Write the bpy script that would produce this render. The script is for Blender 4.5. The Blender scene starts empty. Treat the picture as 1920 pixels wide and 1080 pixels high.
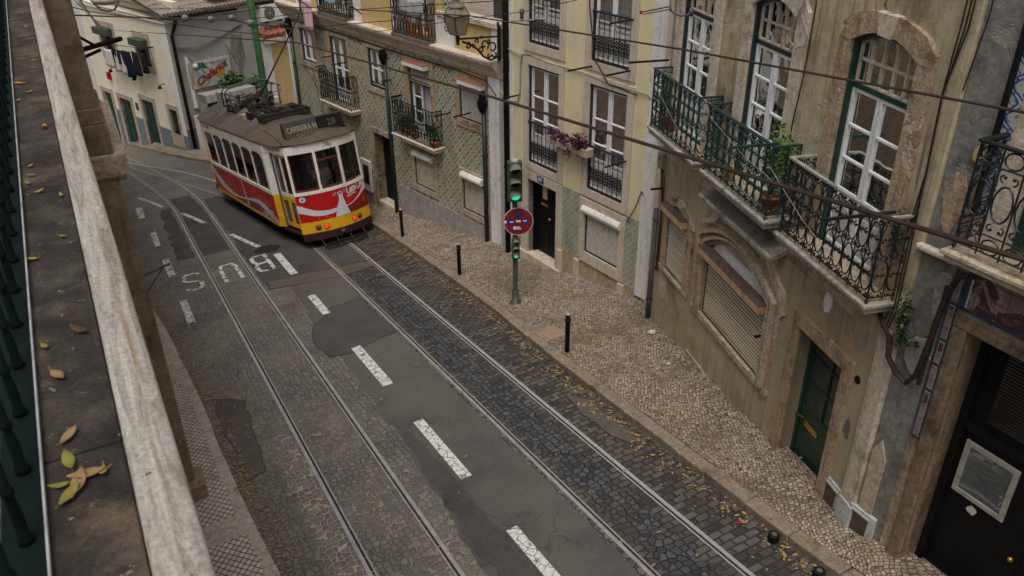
import bpy, math, random
from mathutils import Vector, Matrix
random.seed(7)
R=math.radians; sin=math.sin; cos=math.cos; PI=math.pi
SC=bpy.context.scene; COL=SC.collection
# ------------------------------------------------------------------ mesh builder
class MB:
    def __init__(s): s.v=[]; s.f=[]; s.sm=False
    def add(s,vs,fs):
        o=len(s.v); s.v+=[tuple(p) for p in vs]; s.f+=[tuple(i+o for i in f) for f in fs]; return s
    def box(s,x0,x1,y0,y1,z0,z1):
        return s.add([(x0,y0,z0),(x1,y0,z0),(x1,y1,z0),(x0,y1,z0),(x0,y0,z1),(x1,y0,z1),(x1,y1,z1),(x0,y1,z1)],
          [(0,3,2,1),(4,5,6,7),(0,1,5,4),(1,2,6,5),(2,3,7,6),(3,0,4,7)])
    def quad(s,*p): return s.add(p,[tuple(range(len(p)))])
    def tube(s,pts,r,n=5,closed=False,cap=True):
        P=[Vector(p) for p in pts]
        if len(P)<2: return s
        rr=r if isinstance(r,(list,tuple)) else [r]*len(P)
        o=len(s.v); m=len(P); prev=None
        for i,p in enumerate(P):
            a=P[i-1] if (i>0 or closed) else P[i]; b=P[(i+1)%m] if (i<m-1 or closed) else P[i]
            d=(b-a)
            if d.length<1e-9: d=Vector((0,0,1))
            d.normalize()
            if prev is None:
                q=Vector((0,0,1)) if abs(d.z)<.9 else Vector((1,0,0)); u=d.cross(q).normalized()
            else:
                u=prev-d*prev.dot(d)
                u=u.normalized() if u.length>1e-6 else d.orthogonal().normalized()
            prev=u; w=d.cross(u)
            for k in range(n):
                t=2*PI*k/n; s.v.append(tuple(p+(u*cos(t)+w*sin(t))*rr[i]))
        for i in range(m if closed else m-1):
            j=(i+1)%m
            for k in range(n):
                l=(k+1)%n; s.f.append((o+i*n+k,o+i*n+l,o+j*n+l,o+j*n+k))
        if cap and not closed:
            s.f.append(tuple(o+k for k in reversed(range(n)))); s.f.append(tuple(o+(m-1)*n+k for k in range(n)))
        return s
    def lathe(s,prof,c=(0,0,0),n=16,ax='z',a0=0,a1=2*PI):
        o=len(s.v); full=abs(a1-a0-2*PI)<1e-6; m=n if full else n+1
        for r,h in prof:
            for k in range(m):
                t=a0+(a1-a0)*k/n; x=r*cos(t); y=r*sin(t)
                p={'z':(x,y,h),'x':(h,x,y),'y':(y,h,x)}[ax]
                s.v.append((p[0]+c[0],p[1]+c[1],p[2]+c[2]))
        for i in range(len(prof)-1):
            for k in range(n):
                l=(k+1)%m; s.f.append((o+i*m+k,o+i*m+l,o+(i+1)*m+l,o+(i+1)*m+k))
        return s
    def prism(s,poly,y0,y1):   # poly in x,z, extruded over y
        n=len(poly); s.add([(a,y0,b) for a,b in poly]+[(a,y1,b) for a,b in poly],
          [tuple(range(n)),tuple(range(2*n-1,n-1,-1))]+[(i,n+i,n+(i+1)%n,(i+1)%n) for i in range(n)]); return s
    def strip(s,inn,out,y0,y1):  # ring segment between two polylines (x,z)
        for i in range(len(inn)-1):
            s.prism([inn[i],inn[i+1],out[i+1],out[i]],y0,y1)
        return s
    def blob(s,c,r,n=8,m=6,jit=0):
        o=len(s.v)
        for i in range(m+1):
            t=PI*i/m
            for k in range(n):
                p=2*PI*k/n; q=1+random.uniform(-jit,jit)
                s.v.append((c[0]+r[0]*sin(t)*cos(p)*q,c[1]+r[1]*sin(t)*sin(p)*q,c[2]+r[2]*cos(t)*q))
        for i in range(m):
            for k in range(n):
                l=(k+1)%n; s.f.append((o+i*n+k,o+(i+1)*n+k,o+(i+1)*n+l,o+i*n+l))
        return s
    def tf(s,M,start=0):
        s.v[start:]=[tuple(M@Vector(p)) for p in s.v[start:]]; return s
def link(o,parent=None,M=None):
    COL.objects.link(o)
    if parent is not None: o.parent=parent
    if M is not None: o.matrix_world=M if parent is None else o.matrix_world
    return o
def obj(name,mb,mat,parent=None,smooth=False,bevel=0,loc=None,M=None):
    me=bpy.data.meshes.new(name)
    if isinstance(mb,MB):
        me.from_pydata(mb.v,[],mb.f)
    else: me=mb
    me.update()
    if smooth:
        for p in me.polygons: p.use_smooth=True
    me.materials.append(mat)
    o=bpy.data.objects.new(name,me); COL.objects.link(o)
    if parent is not None:
        o.parent=parent
        if loc is None and 'zb' in parent: loc=(0,0,-parent['zb'])
    if loc is not None: o.location=loc
    if M is not None: o.matrix_local=M if parent is None else M
    if bevel:
        b=o.modifiers.new('bevel','BEVEL'); b.width=bevel; b.segments=2; b.limit_method='ANGLE'; b.harden_normals=False
    return o
def tag(o,label,cat=None,group=None):
    o['label']=label
    if cat: o['category']=cat
    if group: o['group']=group
    return o
def struct(name,mb,mat,M=None,label=None,cat=None,kind='structure',smooth=False,bevel=0,parent=None):
    o=obj(name,mb,mat,parent,smooth,bevel,M=M); o['kind']=kind
    if label: tag(o,label,cat or name.replace('_',' '))
    return o
def thing(name,label,cat,M=None,group=None,loc=None):
    o=bpy.data.objects.new(name,None); COL.objects.link(o); o.empty_display_size=.2
    if M is not None: o.matrix_world=M
    if loc is not None: o.location=loc
    return tag(o,label,cat,group)
def dup(root,M,label,group=None):
    r=root.copy(); COL.objects.link(r); r.matrix_world=M; tag(r,label,root['category'],group or root.get('group'))
    for ch in list(root.children):
        c=ch.copy(); COL.objects.link(c); c.parent=r
        for g in ch.children:
            d=g.copy(); COL.objects.link(d); d.parent=c
    return r
def sub(name,mb,mat,part,**k):   # sub-part: parent is a part placed at (0,0,-zb); own location 0
    return obj(name,mb,mat,part,loc=(0,0,0),**k)
def text(name,body,size,mat,parent,M,ext=.003,shear=0,bold=0,sx=1,loc=None):
    cu=bpy.data.curves.new(name,'FONT'); cu.body=body; cu.size=size; cu.extrude=ext; cu.shear=shear; cu.offset=bold; cu.align_x='CENTER'; cu.align_y='CENTER'; cu.resolution_u=3
    t=bpy.data.objects.new('tmp',cu); COL.objects.link(t); dg=bpy.context.evaluated_depsgraph_get(); me=bpy.data.meshes.new_from_object(t.evaluated_get(dg))
    bpy.data.objects.remove(t); me.transform(M@Matrix.Diagonal((sx,1,1,1)))
    return obj(name,me,mat,parent,loc=loc if loc is not None else (0,0,0))
def basis(x,y,z,o=(0,0,0)):
    return Matrix(((x[0],y[0],z[0],o[0]),(x[1],y[1],z[1],o[1]),(x[2],y[2],z[2],o[2]),(0,0,0,1)))
# ------------------------------------------------------------------ shader helpers
class NT:
    def __init__(s,name):
        s.m=bpy.data.materials.new(name); s.m.use_nodes=True; s.t=s.m.node_tree; s.t.nodes.clear()
        s.out=s.t.nodes.new('ShaderNodeOutputMaterial'); s.co=s.t.nodes.new('ShaderNodeTexCoord').outputs['Object']
    def n(s,ty,**props):
        nd=s.t.nodes.new('ShaderNode'+ty)
        for k,v in props.items(): setattr(nd,k,v)
        return nd
    def put(s,sock,v):
        if isinstance(v,bpy.types.NodeSocket): s.t.links.new(v,sock)
        elif isinstance(v,(int,float)): sock.default_value=v
        else:
            v=tuple(v)
            if sock.type=='RGBA' and len(v)==3: v=v+(1,)
            sock.default_value=v
    def math(s,op,a,b=0,c=None,clamp=False):
        nd=s.n('Math',operation=op,use_clamp=clamp); s.put(nd.inputs[0],a); s.put(nd.inputs[1],b)
        if c is not None: s.put(nd.inputs[2],c)
        return nd.outputs[0]
    def vmap(s,sc=(1,1,1),rot=(0,0,0),loc=(0,0,0),v=None):
        nd=s.n('Mapping'); s.put(nd.inputs['Vector'],v or s.co); nd.inputs['Scale'].default_value=sc; nd.inputs['Rotation'].default_value=rot; nd.inputs['Location'].default_value=loc; return nd.outputs[0]
    def noise(s,scale,detail=3,rough=.55,v=None,dist=0):
        nd=s.n('TexNoise'); s.put(nd.inputs['Vector'],v or s.co); nd.inputs['Scale'].default_value=scale; nd.inputs['Detail'].default_value=detail; nd.inputs['Roughness'].default_value=rough; nd.inputs['Distortion'].default_value=dist
        return nd.outputs[0]
    def ncol(s,scale,v=None):
        nd=s.n('TexNoise'); s.put(nd.inputs['Vector'],v or s.co); nd.inputs['Scale'].default_value=scale; return nd.outputs[1]
    def vor(s,scale,feature='F1',v=None,rand=1):
        nd=s.n('TexVoronoi',feature=feature); s.put(nd.inputs['Vector'],v or s.co); nd.inputs['Scale'].default_value=scale; nd.inputs['Randomness'].default_value=rand; return nd
    def ramp(s,f,stops,interp='LINEAR'):
        nd=s.n('ValToRGB'); s.put(nd.inputs[0],f); r=nd.color_ramp; r.interpolation=interp
        while len(r.elements)<len(stops): r.elements.new(.5)
        for e,(p,c) in zip(r.elements,stops): e.position=p; e.color=(c,c,c,1) if isinstance(c,(int,float)) else tuple(c)+(1,)
        return nd.outputs[0]
    def step(s,f,a,b): # smooth 0..1 between a and b
        nd=s.n('MapRange',interpolation_type='SMOOTHSTEP'); s.put(nd.inputs[0],f); nd.inputs[1].default_value=a; nd.inputs[2].default_value=b; return nd.outputs[0]
    def mix(s,f,a,b,mode='MIX'):
        nd=s.n('Mix',data_type='RGBA',blend_type=mode); s.put(nd.inputs[0],f); s.put(nd.inputs[6],a); s.put(nd.inputs[7],b); return nd.outputs[2]
    def bump(s,h,st=.5,d=.01,nrm=None):
        nd=s.n('Bump'); s.put(nd.inputs['Height'],h); nd.inputs['Strength'].default_value=st; nd.inputs['Distance'].default_value=d
        if nrm is not None: s.put(nd.inputs['Normal'],nrm)
        return nd.outputs[0]
    def sep(s,v=None):
        nd=s.n('SeparateXYZ'); s.put(nd.inputs[0],v or s.co); return nd.outputs
    def comb(s,x=0,y=0,z=0):
        nd=s.n('CombineXYZ'); s.put(nd.inputs[0],x); s.put(nd.inputs[1],y); s.put(nd.inputs[2],z); return nd.outputs[0]
    def vadd(s,a,b,k=1):
        nd=s.n('VectorMath',operation='MULTIPLY_ADD'); s.put(nd.inputs[0],b); nd.inputs[1].default_value=(k,k,k); s.put(nd.inputs[2],a); return nd.outputs[0]
    def bsdf(s,col,rough=.8,metal=0,spec=.4,nrm=None,emit=None,es=0,alpha=None):
        p=s.n('BsdfPrincipled'); s.put(p.inputs['Base Color'],col); s.put(p.inputs['Roughness'],rough); s.put(p.inputs['Metallic'],metal); s.put(p.inputs['Specular IOR Level'],spec)
        if nrm is not None: s.put(p.inputs['Normal'],nrm)
        if emit is not None: s.put(p.inputs['Emission Color'],emit); p.inputs['Emission Strength'].default_value=es
        if alpha is not None: s.put(p.inputs['Alpha'],alpha)
        s.t.links.new(p.outputs[0],s.out.inputs[0]); return s.m
MATS={}
def lerp(a,b,t): return tuple(x*(1-t)+y*t for x,y in zip(a,b))
def weather(name,col,dirt=(.08,.07,.055),amt=.5,scale=1.3,rough=.85,fine=.12,streak=.5,bump=.25,metal=0,spec=.14,fscale=60,bscale=25,patch=None,pamt=.0,pscale=1.1,cracks=0,mott=.3):
    """painted / rendered / stone surface with stains, vertical runs, grain"""
    k=NT(name); c=k.mix(k.math('MULTIPLY',k.noise(scale*2.3,4,.6),.5),col,lerp(col,(1,1,1),.12))
    d=k.step(k.noise(scale,6,.65,dist=.4),.48,.72); c=k.mix(k.math('MULTIPLY',d,amt),c,dirt)
    if streak:
        st=k.step(k.noise(1,4,.6,v=k.vmap((7,7,.5))),.5,.75); s2=k.math('MULTIPLY',k.step(k.noise(1,3,.6,v=k.vmap((19,19,.55),loc=(3,3,3))),.52,.68),k.step(k.noise(scale*.9,3,.5,v=k.vmap(loc=(8,8,8))),.45,.6)); c=k.mix(k.math('MULTIPLY',k.math('MAXIMUM',st,s2),streak),c,dirt)
    if patch:
        pm=k.step(k.noise(pscale,5,.7,v=k.vmap(loc=(4.3,1.2,7.7)),dist=.8),.6-.0,.63); c=k.mix(k.math('MULTIPLY',pm,pamt),c,patch)
    mo=k.noise(scale*7,5,.72,v=k.vmap(loc=(1.7,5.1,2.2))); c=k.mix(mott,c,k.ramp(mo,[(.32,0),(.68,1)]),'OVERLAY')
    g=k.noise(fscale,3,.7); c=k.mix(fine,c,k.ramp(g,[(.25,0),(.75,1)]),'OVERLAY')
    h=k.math('ADD',k.math('MULTIPLY',g,.4),k.noise(bscale,4,.65))
    if cracks:
        v=k.vor(.9,'DISTANCE_TO_EDGE',v=k.vadd(k.co,k.ncol(3),.35)); cm=k.math('MULTIPLY',k.math('SUBTRACT',1,k.step(v.outputs[0],0,.006)),k.step(k.noise(.8),.5,.6)); c=k.mix(k.math('MULTIPLY',cm,cracks),c,(.02,.018,.015))
    if patch: h=k.math('SUBTRACT',h,k.math('MULTIPLY',pm,.6))
    return k.bsdf(c,rough,metal,spec,k.bump(h,bump,.02))
def plain(name,col,rough=.5,metal=0,spec=.4,var=.12,scale=8,bump=.05,emit=None,es=0):
    k=NT(name); c=k.mix(k.math('MULTIPLY',k.step(k.noise(scale,4,.6),.35,.75),min(1,var*3)),col,tuple(x*.55 for x in col)); 
    return k.bsdf(c,k.math('ADD',rough-.08,k.math('MULTIPLY',k.noise(scale*3,2),.16)),metal,spec,k.bump(k.noise(scale*6,3),bump,.01) if bump else None,emit,es)
def glass(name,tint=(.75,.8,.8),clear=.75,rough=.02):
    k=NT(name); tr=k.n('BsdfTransparent'); tr.inputs[0].default_value=tint+(1,); gl=k.n('BsdfGlossy'); gl.inputs[0].default_value=(.9,.95,1,1); gl.inputs[1].default_value=rough
    lw=k.n('LayerWeight'); lw.inputs[0].default_value=.25; k.t.links.new(k.bump(k.noise(2.2,2),.18,.05),gl.inputs['Normal'])
    f=k.math('ADD',k.math('MULTIPLY',lw.outputs[0],.7),1-clear-.1,clamp=True); mx=k.n('MixShader'); k.put(mx.inputs[0],f); k.t.links.new(tr.outputs[0],mx.inputs[1]); k.t.links.new(gl.outputs[0],mx.inputs[2]); k.t.links.new(mx.outputs[0],k.out.inputs[0]); return k.m
def paving(name,kind):
    k=NT(name)
    if kind=='sett':      # basalt setts with sandy or dark joints
        w=k.vadd(k.co,k.ncol(2.2),.07); w=k.vmap((1.1,.9,0),v=w)
        e=k.vor(10.2,'DISTANCE_TO_EDGE',v=w,rand=.55).outputs[0]; cell=k.vor(10.2,'F1',v=w,rand=.55)
        x=k.sep()
        left=k.step(x[0],4.2,2.6); sandy=k.math('MULTIPLY',k.math('ADD',.30,k.math('MULTIPLY',k.step(k.noise(.5,3,.5),.40,.62),.35)),left)
        sandy=k.math('MAXIMUM',sandy,k.math('MULTIPLY',k.math('MULTIPLY',k.step(k.math('ABSOLUTE',k.math('SUBTRACT',x[0],1.5)),.45,.1),k.step(x[1],14,10)),.95))
        jw=k.math('ADD',.10,k.math('MULTIPLY',sandy,.09))
        j=k.math('SUBTRACT',1,k.math('DIVIDE',e,jw,clamp=True)); j=k.step(j,.15,.75)
        st=k.mix(k.sep(cell.outputs['Color'])[0],(.055,.055,.06),(.18,.175,.17)); st=k.mix(k.math('MULTIPLY',left,.3),st,(.26,.25,.235))
        st=k.mix(k.step(k.sep(cell.outputs['Color'])[1],.86,.9),st,(.16,.14,.12))
        st=k.mix(.25,st,k.ramp(k.noise(45,4,.7),[(.3,0),(.7,1)]),'OVERLAY')
        jc=k.mix(sandy,(.05,.044,.038),(.42,.355,.27)); jc=k.mix(.4,jc,k.ramp(k.noise(60,2),[(.3,0),(.7,1)]),'OVERLAY')
        c=k.mix(j,st,jc)
        dust=k.step(k.noise(.8,5,.65,v=k.vmap(loc=(9,3,0))),.42,.7); c=k.mix(k.math('MULTIPLY',dust,.3),c,(.28,.245,.20))
        dk=k.step(k.noise(.45,4,.6,v=k.vmap(loc=(2,8,0))),.52,.7); c=k.mix(k.math('MULTIPLY',dk,.3),c,(.03,.028,.028))
        h=k.math('SUBTRACT',1,k.math('POWER',j,.7)); nr=k.bump(k.math('ADD',h,k.math('MULTIPLY',k.noise(30,3),.25)),1,.03)
        return k.bsdf(c,k.math('ADD',.42,k.math('MULTIPLY',j,.4)),0,.28,nr)
    if kind=='row':       # rows of long setts across the track
        w=k.vadd(k.co,k.ncol(3),.03)
        b=k.n('TexBrick'); b.offset=.5; k.put(b.inputs['Vector'],k.vmap((1,1,0),v=w)); b.inputs['Scale'].default_value=1; b.inputs['Brick Width'].default_value=.19; b.inputs['Row Height'].default_value=.115; b.inputs['Mortar Size'].default_value=.014; b.inputs['Mortar Smooth'].default_value=.5
        b.inputs['Color1'].default_value=(.042,.041,.043,1); b.inputs['Color2'].default_value=(.12,.112,.105,1); b.inputs['Mortar'].default_value=(.05,.042,.033,1)
        w2=k.vadd(k.co,k.ncol(2.2),.06); e=k.vor(9.5,'DISTANCE_TO_EDGE',v=w2,rand=.66).outputs[0]; cell=k.vor(9.5,'F1',v=w2,rand=.66)
        j2=k.math('SUBTRACT',1,k.step(e,.02,.10)); c2=k.mix(j2,k.mix(k.sep(cell.outputs['Color'])[0],(.034,.038,.048),(.10,.105,.118)),(.05,.042,.033))
        m=k.step(k.math('ADD',k.math('ABSOLUTE',k.math('SUBTRACT',k.sep()[0],4.9)),k.math('MULTIPLY',k.noise(1.6,3),.5)),.42,.56)
        c=k.mix(m,c2,b.outputs[0]); j=k.mix(m,j2,b.outputs[1])
        c=k.mix(.25,c,k.ramp(k.noise(45,4,.7),[(.3,0),(.7,1)]),'OVERLAY')
        d=k.step(k.noise(.7,5,.65),.5,.72); c=k.mix(k.math('MULTIPLY',d,.4),c,(.10,.08,.06))
        h=k.math('SUBTRACT',1,k.sep(j)[0]); nr=k.bump(k.math('ADD',h,k.math('MULTIPLY',k.noise(30,3),.3)),1,.03)
        return k.bsdf(c,.45,0,.36,nr)
    if kind=='calcada':   # small limestone cubes in waves
        w=k.vadd(k.co,k.ncol(.75),.55); w=k.vmap((1,1.1,0),v=w,rot=(0,0,.5))
        e=k.vor(19,'DISTANCE_TO_EDGE',v=w,rand=.5).outputs[0]; cell=k.vor(19,'F1',v=w,rand=.5)
        j=k.math('SUBTRACT',1,k.step(e,.015,.13))
        x=k.sep(cell.outputs['Color']); st=k.mix(x[0],(.22,.175,.13),(.47,.40,.32)); st=k.mix(k.step(x[1],.93,.97),st,(.30,.20,.13))
        st=k.mix(.3,st,k.ramp(k.noise(60,3,.7),[(.3,0),(.7,1)]),'OVERLAY')
        c=k.mix(k.math('MULTIPLY',j,.88),st,(.05,.037,.026))
        d=k.step(k.noise(.9,6,.7,dist=.6),.44,.68); c=k.mix(k.math('MULTIPLY',d,.6),c,(.115,.085,.055))
        r=k.step(k.noise(.6,5,.7,v=k.vmap(loc=(5,5,5))),.55,.75); c=k.mix(k.math('MULTIPLY',r,.35),c,(.26,.15,.07))
        nr=k.bump(k.math('ADD',k.math('SUBTRACT',1,j),k.math('MULTIPLY',k.noise(40,2),.2)),.8,.012)
        return k.bsdf(c,.78,0,.15,nr)
    if kind=='lattice':   # diamond pattern small slabs
        w=k.vadd(k.co,k.ncol(4),.012); x=k.sep(w)
        a=k.math('MULTIPLY',k.math('ADD',k.math('MULTIPLY',x[0],1.35),x[1]),7.4); b=k.math('MULTIPLY',k.math('SUBTRACT',k.math('MULTIPLY',x[0],1.35),x[1]),7.4)
        fa=k.math('ABSOLUTE',k.math('SUBTRACT',k.math('FRACT',a),.5)); fb=k.math('ABSOLUTE',k.math('SUBTRACT',k.math('FRACT',b),.5))
        j=k.step(k.math('MAXIMUM',fa,fb),.38,.47)
        ra=k.n('TexWhiteNoise',noise_dimensions='2D'); k.put(ra.inputs['Vector'],k.comb(k.math('FLOOR',a),k.math('FLOOR',b),0))
        st=k.mix(ra.outputs[0],(.54,.46,.39),(.70,.62,.54)); c=k.mix(j,st,(.08,.055,.04))
        d=k.step(k.noise(1.2,6,.7),.5,.7); c=k.mix(k.math('MULTIPLY',d,.5),c,(.15,.12,.09))
        return k.bsdf(k.mix(.25,c,k.ramp(k.noise(60,3),[(.3,0),(.7,1)]),'OVERLAY'),.8,0,.3,k.bump(k.math('SUBTRACT',1,j),.8,.012))
    if kind in('asphalt','asphalt_dark','asphalt_brown'):
        base={'asphalt':(.098,.09,.084),'asphalt_dark':(.066,.064,.065),'asphalt_brown':(.10,.088,.078)}[kind]
        g=k.vor(150,'F1'); ag=k.step(g.outputs[0],.12,.38)
        c=k.mix(k.math('MULTIPLY',k.math('SUBTRACT',1,ag),.9),base,(.33,.31,.28)); 
        d=k.step(k.noise(.9,6,.65),.42,.7); c=k.mix(k.math('MULTIPLY',d,.5),c,tuple(x*.5 for x in base))
        l=k.step(k.noise(.5,4,.6,v=k.vmap((1,.35,1),loc=(3,3,3))),.5,.7); c=k.mix(k.math('MULTIPLY',l,.4),c,tuple(x*1.5 for x in base))
        c=k.mix(.3,c,k.ramp(k.noise(70,4,.75),[(.25,0),(.75,1)]),'OVERLAY')
        v=k.vor(.55,'DISTANCE_TO_EDGE',v=k.vadd(k.co,k.ncol(2.5),.5)); cm=k.math('MULTIPLY',k.math('SUBTRACT',1,k.step(v.outputs[0],0,.008)),k.step(k.noise(.7),.5,.56)); c=k.mix(k.math('MULTIPLY',cm,.45),c,(.03,.028,.025))
        # ragged edge is in the mesh outline
        return k.bsdf(c,.82,0,.15,k.bump(k.math('ADD',ag,k.noise(20,3)),.35,.006))
def azulejo(name,kind):
    k=NT(name); x=k.sep()
    if kind=='green':
        p=.31
        def cell(o,q):
            a=k.math('SUBTRACT',k.math('FRACT',k.math('ADD',k.math('DIVIDE',x[0],p),o)),.5); b=k.math('SUBTRACT',k.math('FRACT',k.math('ADD',k.math('DIVIDE',x[2],p),q)),.5)
            return k.math('SQRT',k.math('ADD',k.math('MULTIPLY',a,a),k.math('MULTIPLY',b,b))),k.math('ARCTAN2',b,a)
        def near(o1,o2):
            r1,t1=cell(*o1); r2,t2=cell(*o2); m=k.math('LESS_THAN',r2,r1)
            return k.math('MINIMUM',r1,r2),k.math('ADD',k.math('MULTIPLY',t1,k.math('SUBTRACT',1,m)),k.math('MULTIPLY',t2,m))
        r,th=near((0,0),(.5,.5)); r2,th2=near((.5,0),(0,.5))
        rs=k.math('ADD',r,k.math('MULTIPLY',k.math('COSINE',k.math('MULTIPLY',th,8)),.016))
        c=k.mix(k.step(r2,.20,.18),(.12,.125,.105),(.44,.445,.31))
        c=k.mix(k.step(rs,.31,.285),c,(.72,.66,.47)); c=k.mix(k.step(rs,.225,.20),c,(.42,.43,.36)); c=k.mix(k.step(k.math('ADD',r,k.math('MULTIPLY',k.math('COSINE',k.math('MULTIPLY',th,4)),.045)),.16,.13),c,(.13,.18,.17))
        c=k.mix(k.math('MULTIPLY',k.step(r2,.09,.105),k.step(r2,.165,.15)),c,(.70,.64,.45)); c=k.mix(k.step(r2,.075,.055),c,(.13,.17,.16))
        gx=k.math('ABSOLUTE',k.math('SUBTRACT',k.math('FRACT',k.math('DIVIDE',x[0],p/2)),.5)); gz=k.math('ABSOLUTE',k.math('SUBTRACT',k.math('FRACT',k.math('DIVIDE',x[2],p/2)),.5))
    else:
        p=.145
        a=k.math('SUBTRACT',k.math('FRACT',k.math('DIVIDE',x[0],p)),.5); b=k.math('SUBTRACT',k.math('FRACT',k.math('DIVIDE',x[2],p)),.5)
        r=k.math('SQRT',k.math('ADD',k.math('MULTIPLY',a,a),k.math('MULTIPLY',b,b))); th=k.math('ARCTAN2',b,a)
        rs=k.math('ADD',r,k.math('MULTIPLY',k.math('COSINE',k.math('MULTIPLY',th,4)),.06))
        c=k.mix(k.step(rs,.30,.26),(.52,.50,.40),(.24,.33,.31)); c=k.mix(k.step(r,.09,.06),c,(.5,.48,.38)); gx=k.math('ABSOLUTE',a); gz=k.math('ABSOLUTE',b)
        cr_=k.step(k.math('ADD',gx,gz),.78,.84); c=k.mix(cr_,c,(.27,.34,.31))
    grout=k.step(k.math('MAXIMUM',gx,gz),.465,.485)
    wn=k.n('TexWhiteNoise',noise_dimensions='2D'); q=p/2 if kind=='green' else p
    k.put(wn.inputs['Vector'],k.comb(k.math('FLOOR',k.math('DIVIDE',x[0],q)),k.math('FLOOR',k.math('DIVIDE',x[2],q)),0))
    c=k.mix(k.math('MULTIPLY',wn.outputs[0],.28),c,(.10,.095,.075)); c=k.mix(k.math('MULTIPLY',k.step(k.sep(wn.outputs[1])[1],.965,.97),.7),c,(.42,.40,.33)); c=k.mix(k.math('MULTIPLY',grout,.35 if kind=='green' else .75),c,(.10,.09,.075))
    d=k.step(k.noise(1.1,6,.7,dist=.6),.48,.72); c=k.mix(k.math('MULTIPLY',d,.4),c,(.11,.095,.065))
    rr=k.step(k.noise(1,4,.6,v=k.vmap((6,6,.6))),.56,.78); c=k.mix(k.math('MULTIPLY',rr,.4),c,(.16,.12,.06))
    return k.bsdf(c,.42,0,.45,k.bump(k.math('SUBTRACT',k.noise(14,3),grout),.35,.006))
def wornpaint(name,amt=.5,sc=9):
    k=NT(name); m=k.step(k.noise(sc,6,.72,dist=.5),amt-.06,amt+.06); v=k.vor(7,'DISTANCE_TO_EDGE',v=k.vadd(k.co,k.ncol(9),.06)).outputs[0]
    al=k.math('MULTIPLY',m,k.step(v,0,.05)); c=k.mix(k.step(k.noise(30,4,.7),.35,.7),(.78,.77,.74),(.55,.54,.50))
    return k.bsdf(c,.7,0,.3,k.bump(k.noise(60,3),.3,.004),alpha=al)
M=MATS
def mk():
    M['sett']=paving('basalt setts','sett'); M['row']=paving('basalt sett rows','row'); M['calcada']=paving('limestone cubes','calcada'); M['lattice']=paving('diamond paving','lattice')
    for a in('asphalt','asphalt_dark','asphalt_brown'): M[a]=paving(a.replace('_',' '),a)
    M['azg']=azulejo('green yellow azulejo','green'); M['azb']=azulejo('pale blue green azulejo','blue')
    M['paint']=wornpaint('road paint',.40); M['paintw']=wornpaint('worn road paint',.44,6)
    M['kerb']=weather('kerb stone',(.235,.18,.13),(.07,.05,.035),.6,2.5,streak=0,bump=.4)
    M['steel']=plain('rail steel',(.72,.72,.74),.36,.6,.5,.12,5); M['groove']=plain('rail groove dirt',(.05,.04,.03),.9,0,.2,.3,12,.4)
    M['kerb_l']=weather('pale kerb stone',(.46,.40,.33),(.22,.17,.12),.5,2.5,streak=0,bump=.4); M['steel_mid']=plain('worn rail steel',(.52,.51,.50),.4,.5,.5,.2,5); M['steel_dull']=plain('dull rail steel',(.30,.285,.27),.42,.5,.4,.3,4)
    M['iron']=plain('black iron',(.018,.022,.022),.5,.2,.4,.25,20); M['gniron']=plain('green iron',(.012,.045,.04),.42,.1,.5,.3,12); M['dkgreen']=plain('dark green paint',(.012,.05,.035),.4,0,.5,.25,9)
    M['dkblue']=plain('blue green paint',(.012,.028,.036),.45,0,.5,.25,9)
    M['stone']=weather('weathered limestone',(.60,.51,.41),(.22,.14,.08),.65,2.6,streak=.4,bump=.6,bscale=18,patch=(.68,.63,.56),pamt=.7,pscale=2.2,mott=.3)
    M['stone_brown']=weather('brown weathered stone',(.42,.30,.19),(.085,.055,.032),.75,3,streak=.5,bump=.7,bscale=18,patch=(.58,.50,.41),pamt=.75,pscale=1.3,mott=.35)
    M['stone_tan']=weather('tan stone',(.44,.36,.265),(.19,.12,.065),.6,2.2,streak=.4,bump=.35,mott=.4)
    M['stone_grey']=weather('grey stone slab',(.33,.31,.27),(.07,.065,.055),.7,3.5,streak=.5,bump=.55,bscale=14,patch=(.55,.52,.46),pamt=.8,pscale=4)
    M['stone_pale']=weather('pale beige stone',(.58,.50,.40),(.30,.20,.11),.45,1.3,streak=.35,bump=.2,mott=.12); M['stone_shop']=weather('grimy dimmed brown stone',(.20,.14,.085),(.045,.03,.02),.8,2.4,streak=.5,bump=.6,mott=.4); M['stone_dark']=weather('dark grimy stone',(.16,.135,.115),(.05,.045,.04),.7,3,streak=.3,bump=.5)  # stone_shop: grime, plus a base darkened to hold the dim lower right corner
    M['ochre']=weather('ochre render',(.48,.405,.25),(.12,.09,.058),.85,.75,streak=.75,bump=.5,bscale=9,patch=(.46,.44,.38),pamt=.8,pscale=.75,cracks=.8,mott=.2)
    M['ochre_low']=weather('ochre lower render',(.41,.345,.22),(.16,.122,.08),.7,.6,streak=.6,bump=.35,bscale=8,mott=.14,cracks=.4)
    M['grey_render']=weather('grey cement render',(.20,.19,.17),(.06,.05,.038),.75,1.6,streak=.3,bump=.55,bscale=7,patch=(.30,.27,.22),pamt=.7,pscale=1.4,cracks=.8)  # base also lowered: dimness of the lower right corner put into the colour
    M['yellow']=weather('pale yellow paint',(.76,.655,.40),(.38,.30,.17),.3,1.0,streak=.2,bump=.12,mott=.10)
    M['yellow2']=weather('ochre yellow paint',(.56,.41,.165),(.36,.26,.12),.3,1.0,streak=.25,bump=.12,mott=.12)
    M['white']=weather('white wash',(.76,.74,.72),(.36,.33,.28),.4,1.5,streak=.35,bump=.15)
    M['cream']=weather('cream paint',(.76,.70,.56),(.44,.38,.27),.25,.6,streak=.25,bump=.1,mott=.06)
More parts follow.
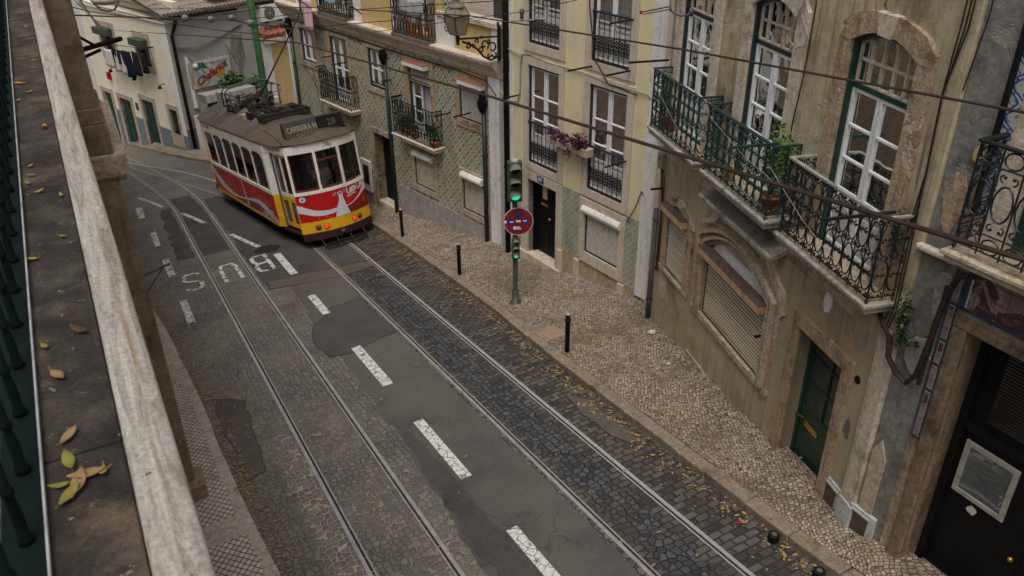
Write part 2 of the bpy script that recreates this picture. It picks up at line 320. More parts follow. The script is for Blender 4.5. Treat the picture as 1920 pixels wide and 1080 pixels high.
    M['whitewall2']=weather('pale dirty wall',(.80,.77,.72),(.50,.46,.40),.3,.7,streak=.35,bump=.2,mott=.08); M['whitewall']=weather('dirty white wall',(.64,.61,.57),(.36,.33,.28),.4,.8,streak=.4,bump=.2,mott=.12,patch=(.46,.43,.39),pamt=.5,pscale=.35)
    M['bluegrey']=weather('blue grey paint',(.165,.175,.21),(.10,.10,.11),.4,1.2,streak=.2,bump=.1)
    M['lilac']=weather('lilac grey plinth',(.335,.30,.30),(.20,.175,.16),.5,1.1,streak=.35,bump=.15)
    M['plinth']=weather('ochre plinth',(.40,.315,.20),(.22,.15,.085),.6,1.4,streak=.4,bump=.3)
    M['wood_white']=weather('white window paint',(.80,.80,.80),(.40,.37,.33),.3,6,streak=.2,bump=.1,rough=.5)
    M['panel_white']=weather('white door panel',(.58,.57,.56),(.34,.30,.26),.3,4,streak=.2,bump=.08,rough=.5)
    M['glass']=glass('window glass'); M['tramglass']=glass('tram glass',(.66,.66,.64),.84)
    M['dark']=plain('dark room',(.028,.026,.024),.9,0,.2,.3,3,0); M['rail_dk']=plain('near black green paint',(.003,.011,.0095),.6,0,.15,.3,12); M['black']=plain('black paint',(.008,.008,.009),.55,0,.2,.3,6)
    M['curtain']=weather('net curtain',(.5,.5,.51),(.30,.30,.31),.3,5,streak=.9,bump=.1)
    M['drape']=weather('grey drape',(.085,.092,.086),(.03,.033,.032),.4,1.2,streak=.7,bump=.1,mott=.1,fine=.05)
    M['blinds']=weather('beige blinds',(.50,.475,.41),(.38,.35,.29),.2,3,streak=.15,mott=.04,fine=.04); k=NT('roller slats stained'); c=k.ramp(k.noise(1,3,.7,v=k.vmap((.35,.3,17))),[(.30,(.34,.20,.10)),(.46,(.60,.52,.40)),(.6,(.70,.64,.54)),(.75,(.50,.36,.20))]); M['slat2']=k.bsdf(c,.5,0,.3); M['slat']=weather('roller slats',(.72,.65,.53),(.40,.21,.085),.8,1.6,streak=.7,rough=.5,bump=.05,mott=.15); M['slat_w']=weather('white roller slats',(.60,.57,.51),(.40,.36,.30),.3,2,rough=.55,bump=.05)
    M['blind']=weather('beige blind',(.44,.415,.35),(.33,.30,.25),.3,1,streak=.2,rough=.6,bump=.04)
    M['box_brown']=weather('brown box top',(.085,.052,.04),(.05,.035,.03),.4,2,streak=.2,rough=.6,bump=.08); M['box_tan']=weather('tan box front',(.52,.34,.17),(.34,.17,.06),.5,1.6,streak=.3,rough=.55,bump=.08); M['box_white']=weather('white box',(.82,.80,.78),(.45,.40,.34),.3,2,rough=.45,bump=.05)
    M['terra']=weather('terracotta',(.36,.115,.05),(.16,.07,.04),.5,5,streak=.2,bump=.3); M['oldtile']=weather('old roof tiles',(.27,.22,.175),(.08,.07,.06),.7,5,streak=.1,bump=.4,patch=(.38,.20,.12),pamt=.7,pscale=3)
    M['leaf']=plain('green leaves',(.06,.14,.025),.5,0,.4,.4,5); M['leaf_dk']=plain('dark green leaves',(.03,.075,.02),.5,0,.4,.4,5); M['leaf_lt']=plain('bright green leaves',(.13,.27,.03),.5,0,.4,.3,5); M['purple']=plain('purple leaves',(.075,.012,.04),.5,0,.4,.4,5)
    M['yleaf']=plain('yellow leaf',(.42,.30,.07),.6,0,.3,.4,30); M['bleaf']=plain('dry brown leaf',(.36,.22,.11),.65,0,.3,.4,20); M['gleaf']=plain('olive leaf',(.26,.235,.05),.55,0,.3,.4,20)
    M['wire']=plain('wire',(.045,.033,.028),.5,.3,.3,.3,3); M['cable']=plain('pale cable',(.36,.34,.29),.6,0,.3,.3,3); M['copper']=plain('trolley wire',(.075,.045,.035),.42,.5,.4,.3,3)
    M['zinc']=plain('grey plastic',(.20,.21,.21),.5,0,.4,.3,6)
    M['polegreen']=plain('olive green pole',(.07,.085,.06),.5,.1,.4,.25,10); M['polebright']=plain('bright green pole',(.035,.125,.045),.5,0,.4,.2,6)
    # tram
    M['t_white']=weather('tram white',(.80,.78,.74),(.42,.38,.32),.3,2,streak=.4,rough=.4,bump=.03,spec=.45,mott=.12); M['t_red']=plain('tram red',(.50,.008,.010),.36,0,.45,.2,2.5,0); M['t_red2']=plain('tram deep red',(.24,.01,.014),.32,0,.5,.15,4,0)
    M['t_yellow']=plain('tram yellow',(.78,.44,.012),.38,0,.45,.2,2.5,0); M['t_wave']=plain('livery white',(.66,.64,.67),.35,0,.5,.1,5,0)
    M['t_roof']=weather('tram roof canvas',(.072,.050,.030),(.028,.021,.015),.7,.8,streak=.0,rough=.62,bump=.08,spec=.22,mott=.2,fine=.05)
    M['t_maroon']=plain('maroon bumper',(.045,.014,.014),.5,0,.4,.3,8); M['t_wood']=plain('varnished wood',(.13,.035,.018),.35,0,.5,.3,8); M['t_grey']=weather('roof box grey',(.32,.30,.27),(.15,.13,.11),.5,4,rough=.6,bump=.05)
    M['t_gear']=plain('greasy roof gear',(.035,.028,.022),.6,.3,.4,.4,14,.3); M['t_rust']=plain('rusty gear',(.13,.075,.045),.7,.2,.3,.4,20,.3); M['t_vent']=plain('vent metal',(.10,.105,.108),.7,0,.25,.3,9)
    M['t_sign']=plain('sign case',(.05,.052,.045),.5,0,.4,.3,9); M['letter']=plain('faded cream lettering',(.30,.27,.18),.6,0,.3,.3,30)
    M['red_light']=plain('lit red lamp',(.8,.02,.02),.3,0,.5,0,5,0,emit=(1,.02,.02),es=1.6); M['amber']=plain('dark amber lens',(.20,.07,.02),.25,0,.6,.2,20)
    M['green_light']=plain('lit green lamp',(.02,.6,.4),.3,0,.5,0,5,0,emit=(.01,.75,.42),es=.9)
    M['interior']=plain('tram interior panels',(.10,.06,.035),.6,0,.3,.3,4); M['seat']=plain('tram seats',(.07,.05,.03),.6,0,.3,.3,6)
    M['gold']=plain('brass',(.75,.45,.10),.28,.85,.5,.15,12); M['blue']=plain('blue enamel',(.015,.04,.20),.35,0,.5,.2,9); M['signred']=plain('sign red',(.30,.012,.02),.4,0,.4,.25,9); M['ltgrey']=plain('light grey paint',(.45,.46,.44),.45,0,.4,.2,9)
    M['skin']=plain('skin',(.45,.24,.16),.55,0,.3,.1,9,0); M['hair']=plain('dark hair',(.02,.014,.01),.55,0,.3,.3,30); M['c_red']=plain('red cloth',(.45,.01,.02),.8,0,.1,.2,9); M['c_pink']=plain('magenta cloth',(.36,.03,.13),.8,0,.1,.2,9); M['c_white']=plain('white cloth',(.60,.58,.54),.8,0,.1,.2,9); M['c_dark']=plain('dark cloth',(.02,.022,.03),.85,0,.1,.3,9); M['c_navy']=plain('navy cloth',(.012,.016,.035),.85,0,.1,.3,9)
    M['meterwhite']=weather('whitewashed cement',(.50,.50,.50),(.28,.26,.24),.5,3,streak=.3,bump=.4); M['meter']=plain('meter door',(.105,.085,.065),.5,.2,.3,.3,5)
    M['bluetile']=None
    k=NT('blue white azulejo border'); x=k.sep(); a=k.math('SUBTRACT',k.math('FRACT',k.math('DIVIDE',x[2],.26)),.5); b=k.math('DIVIDE',k.math('ADD',x[0],.435),.12)
    w=k.math('ABSOLUTE',k.math('SUBTRACT',b,k.math('MULTIPLY',k.math('SINE',k.math('MULTIPLY',a,6.283)),.5))); c=k.mix(k.step(w,.34,.28),(.40,.40,.36),(.02,.055,.26)); c=k.mix(k.step(w,.14,.10),c,(.42,.42,.38)); c=k.mix(k.step(k.noise(38,3),.55,.6),c,(.05,.10,.30)); c=k.mix(k.step(b,-.62,-.72),c,(.015,.03,.22)); M['bluetile']=k.bsdf(c,.35,0,.5,k.bump(k.noise(9),.2,.01))
    k=NT('slate blue tile strip'); x=k.sep(); c=k.mix(k.step(k.noise(9,4,.7),.4,.7),(.03,.05,.09),(.065,.09,.135)); M['slateblue']=k.bsdf(c,.45,0,.45,k.bump(k.noise(12,3),.3,.01))
    k=NT('maroon art tile panel'); x=k.sep(); nz=k.noise(2.2,3,.5,dist=1.5); c=k.mix(k.step(nz,.50,.54),(.24,.17,.175),(.10,.035,.05)); 
    ln=k.math('SUBTRACT',1,k.step(k.math('ABSOLUTE',k.math('SUBTRACT',nz,.52)),.004,.016)); c=k.mix(k.math('MULTIPLY',ln,.7),c,(.42,.36,.30)); n2=k.noise(6,2,.5,dist=2,v=k.vmap(loc=(3,3,3))); c=k.mix(k.math('MULTIPLY',k.math('SUBTRACT',1,k.step(k.math('ABSOLUTE',k.math('SUBTRACT',n2,.6)),.01,.03)),.6),c,(.40,.34,.27))
    gx=k.math('ABSOLUTE',k.math('SUBTRACT',k.math('FRACT',k.math('DIVIDE',x[0],.15)),.5)); gz=k.math('ABSOLUTE',k.math('SUBTRACT',k.math('FRACT',k.math('DIVIDE',x[2],.15)),.5)); c=k.mix(k.step(k.math('MAXIMUM',gx,gz),.47,.49),c,(.05,.035,.035)); M['artpanel']=k.bsdf(c,.4,0,.5,k.bump(k.noise(9),.2,.01))
    k=NT('pink striped cloth'); x=k.sep(); c=k.mix(k.step(k.math('FRACT',k.math('MULTIPLY',x[0],14)),.45,.6),(.72,.52,.55),(.66,.38,.44)); M['c_stripe']=k.bsdf(c,.85,0,.1)
    k=NT('ledge stone'); n1=k.noise(6,7,.72,dist=.3); c=k.ramp(n1,[(.28,(.014,.012,.010)),(.5,(.045,.037,.03)),(.72,(.11,.092,.074))]); c=k.mix(k.step(k.noise(26,5,.75,v=k.vmap(loc=(3,1,2))),.62,.68),c,(.30,.28,.25)); c=k.mix(k.step(k.noise(3,5,.7,v=k.vmap(loc=(7,1,2))),.5,.66),c,(.13,.095,.06)); c=k.mix(.35,c,k.ramp(k.noise(120,3,.7),[(.3,0),(.7,1)]),'OVERLAY'); M['ledge']=k.bsdf(c,.85,0,.3,k.bump(k.noise(30,6,.75),.6,.012))
    k=NT('pale moulding'); st=k.noise(1,6,.75,v=k.vmap((34,2.4,20)),dist=1.2); c=k.ramp(st,[(.3,(.20,.165,.13)),(.48,(.42,.385,.34)),(.68,(.60,.57,.52))]); c=k.mix(k.math('MULTIPLY',k.step(k.noise(1,4,.6,v=k.vmap((22,.8,22),loc=(5,2,1))),.54,.7),.8),c,(.30,.19,.09)); c=k.mix(k.step(k.noise(24,6,.8),.60,.68),c,(.13,.11,.09)); c=k.mix(k.step(k.noise(60,4,.8),.66,.72),c,(.05,.045,.04)); M['mould']=k.bsdf(k.mix(.3,c,k.ramp(k.noise(90,4,.75),[(.3,0),(.7,1)]),'OVERLAY'),.85,0,.12,k.bump(k.noise(40,6,.8),.6,.01))
    M['wallbrown']=weather('brown stone pier',(.27,.20,.125),(.07,.052,.036),.75,1.3,streak=.5,bump=.6,bscale=12)
    M['lampglass']=plain('dusty lantern panes',(.34,.29,.20),.3,0,.5,.3,5); M['poster']=plain('grey poster',(.20,.20,.185),.5,0,.3,.1,3,0); M['posterframe']=plain('poster frame',(.42,.40,.34),.5,0,.3,.25,12)
    M['corr']=plain('grey corrugated sheet',(.13,.135,.145),.5,.2,.4,.2,4); M['manhole']=plain('cast iron cover',(.045,.033,.03),.6,.3,.3,.4,14,.4); M['rustplate']=weather('rusty hatch plate',(.30,.20,.12),(.16,.09,.05),.5,4,streak=0,bump=.3)
    M['orange']=plain('orange plastic',(.70,.22,.02),.5,0,.4,.15,6); M['bucket']=plain('yellow bucket',(.60,.42,.01),.4,0,.4,.1,6); M['orange_ring']=plain('orange paint',(.62,.32,.02),.5,0,.3,.1,6); M['signboard']=weather('sign board',(.46,.47,.47),(.30,.30,.30),.3,2,streak=.3,rough=.5,bump=.03); M['palm']=plain('palm green paint',(.015,.15,.05),.5,0,.3,.1,6); M['crimson']=plain('crimson paint',(.36,.01,.05),.5,0,.3,.1,6); M['skyblue']=plain('pale blue paint',(.30,.45,.55),.5,0,.3,.1,6); M['dirtwhite']=plain('crumpled paper',(.6,.58,.56),.7,0,.2,.1,9)
mk()
# ------------------------------------------------------------------ camera, sky, sun
CZ=6.94; FPX=1540.36; pit=R(28.9076); rol=R(-.56126)
fw=Vector((0,cos(pit),-sin(pit))); rt=Vector((1,0,0)); up=rt.cross(fw)
rt2=rt*cos(rol)+up*sin(rol); up2=-rt*sin(rol)+up*cos(rol)
cd=bpy.data.cameras.new('camera'); cam=bpy.data.objects.new('camera',cd); COL.objects.link(cam)
cam.matrix_world=basis(rt2,up2,-fw,(0,0,CZ)); cd.sensor_width=36; cd.lens=FPX/1920*36; cd.clip_start=.05; cd.clip_end=1500
cd.dof.use_dof=True; cd.dof.focus_distance=17; cd.dof.aperture_fstop=9
SC.camera=cam
w=bpy.data.worlds.new('World'); SC.world=w; w.use_nodes=True; nt=w.node_tree; bg=nt.nodes['Background']
sky=nt.nodes.new('ShaderNodeTexSky'); sky.sky_type='NISHITA'; sky.sun_disc=False; sky.sun_elevation=R(58); sky.sun_rotation=R(200); sky.air_density=1.6; sky.dust_density=6; sky.ozone_density=.6; sky.altitude=0
hsv=nt.nodes.new('ShaderNodeHueSaturation'); hsv.inputs['Saturation'].default_value=.42; hsv.inputs['Value'].default_value=1
nt.links.new(sky.outputs[0],hsv.inputs['Color']); nt.links.new(hsv.outputs[0],bg.inputs[0]); bg.inputs[1].default_value=.10
sl=bpy.data.lights.new('sun','SUN'); sl.energy=1.4; sl.angle=R(30); sl.color=(1,.95,.87); so=bpy.data.objects.new('sun',sl); COL.objects.link(so)
# the light comes from behind-left and high, diffused by cloud
sd=Vector((-.08,-.42,1.0)).normalized(); so.rotation_euler=(-sd).to_track_quat('-Z','Y').to_euler()
sky.sun_elevation=math.asin(sd.z); sky.sun_rotation=math.atan2(sd.x,sd.y)
SC.view_settings.view_transform='Standard'; SC.view_settings.look='None'; SC.view_settings.gamma=1; SC.view_settings.exposure=-.02
# ------------------------------------------------------------------ street frame (x across, y along the street, z up from the road)
TN=Vector((-.45491918,.87761244,-.15114546)); SN=Vector((.88262019,.46691052,.05455427)); NN=Vector((-.11844092,.10857084,.98700766))
RM=basis(SN,TN,NN,(0,0,0))
def P(s,t,h=0): return SN*s+TN*t+NN*h
def interp(tab,t):
    if t<=tab[0][0]: return tab[0][1]
    for (a,x),(b,y) in zip(tab,tab[1:]):
        if t<=b: return x+(y-x)*(t-a)/(b-a)
    return tab[-1][1]
def grid_sheet(ts,f0,f1,n,z=0):
    m=MB(); o=[]
    for t in ts:
        a,b=f0(t),f1(t)
        for i in range(n+1): m.v.append((a+(b-a)*i/n,t,z))
    for j in range(len(ts)-1):
        for i in range(n): k=j*(n+1)+i; m.f.append((k,k+1,k+n+2,k+n+1))
    return m
struct('ground',MB().quad((-120,-60,-.03),(120,-60,-.03),(120,160,-.03),(-120,160,-.03)),M['stone_dark'],RM,'dark ground under and beyond the sloping street','ground')
KR=[(-20,6.0),(4.5,6.06),(7,6.12),(11,6.22),(13.3,6.34),(18,6.38),(21,6.34),(26,5.9),(29,5.3),(32,4.7),(35.6,3.95),(39,2.84),(46.5,.85),(70,-7)]
KL=[(-20,.82),(7.9,.74),(10.3,.6),(13.4,.53),(17,.36),(19.5,.16),(24,-.1),(32,-.8),(46,-5),(70,-16)]
kr=lambda t:interp(KR,t); kl=lambda t:interp(KL,t)
ts=[-20,-10,0]+[i*1.0 for i in range(2,60)]+[70]
struct('road',grid_sheet(ts,lambda t:kl(t)-.05,lambda t:kr(t)+.05,8,0),M['sett'],RM,'sloping street of dark basalt setts with sandy joints','road')
RA=[(-20,1.69),(24,1.72),(28.5,1.74),(30,1.66),(32.4,1.45),(34.8,1.14),(38.7,.64),(46,-.75),(56,-3.5)]
RB=[(-20,2.62),(25.3,2.68),(28.9,2.66),(30.6,2.56),(32.5,2.38),(34.6,2.1),(36.4,1.8),(39.6,1.33),(46,.15),(56,-2.6)]
RC=[(-20,4.45),(21.5,4.49),(24.5,4.3),(28.7,3.5),(31.5,2.82),(35.5,1.75),(39,.86),(46,-.9),(56,-4.2)]
RD=[(-20,5.36),(19.7,5.40),(23,5.3),(26,4.85),(29,4.25),(32.3,3.5),(35.1,2.75),(37.8,1.75),(40,.95),(46,-.3),(56,-3.5)]
def smooth(tab):
    out=[]; 
    for i in range(len(tab)*4-3):
        k=i//4; f=(i%4)/4
        p=[tab[max(0,min(len(tab)-1,k+d))] for d in(-1,0,1,2)]
        t=p[1][0]+(p[2][0]-p[1][0])*f; s=interp(tab,t)
        out.append((t,s))
    return out
def ribbon(tab,off,w,h,z0=-.01):
    m=MB(); pts=smooth(tab); n=len(pts)
    for i,(t,s) in enumerate(pts):
        a=pts[max(0,i-1)]; b=pts[min(n-1,i+1)]; d=Vector((b[1]-a[1],b[0]-a[0])).normalized(); nx=Vector((d.y,-d.x))
        for q,z in((off-w/2,z0),(off-w/2,h),(off+w/2,h),(off+w/2,z0)): m.v.append((s+nx.x*q,t+nx.y*q,z))
    for i in range(n-1):
        for k in range(3): o=i*4; m.f.append((o+k,o+4+k,o+5+k,o+1+k))
    return m
# right track bed of regular rows of setts
struct('track_bed',grid_sheet([-20,-5]+[i*2. for i in range(0,12)]+[22,23.5],lambda t:interp(RC,t)+.06,lambda t:kr(t)-.02-(0.0),6,.004),M['row'],RM,'rows of blue black setts between the tram rails and kerb','track bed')
def ragged(outline,seg=.35,amp=.09):
    out=[]
    for i,(a,b) in enumerate(outline):
        c,d=outline[(i+1)%len(outline)]; L=math.hypot(c-a,d-b); n=max(1,int(L/seg)); 
        for k in range(n): out.append((a+(c-a)*k/n+random.uniform(-amp,amp),b+(d-b)*k/n+random.uniform(-amp,amp)))
    return out
def patch(name,outline,mat,z,label,seg=.3,amp=.06):
    o=ragged(outline,seg,amp); bm=bpy.data.meshes.new(name); m=MB().quad(*[(a,b,z) for a,b in o]); x=struct(name,m,mat,RM,label,name.replace('_',' '))
    b=x.modifiers.new('tri','TRIANGULATE'); sm=MB().tube([(p,q,z+.001) for p,q in o],.005,4,closed=True); s_=struct('tar_seam',sm,M['groove']); s_.parent=x; return x
def lane(name,tl,mat,z,label,seg=.3,amp=.05):  # list of (t,s0,s1): strip with ragged sides
    L=[];Rr=[]
    t=tl[0][0]; T1=tl[-1][0]; a=[(q[0],q[1]) for q in tl]; b=[(q[0],q[2]) for q in tl]
    m=MB(); i=0
    while t<=T1: m.v+= [(interp(a,t)+random.uniform(-amp,amp),t,z),(interp(b,t)+random.uniform(-amp*.3,amp*.3),t,z)]; i+=1; t+=seg
    for k in range(i-1): m.f.append((2*k,2*k+1,2*k+3,2*k+2))
    return struct(name,m,mat,RM,label,'asphalt')
lane('asphalt',[(-18,2.95,4.38),(5,2.93,4.38),(7.2,2.92,4.38),(8.6,3.04,4.39),(10,3.12,4.39),(12,3.12,4.40),(13.3,3.2,4.40),(15.6,3.18,4.40),(18.3,3.3,4.42)],M['asphalt'],.005,'worn asphalt strip under the white dashes between the tracks')
lane('asphalt',[(-8,2.9,3.5),(5,2.95,3.55),(7,3.0,3.4),(8.5,3.1,3.35),(10,3.15,3.3)],M['asphalt_dark'],.008,'darker tar stain along the edge of the asphalt strip',amp=.08)
patch('asphalt',[(3.15,15.3),(2.85,14.4),(3.0,13.6),(3.45,13.45),(4.38,13.75),(4.39,16.1),(3.7,15.95)],M['asphalt_dark'],.009,'dark rounded asphalt repair crossing the dashes')
lane('asphalt',[(18.2,2.78,4.42),(21.4,2.78,4.42),(25.5,2.8,4.1),(29.5,2.75,3.3)],M['asphalt_dark'],.006,'dark asphalt beside and beneath the tram')
lane('asphalt',[(18.4,4.58,5.30),(21,4.58,5.32),(24,4.4,5.1)],M['asphalt_dark'],.007,'smooth dark asphalt between the rails in front of the tram')
lane('asphalt',[(22.4,1.80,2.56),(25,1.80,2.58),(28,1.82,2.6),(30.6,1.75,2.4)],M['asphalt_dark'],.006,'dark asphalt between the left rails beside the tram')
lane('asphalt',[(22.6,1.1,1.62),(24.5,1.15,1.62),(27,1.22,1.62),(29.5,1.3,1.62)],M['asphalt_dark'],.006,'ragged dark asphalt patch outside the left rail',amp=.08)
patch('asphalt',[(2.8,18.25),(4.4,17.75),(5.3,17.8),(5.3,18.3),(4.4,18.5),(2.85,18.85)],M['asphalt_brown'],.010,'brown trench repair across the road before the tram',amp=.03)
patch('asphalt',[(5.78,9.4),(6.04,8.9),(6.0,7.5),(5.78,7.6),(5.7,8.7)],M['asphalt_brown'],.009,'brown asphalt patch along the right gutter')
patch('asphalt',[(.72,13.4),(1.2,12.9),(1.1,10.4),(.75,10.3)],M['asphalt_brown'],.009,'dark asphalt patch along the left gutter',amp=.05)
def track(name,ra,rb,label,bright=('steel','steel'),outer=(1,-1)):
    m=ribbon(ra,0,.05,.012); x=struct(name,m,M[bright[0]],RM,label,'tram rails')
    for tab,sg,b in((ra,outer[0],bright[0]),(rb,outer[1],bright[1])):
        if tab is rb: g=struct('rail_head',ribbon(tab,0,.05,.012),M[b]); g.parent=x
        g=struct('rail_groove',ribbon(tab,.042*sg,.032,.0095),M['groove']); g.parent=x
        g=struct('rail_lip',ribbon(tab,.069*sg,.02,.0125),M[b]); g.parent=x
    return x
track('tram_rails',RA,RB,'pair of grooved tram rails of the left track',('steel_mid','steel_mid'))
track('tram_rails',RC,RD,'pair of grooved tram rails the tram stands on',('steel_mid','steel'),(1,-1))
# markings
def mark(pts,label,mat='paint',z=.0135): return struct('road_marking',MB().quad(*[(a,b,z) for a,b in pts]),M[mat],RM,label,'road marking')
DN=['nearest white centre dash, cracked, at the bottom of the view','second white centre dash from the bottom, with dark tyre marks','third white centre dash from the bottom','small white centre dash on the dark round patch','white centre dash next to the letters of BUS']
for (a,b,c,d),l in zip([(3.45,3.61,4.6,6.93),(3.43,3.6,8.29,10.2),(3.43,3.62,11.68,13.62),(3.43,3.6,15.7,17.06),(3.45,3.64,18.85,20.87)],DN): mark([(a,c),(b,c),(b,d),(a,d)],l)
mark([(3.19,21.92),(3.33,21.92),(2.9,23.9),(2.76,23.9)],'slanting worn white line beside the tram','paintw'); mark([(2.28,25.98),(2.42,25.98),(1.96,28),(1.82,28)],'slanting white line between the left rails','paintw'); mark([(1.36,29.53),(1.5,29.53),(.86,32.0),(.72,32.0)],'slanting worn white line outside the left rail','paintw')
for a,b,c,d,l in((.56,.76,28.6,30.3,'far short white edge dash by the left side'),(.73,.89,24.6,26.4,'second worn white edge dash on the left'),(.77,.95,21.3,23.04,'third worn white edge dash near the letter S'),(.8,.97,17.4,19.2,'nearest worn white edge dash on the left')): mark([(a,c),(b,c),(b,d),(a,d)],l,'paintw')
def strokes(pts,w):
    m=MB()
    for i in range(len(pts)-1):
        a=Vector(pts[i]); b=Vector(pts[i+1]); d=(b-a).normalized(); n=Vector((-d.y,d.x))*w/2; e=d*w*.3
        m.quad(*[(q.x,q.y,.0135+i*.0002) for q in(a-n-e,b-n+e,b+n+e,a+n-e)])
    return m
# letters seen upside down: local x to -s, y to -t
def L(cx,pts): return [(cx-x*.44,20.4-y*1.45) for x,y in pts]
sp=[(.45,.36),(.3,.46),(-.2,.46),(-.42,.34),(-.42,.14),(-.25,.04),(.25,-.04),(.42,-.15),(.42,-.36),(.2,-.46),(-.3,-.46),(-.45,-.36)]
struct('road_letter',strokes(L(1.28,sp),.1),M['paintw'],RM,'white painted road letter S','road letter')
struct('road_letter',strokes(L(2.22,[(-.45,.5),(-.45,-.25),(-.3,-.46),(.3,-.46),(.45,-.25),(.45,.5)]),.1),M['paintw'],RM,'white painted road letter U between the left rails','road letter')
struct('road_letter',strokes(L(3.05,[(-.42,-.48),(-.42,.48),(.25,.48),(.4,.36),(.4,.14),(.25,.03),(-.4,.0),(.28,-.02),(.42,-.15),(.42,-.36),(.25,-.48),(-.42,-.48)]),.1),M['paintw'],RM,'white painted road letter B beside the right rails','road letter')
m=MB().lathe([(0,.016),(.34,.016),(.36,.008)],n=24); mh=struct('manhole_cover',m,M['manhole'],RM@Matrix.Translation((3.42,21.5,0)),'round iron manhole cover beside the tram','manhole')
# pavements
def wallpts(): # outline of the facade foot on the right: (t,s,h)
    return [(-20,6.78,.15),(4.4,6.78,.15),(10.6,8.42,.15),(10.9,8.75,.15),(16.4,8.02,.17),(21,7.16,.34),(26.6,5.95,.45),(27.5,7.5,.5),(36,5.2,.3),(39,3.6,.15),(46,.95,.5),(60,-4,.9)]
WP=wallpts(); ws=[(a,b) for a,b,c in WP]; wh=[(a,c) for a,b,c in WP]
m=MB(); tt=[-20,-8,0]+[2+i*.6 for i in range(0,72)]; n=5
for t in tt:
    a=kr(t)+.2; b=interp(ws,t)+.12
    for i in range(n+1): f=i/n; m.v.append((a+(b-a)*f,t,.125+(interp(wh,t)-.125)*f))
for j in range(len(tt)-1):
    for i in range(n): k=j*(n+1)+i; m.f.append((k,k+1,k+n+2,k+n+1))
struct('pavement',m,M['calcada'],RM,'right pavement of small pale limestone cubes','pavement')
def kerb(name,f,side,w,t0,t1,lab,hh=.13,mt='kerb'):
    m=MB(); t=t0
    while t<t1:
        Ls=random.uniform(.6,1.05); e=t+Ls-.014
        a0,a1=f(t),f(e); z=hh+random.uniform(-.006,.006); j=random.uniform(-.008,.008)
        if side>0: q=[(a0+j,t),(a0+w,t),(a1+w,e),(a1+j,e)]
        else: q=[(a0-w,t),(a0-j,t),(a1-j,e),(a1-w,e)]
        m.add([(x,y,-.02) for x,y in q]+[(x,y,z) for x,y in q],[(0,3,2,1),(4,5,6,7),(0,1,5,4),(1,2,6,5),(2,3,7,6),(3,0,4,7)])
        t+=Ls
    return struct(name,m,M[mt],RM,lab,'kerb',bevel=.018)
kerb('kerb',kr,1,.2,-6,58,'long right kerb of brown worn stone blocks')
kerb('kerb',kl,-1,.17,-6,34,'left kerb of pale stone blocks along the narrow pavement',.12,'kerb_l')
m=MB(); n=2
tt=[-20,-8,0]+[2+i*1. for i in range(0,34)]
for t in tt:
    for s in(-.35,kl(t)-.16): m.v.append((s,t,.118))
for j in range(len(tt)-1): m.f.append((2*j,2*j+1,2*j+3,2*j+2))
struct('pavement',m,M['lattice'],RM,'narrow left pavement of diamond pattern paving','pavement')
m=MB().box(.0,.62,8.85,9.35,.115,.124); struct('pavement_slab',m,M['kerb_l'],RM,'plain square concrete slab in the left pavement','slab',bevel=.004)
hp=obj('access_hatch',MB().box(6.42,6.86,11.03,11.55,.12,.138),M['rustplate'],bevel=.006,M=RM); tag(hp,'square rusty metal hatch set in the right pavement by the kerb','hatch')
# ------------------------------------------------------------------ fallen leaves
def leafquad(m,p,size,ang,mat=None,curl=.3,N=Vector((0,0,1)),up=.0):
    a=Vector((cos(ang),sin(ang),0)); b=Vector((-sin(ang),cos(ang),0)); c=Vector((0,0,1)); L=size; W=size*.24
    pts=[p-a*L*.5,p-a*L*.15-b*W+c*curl*L*.25,p+a*L*.2-b*W*.9+c*curl*L*.3,p+a*L*.55+c*curl*L*.5,p+a*L*.2+b*W*.9+c*curl*L*.3,p-a*L*.15+b*W+c*curl*L*.25]
    mid=[p+c*.002*1-a*L*.5, p-a*L*.0+c*curl*L*.1]
    o=len(m.v); m.v+=[tuple(q) for q in pts]+[tuple(p+a*L*.02+c*curl*L*.08)]
    for i in range(6): m.f.append((o+i,o+(i+1)%6,o+6))
def litter(name,mat,n,spots,label):
    m=MB()
    for _ in range(n):
        f,t0,t1,sd,base=random.choice(spots)
        t=random.uniform(t0,t1); s=f(t)+random.gauss(0,sd)
        h=.012
        if s>kr(t): h=.135+.0*(s)
        if s<kl(t): h=.13
        leafquad(m,Vector((s,t,h)),random.choice((.02,.03,.04,.05,.075))*random.uniform(.8,1.2),random.uniform(0,6.28),curl=random.uniform(-.1,.7))
    return struct(name,m,mat,RM,label,'leaves',kind='stuff')
gut=[(lambda t:kr(t)-.13,3,20,.09,0)]*6+[(lambda t:kl(t)+.13,4.5,20,.08,0)]*6+[(lambda t:kr(t)-.35,3,20,.3,0)]*2+[(lambda t:kl(t)+.3,4,24,.2,0)]*2+[(lambda t:interp(ws,t)-.15,4,14,.12,0)]+[(lambda t:interp(ws,t)-.6,4,20,.5,0),(lambda t:3.6,4,26,1.8,0)]
litter('fallen_leaves',M['yleaf'],1000,gut,'small yellow leaves scattered along both gutters'); litter('fallen_leaves',M['bleaf'],2200,gut,'dry brown leaf litter scattered along both gutters')
dots=[(lambda t,q=q:interp(q,t),4,26,.03,0) for q in(RA,RB,RC)]
litter('fallen_leaves',M['yleaf'],150,[(lambda t:interp(RC,t)+.05,5,22,.012,0),(lambda t:interp(RA,t)+.05,5,24,.02,0),(lambda t:interp(RB,t)-.05,5,24,.012,0)],'leaf crumbs caught in the tram rail grooves')
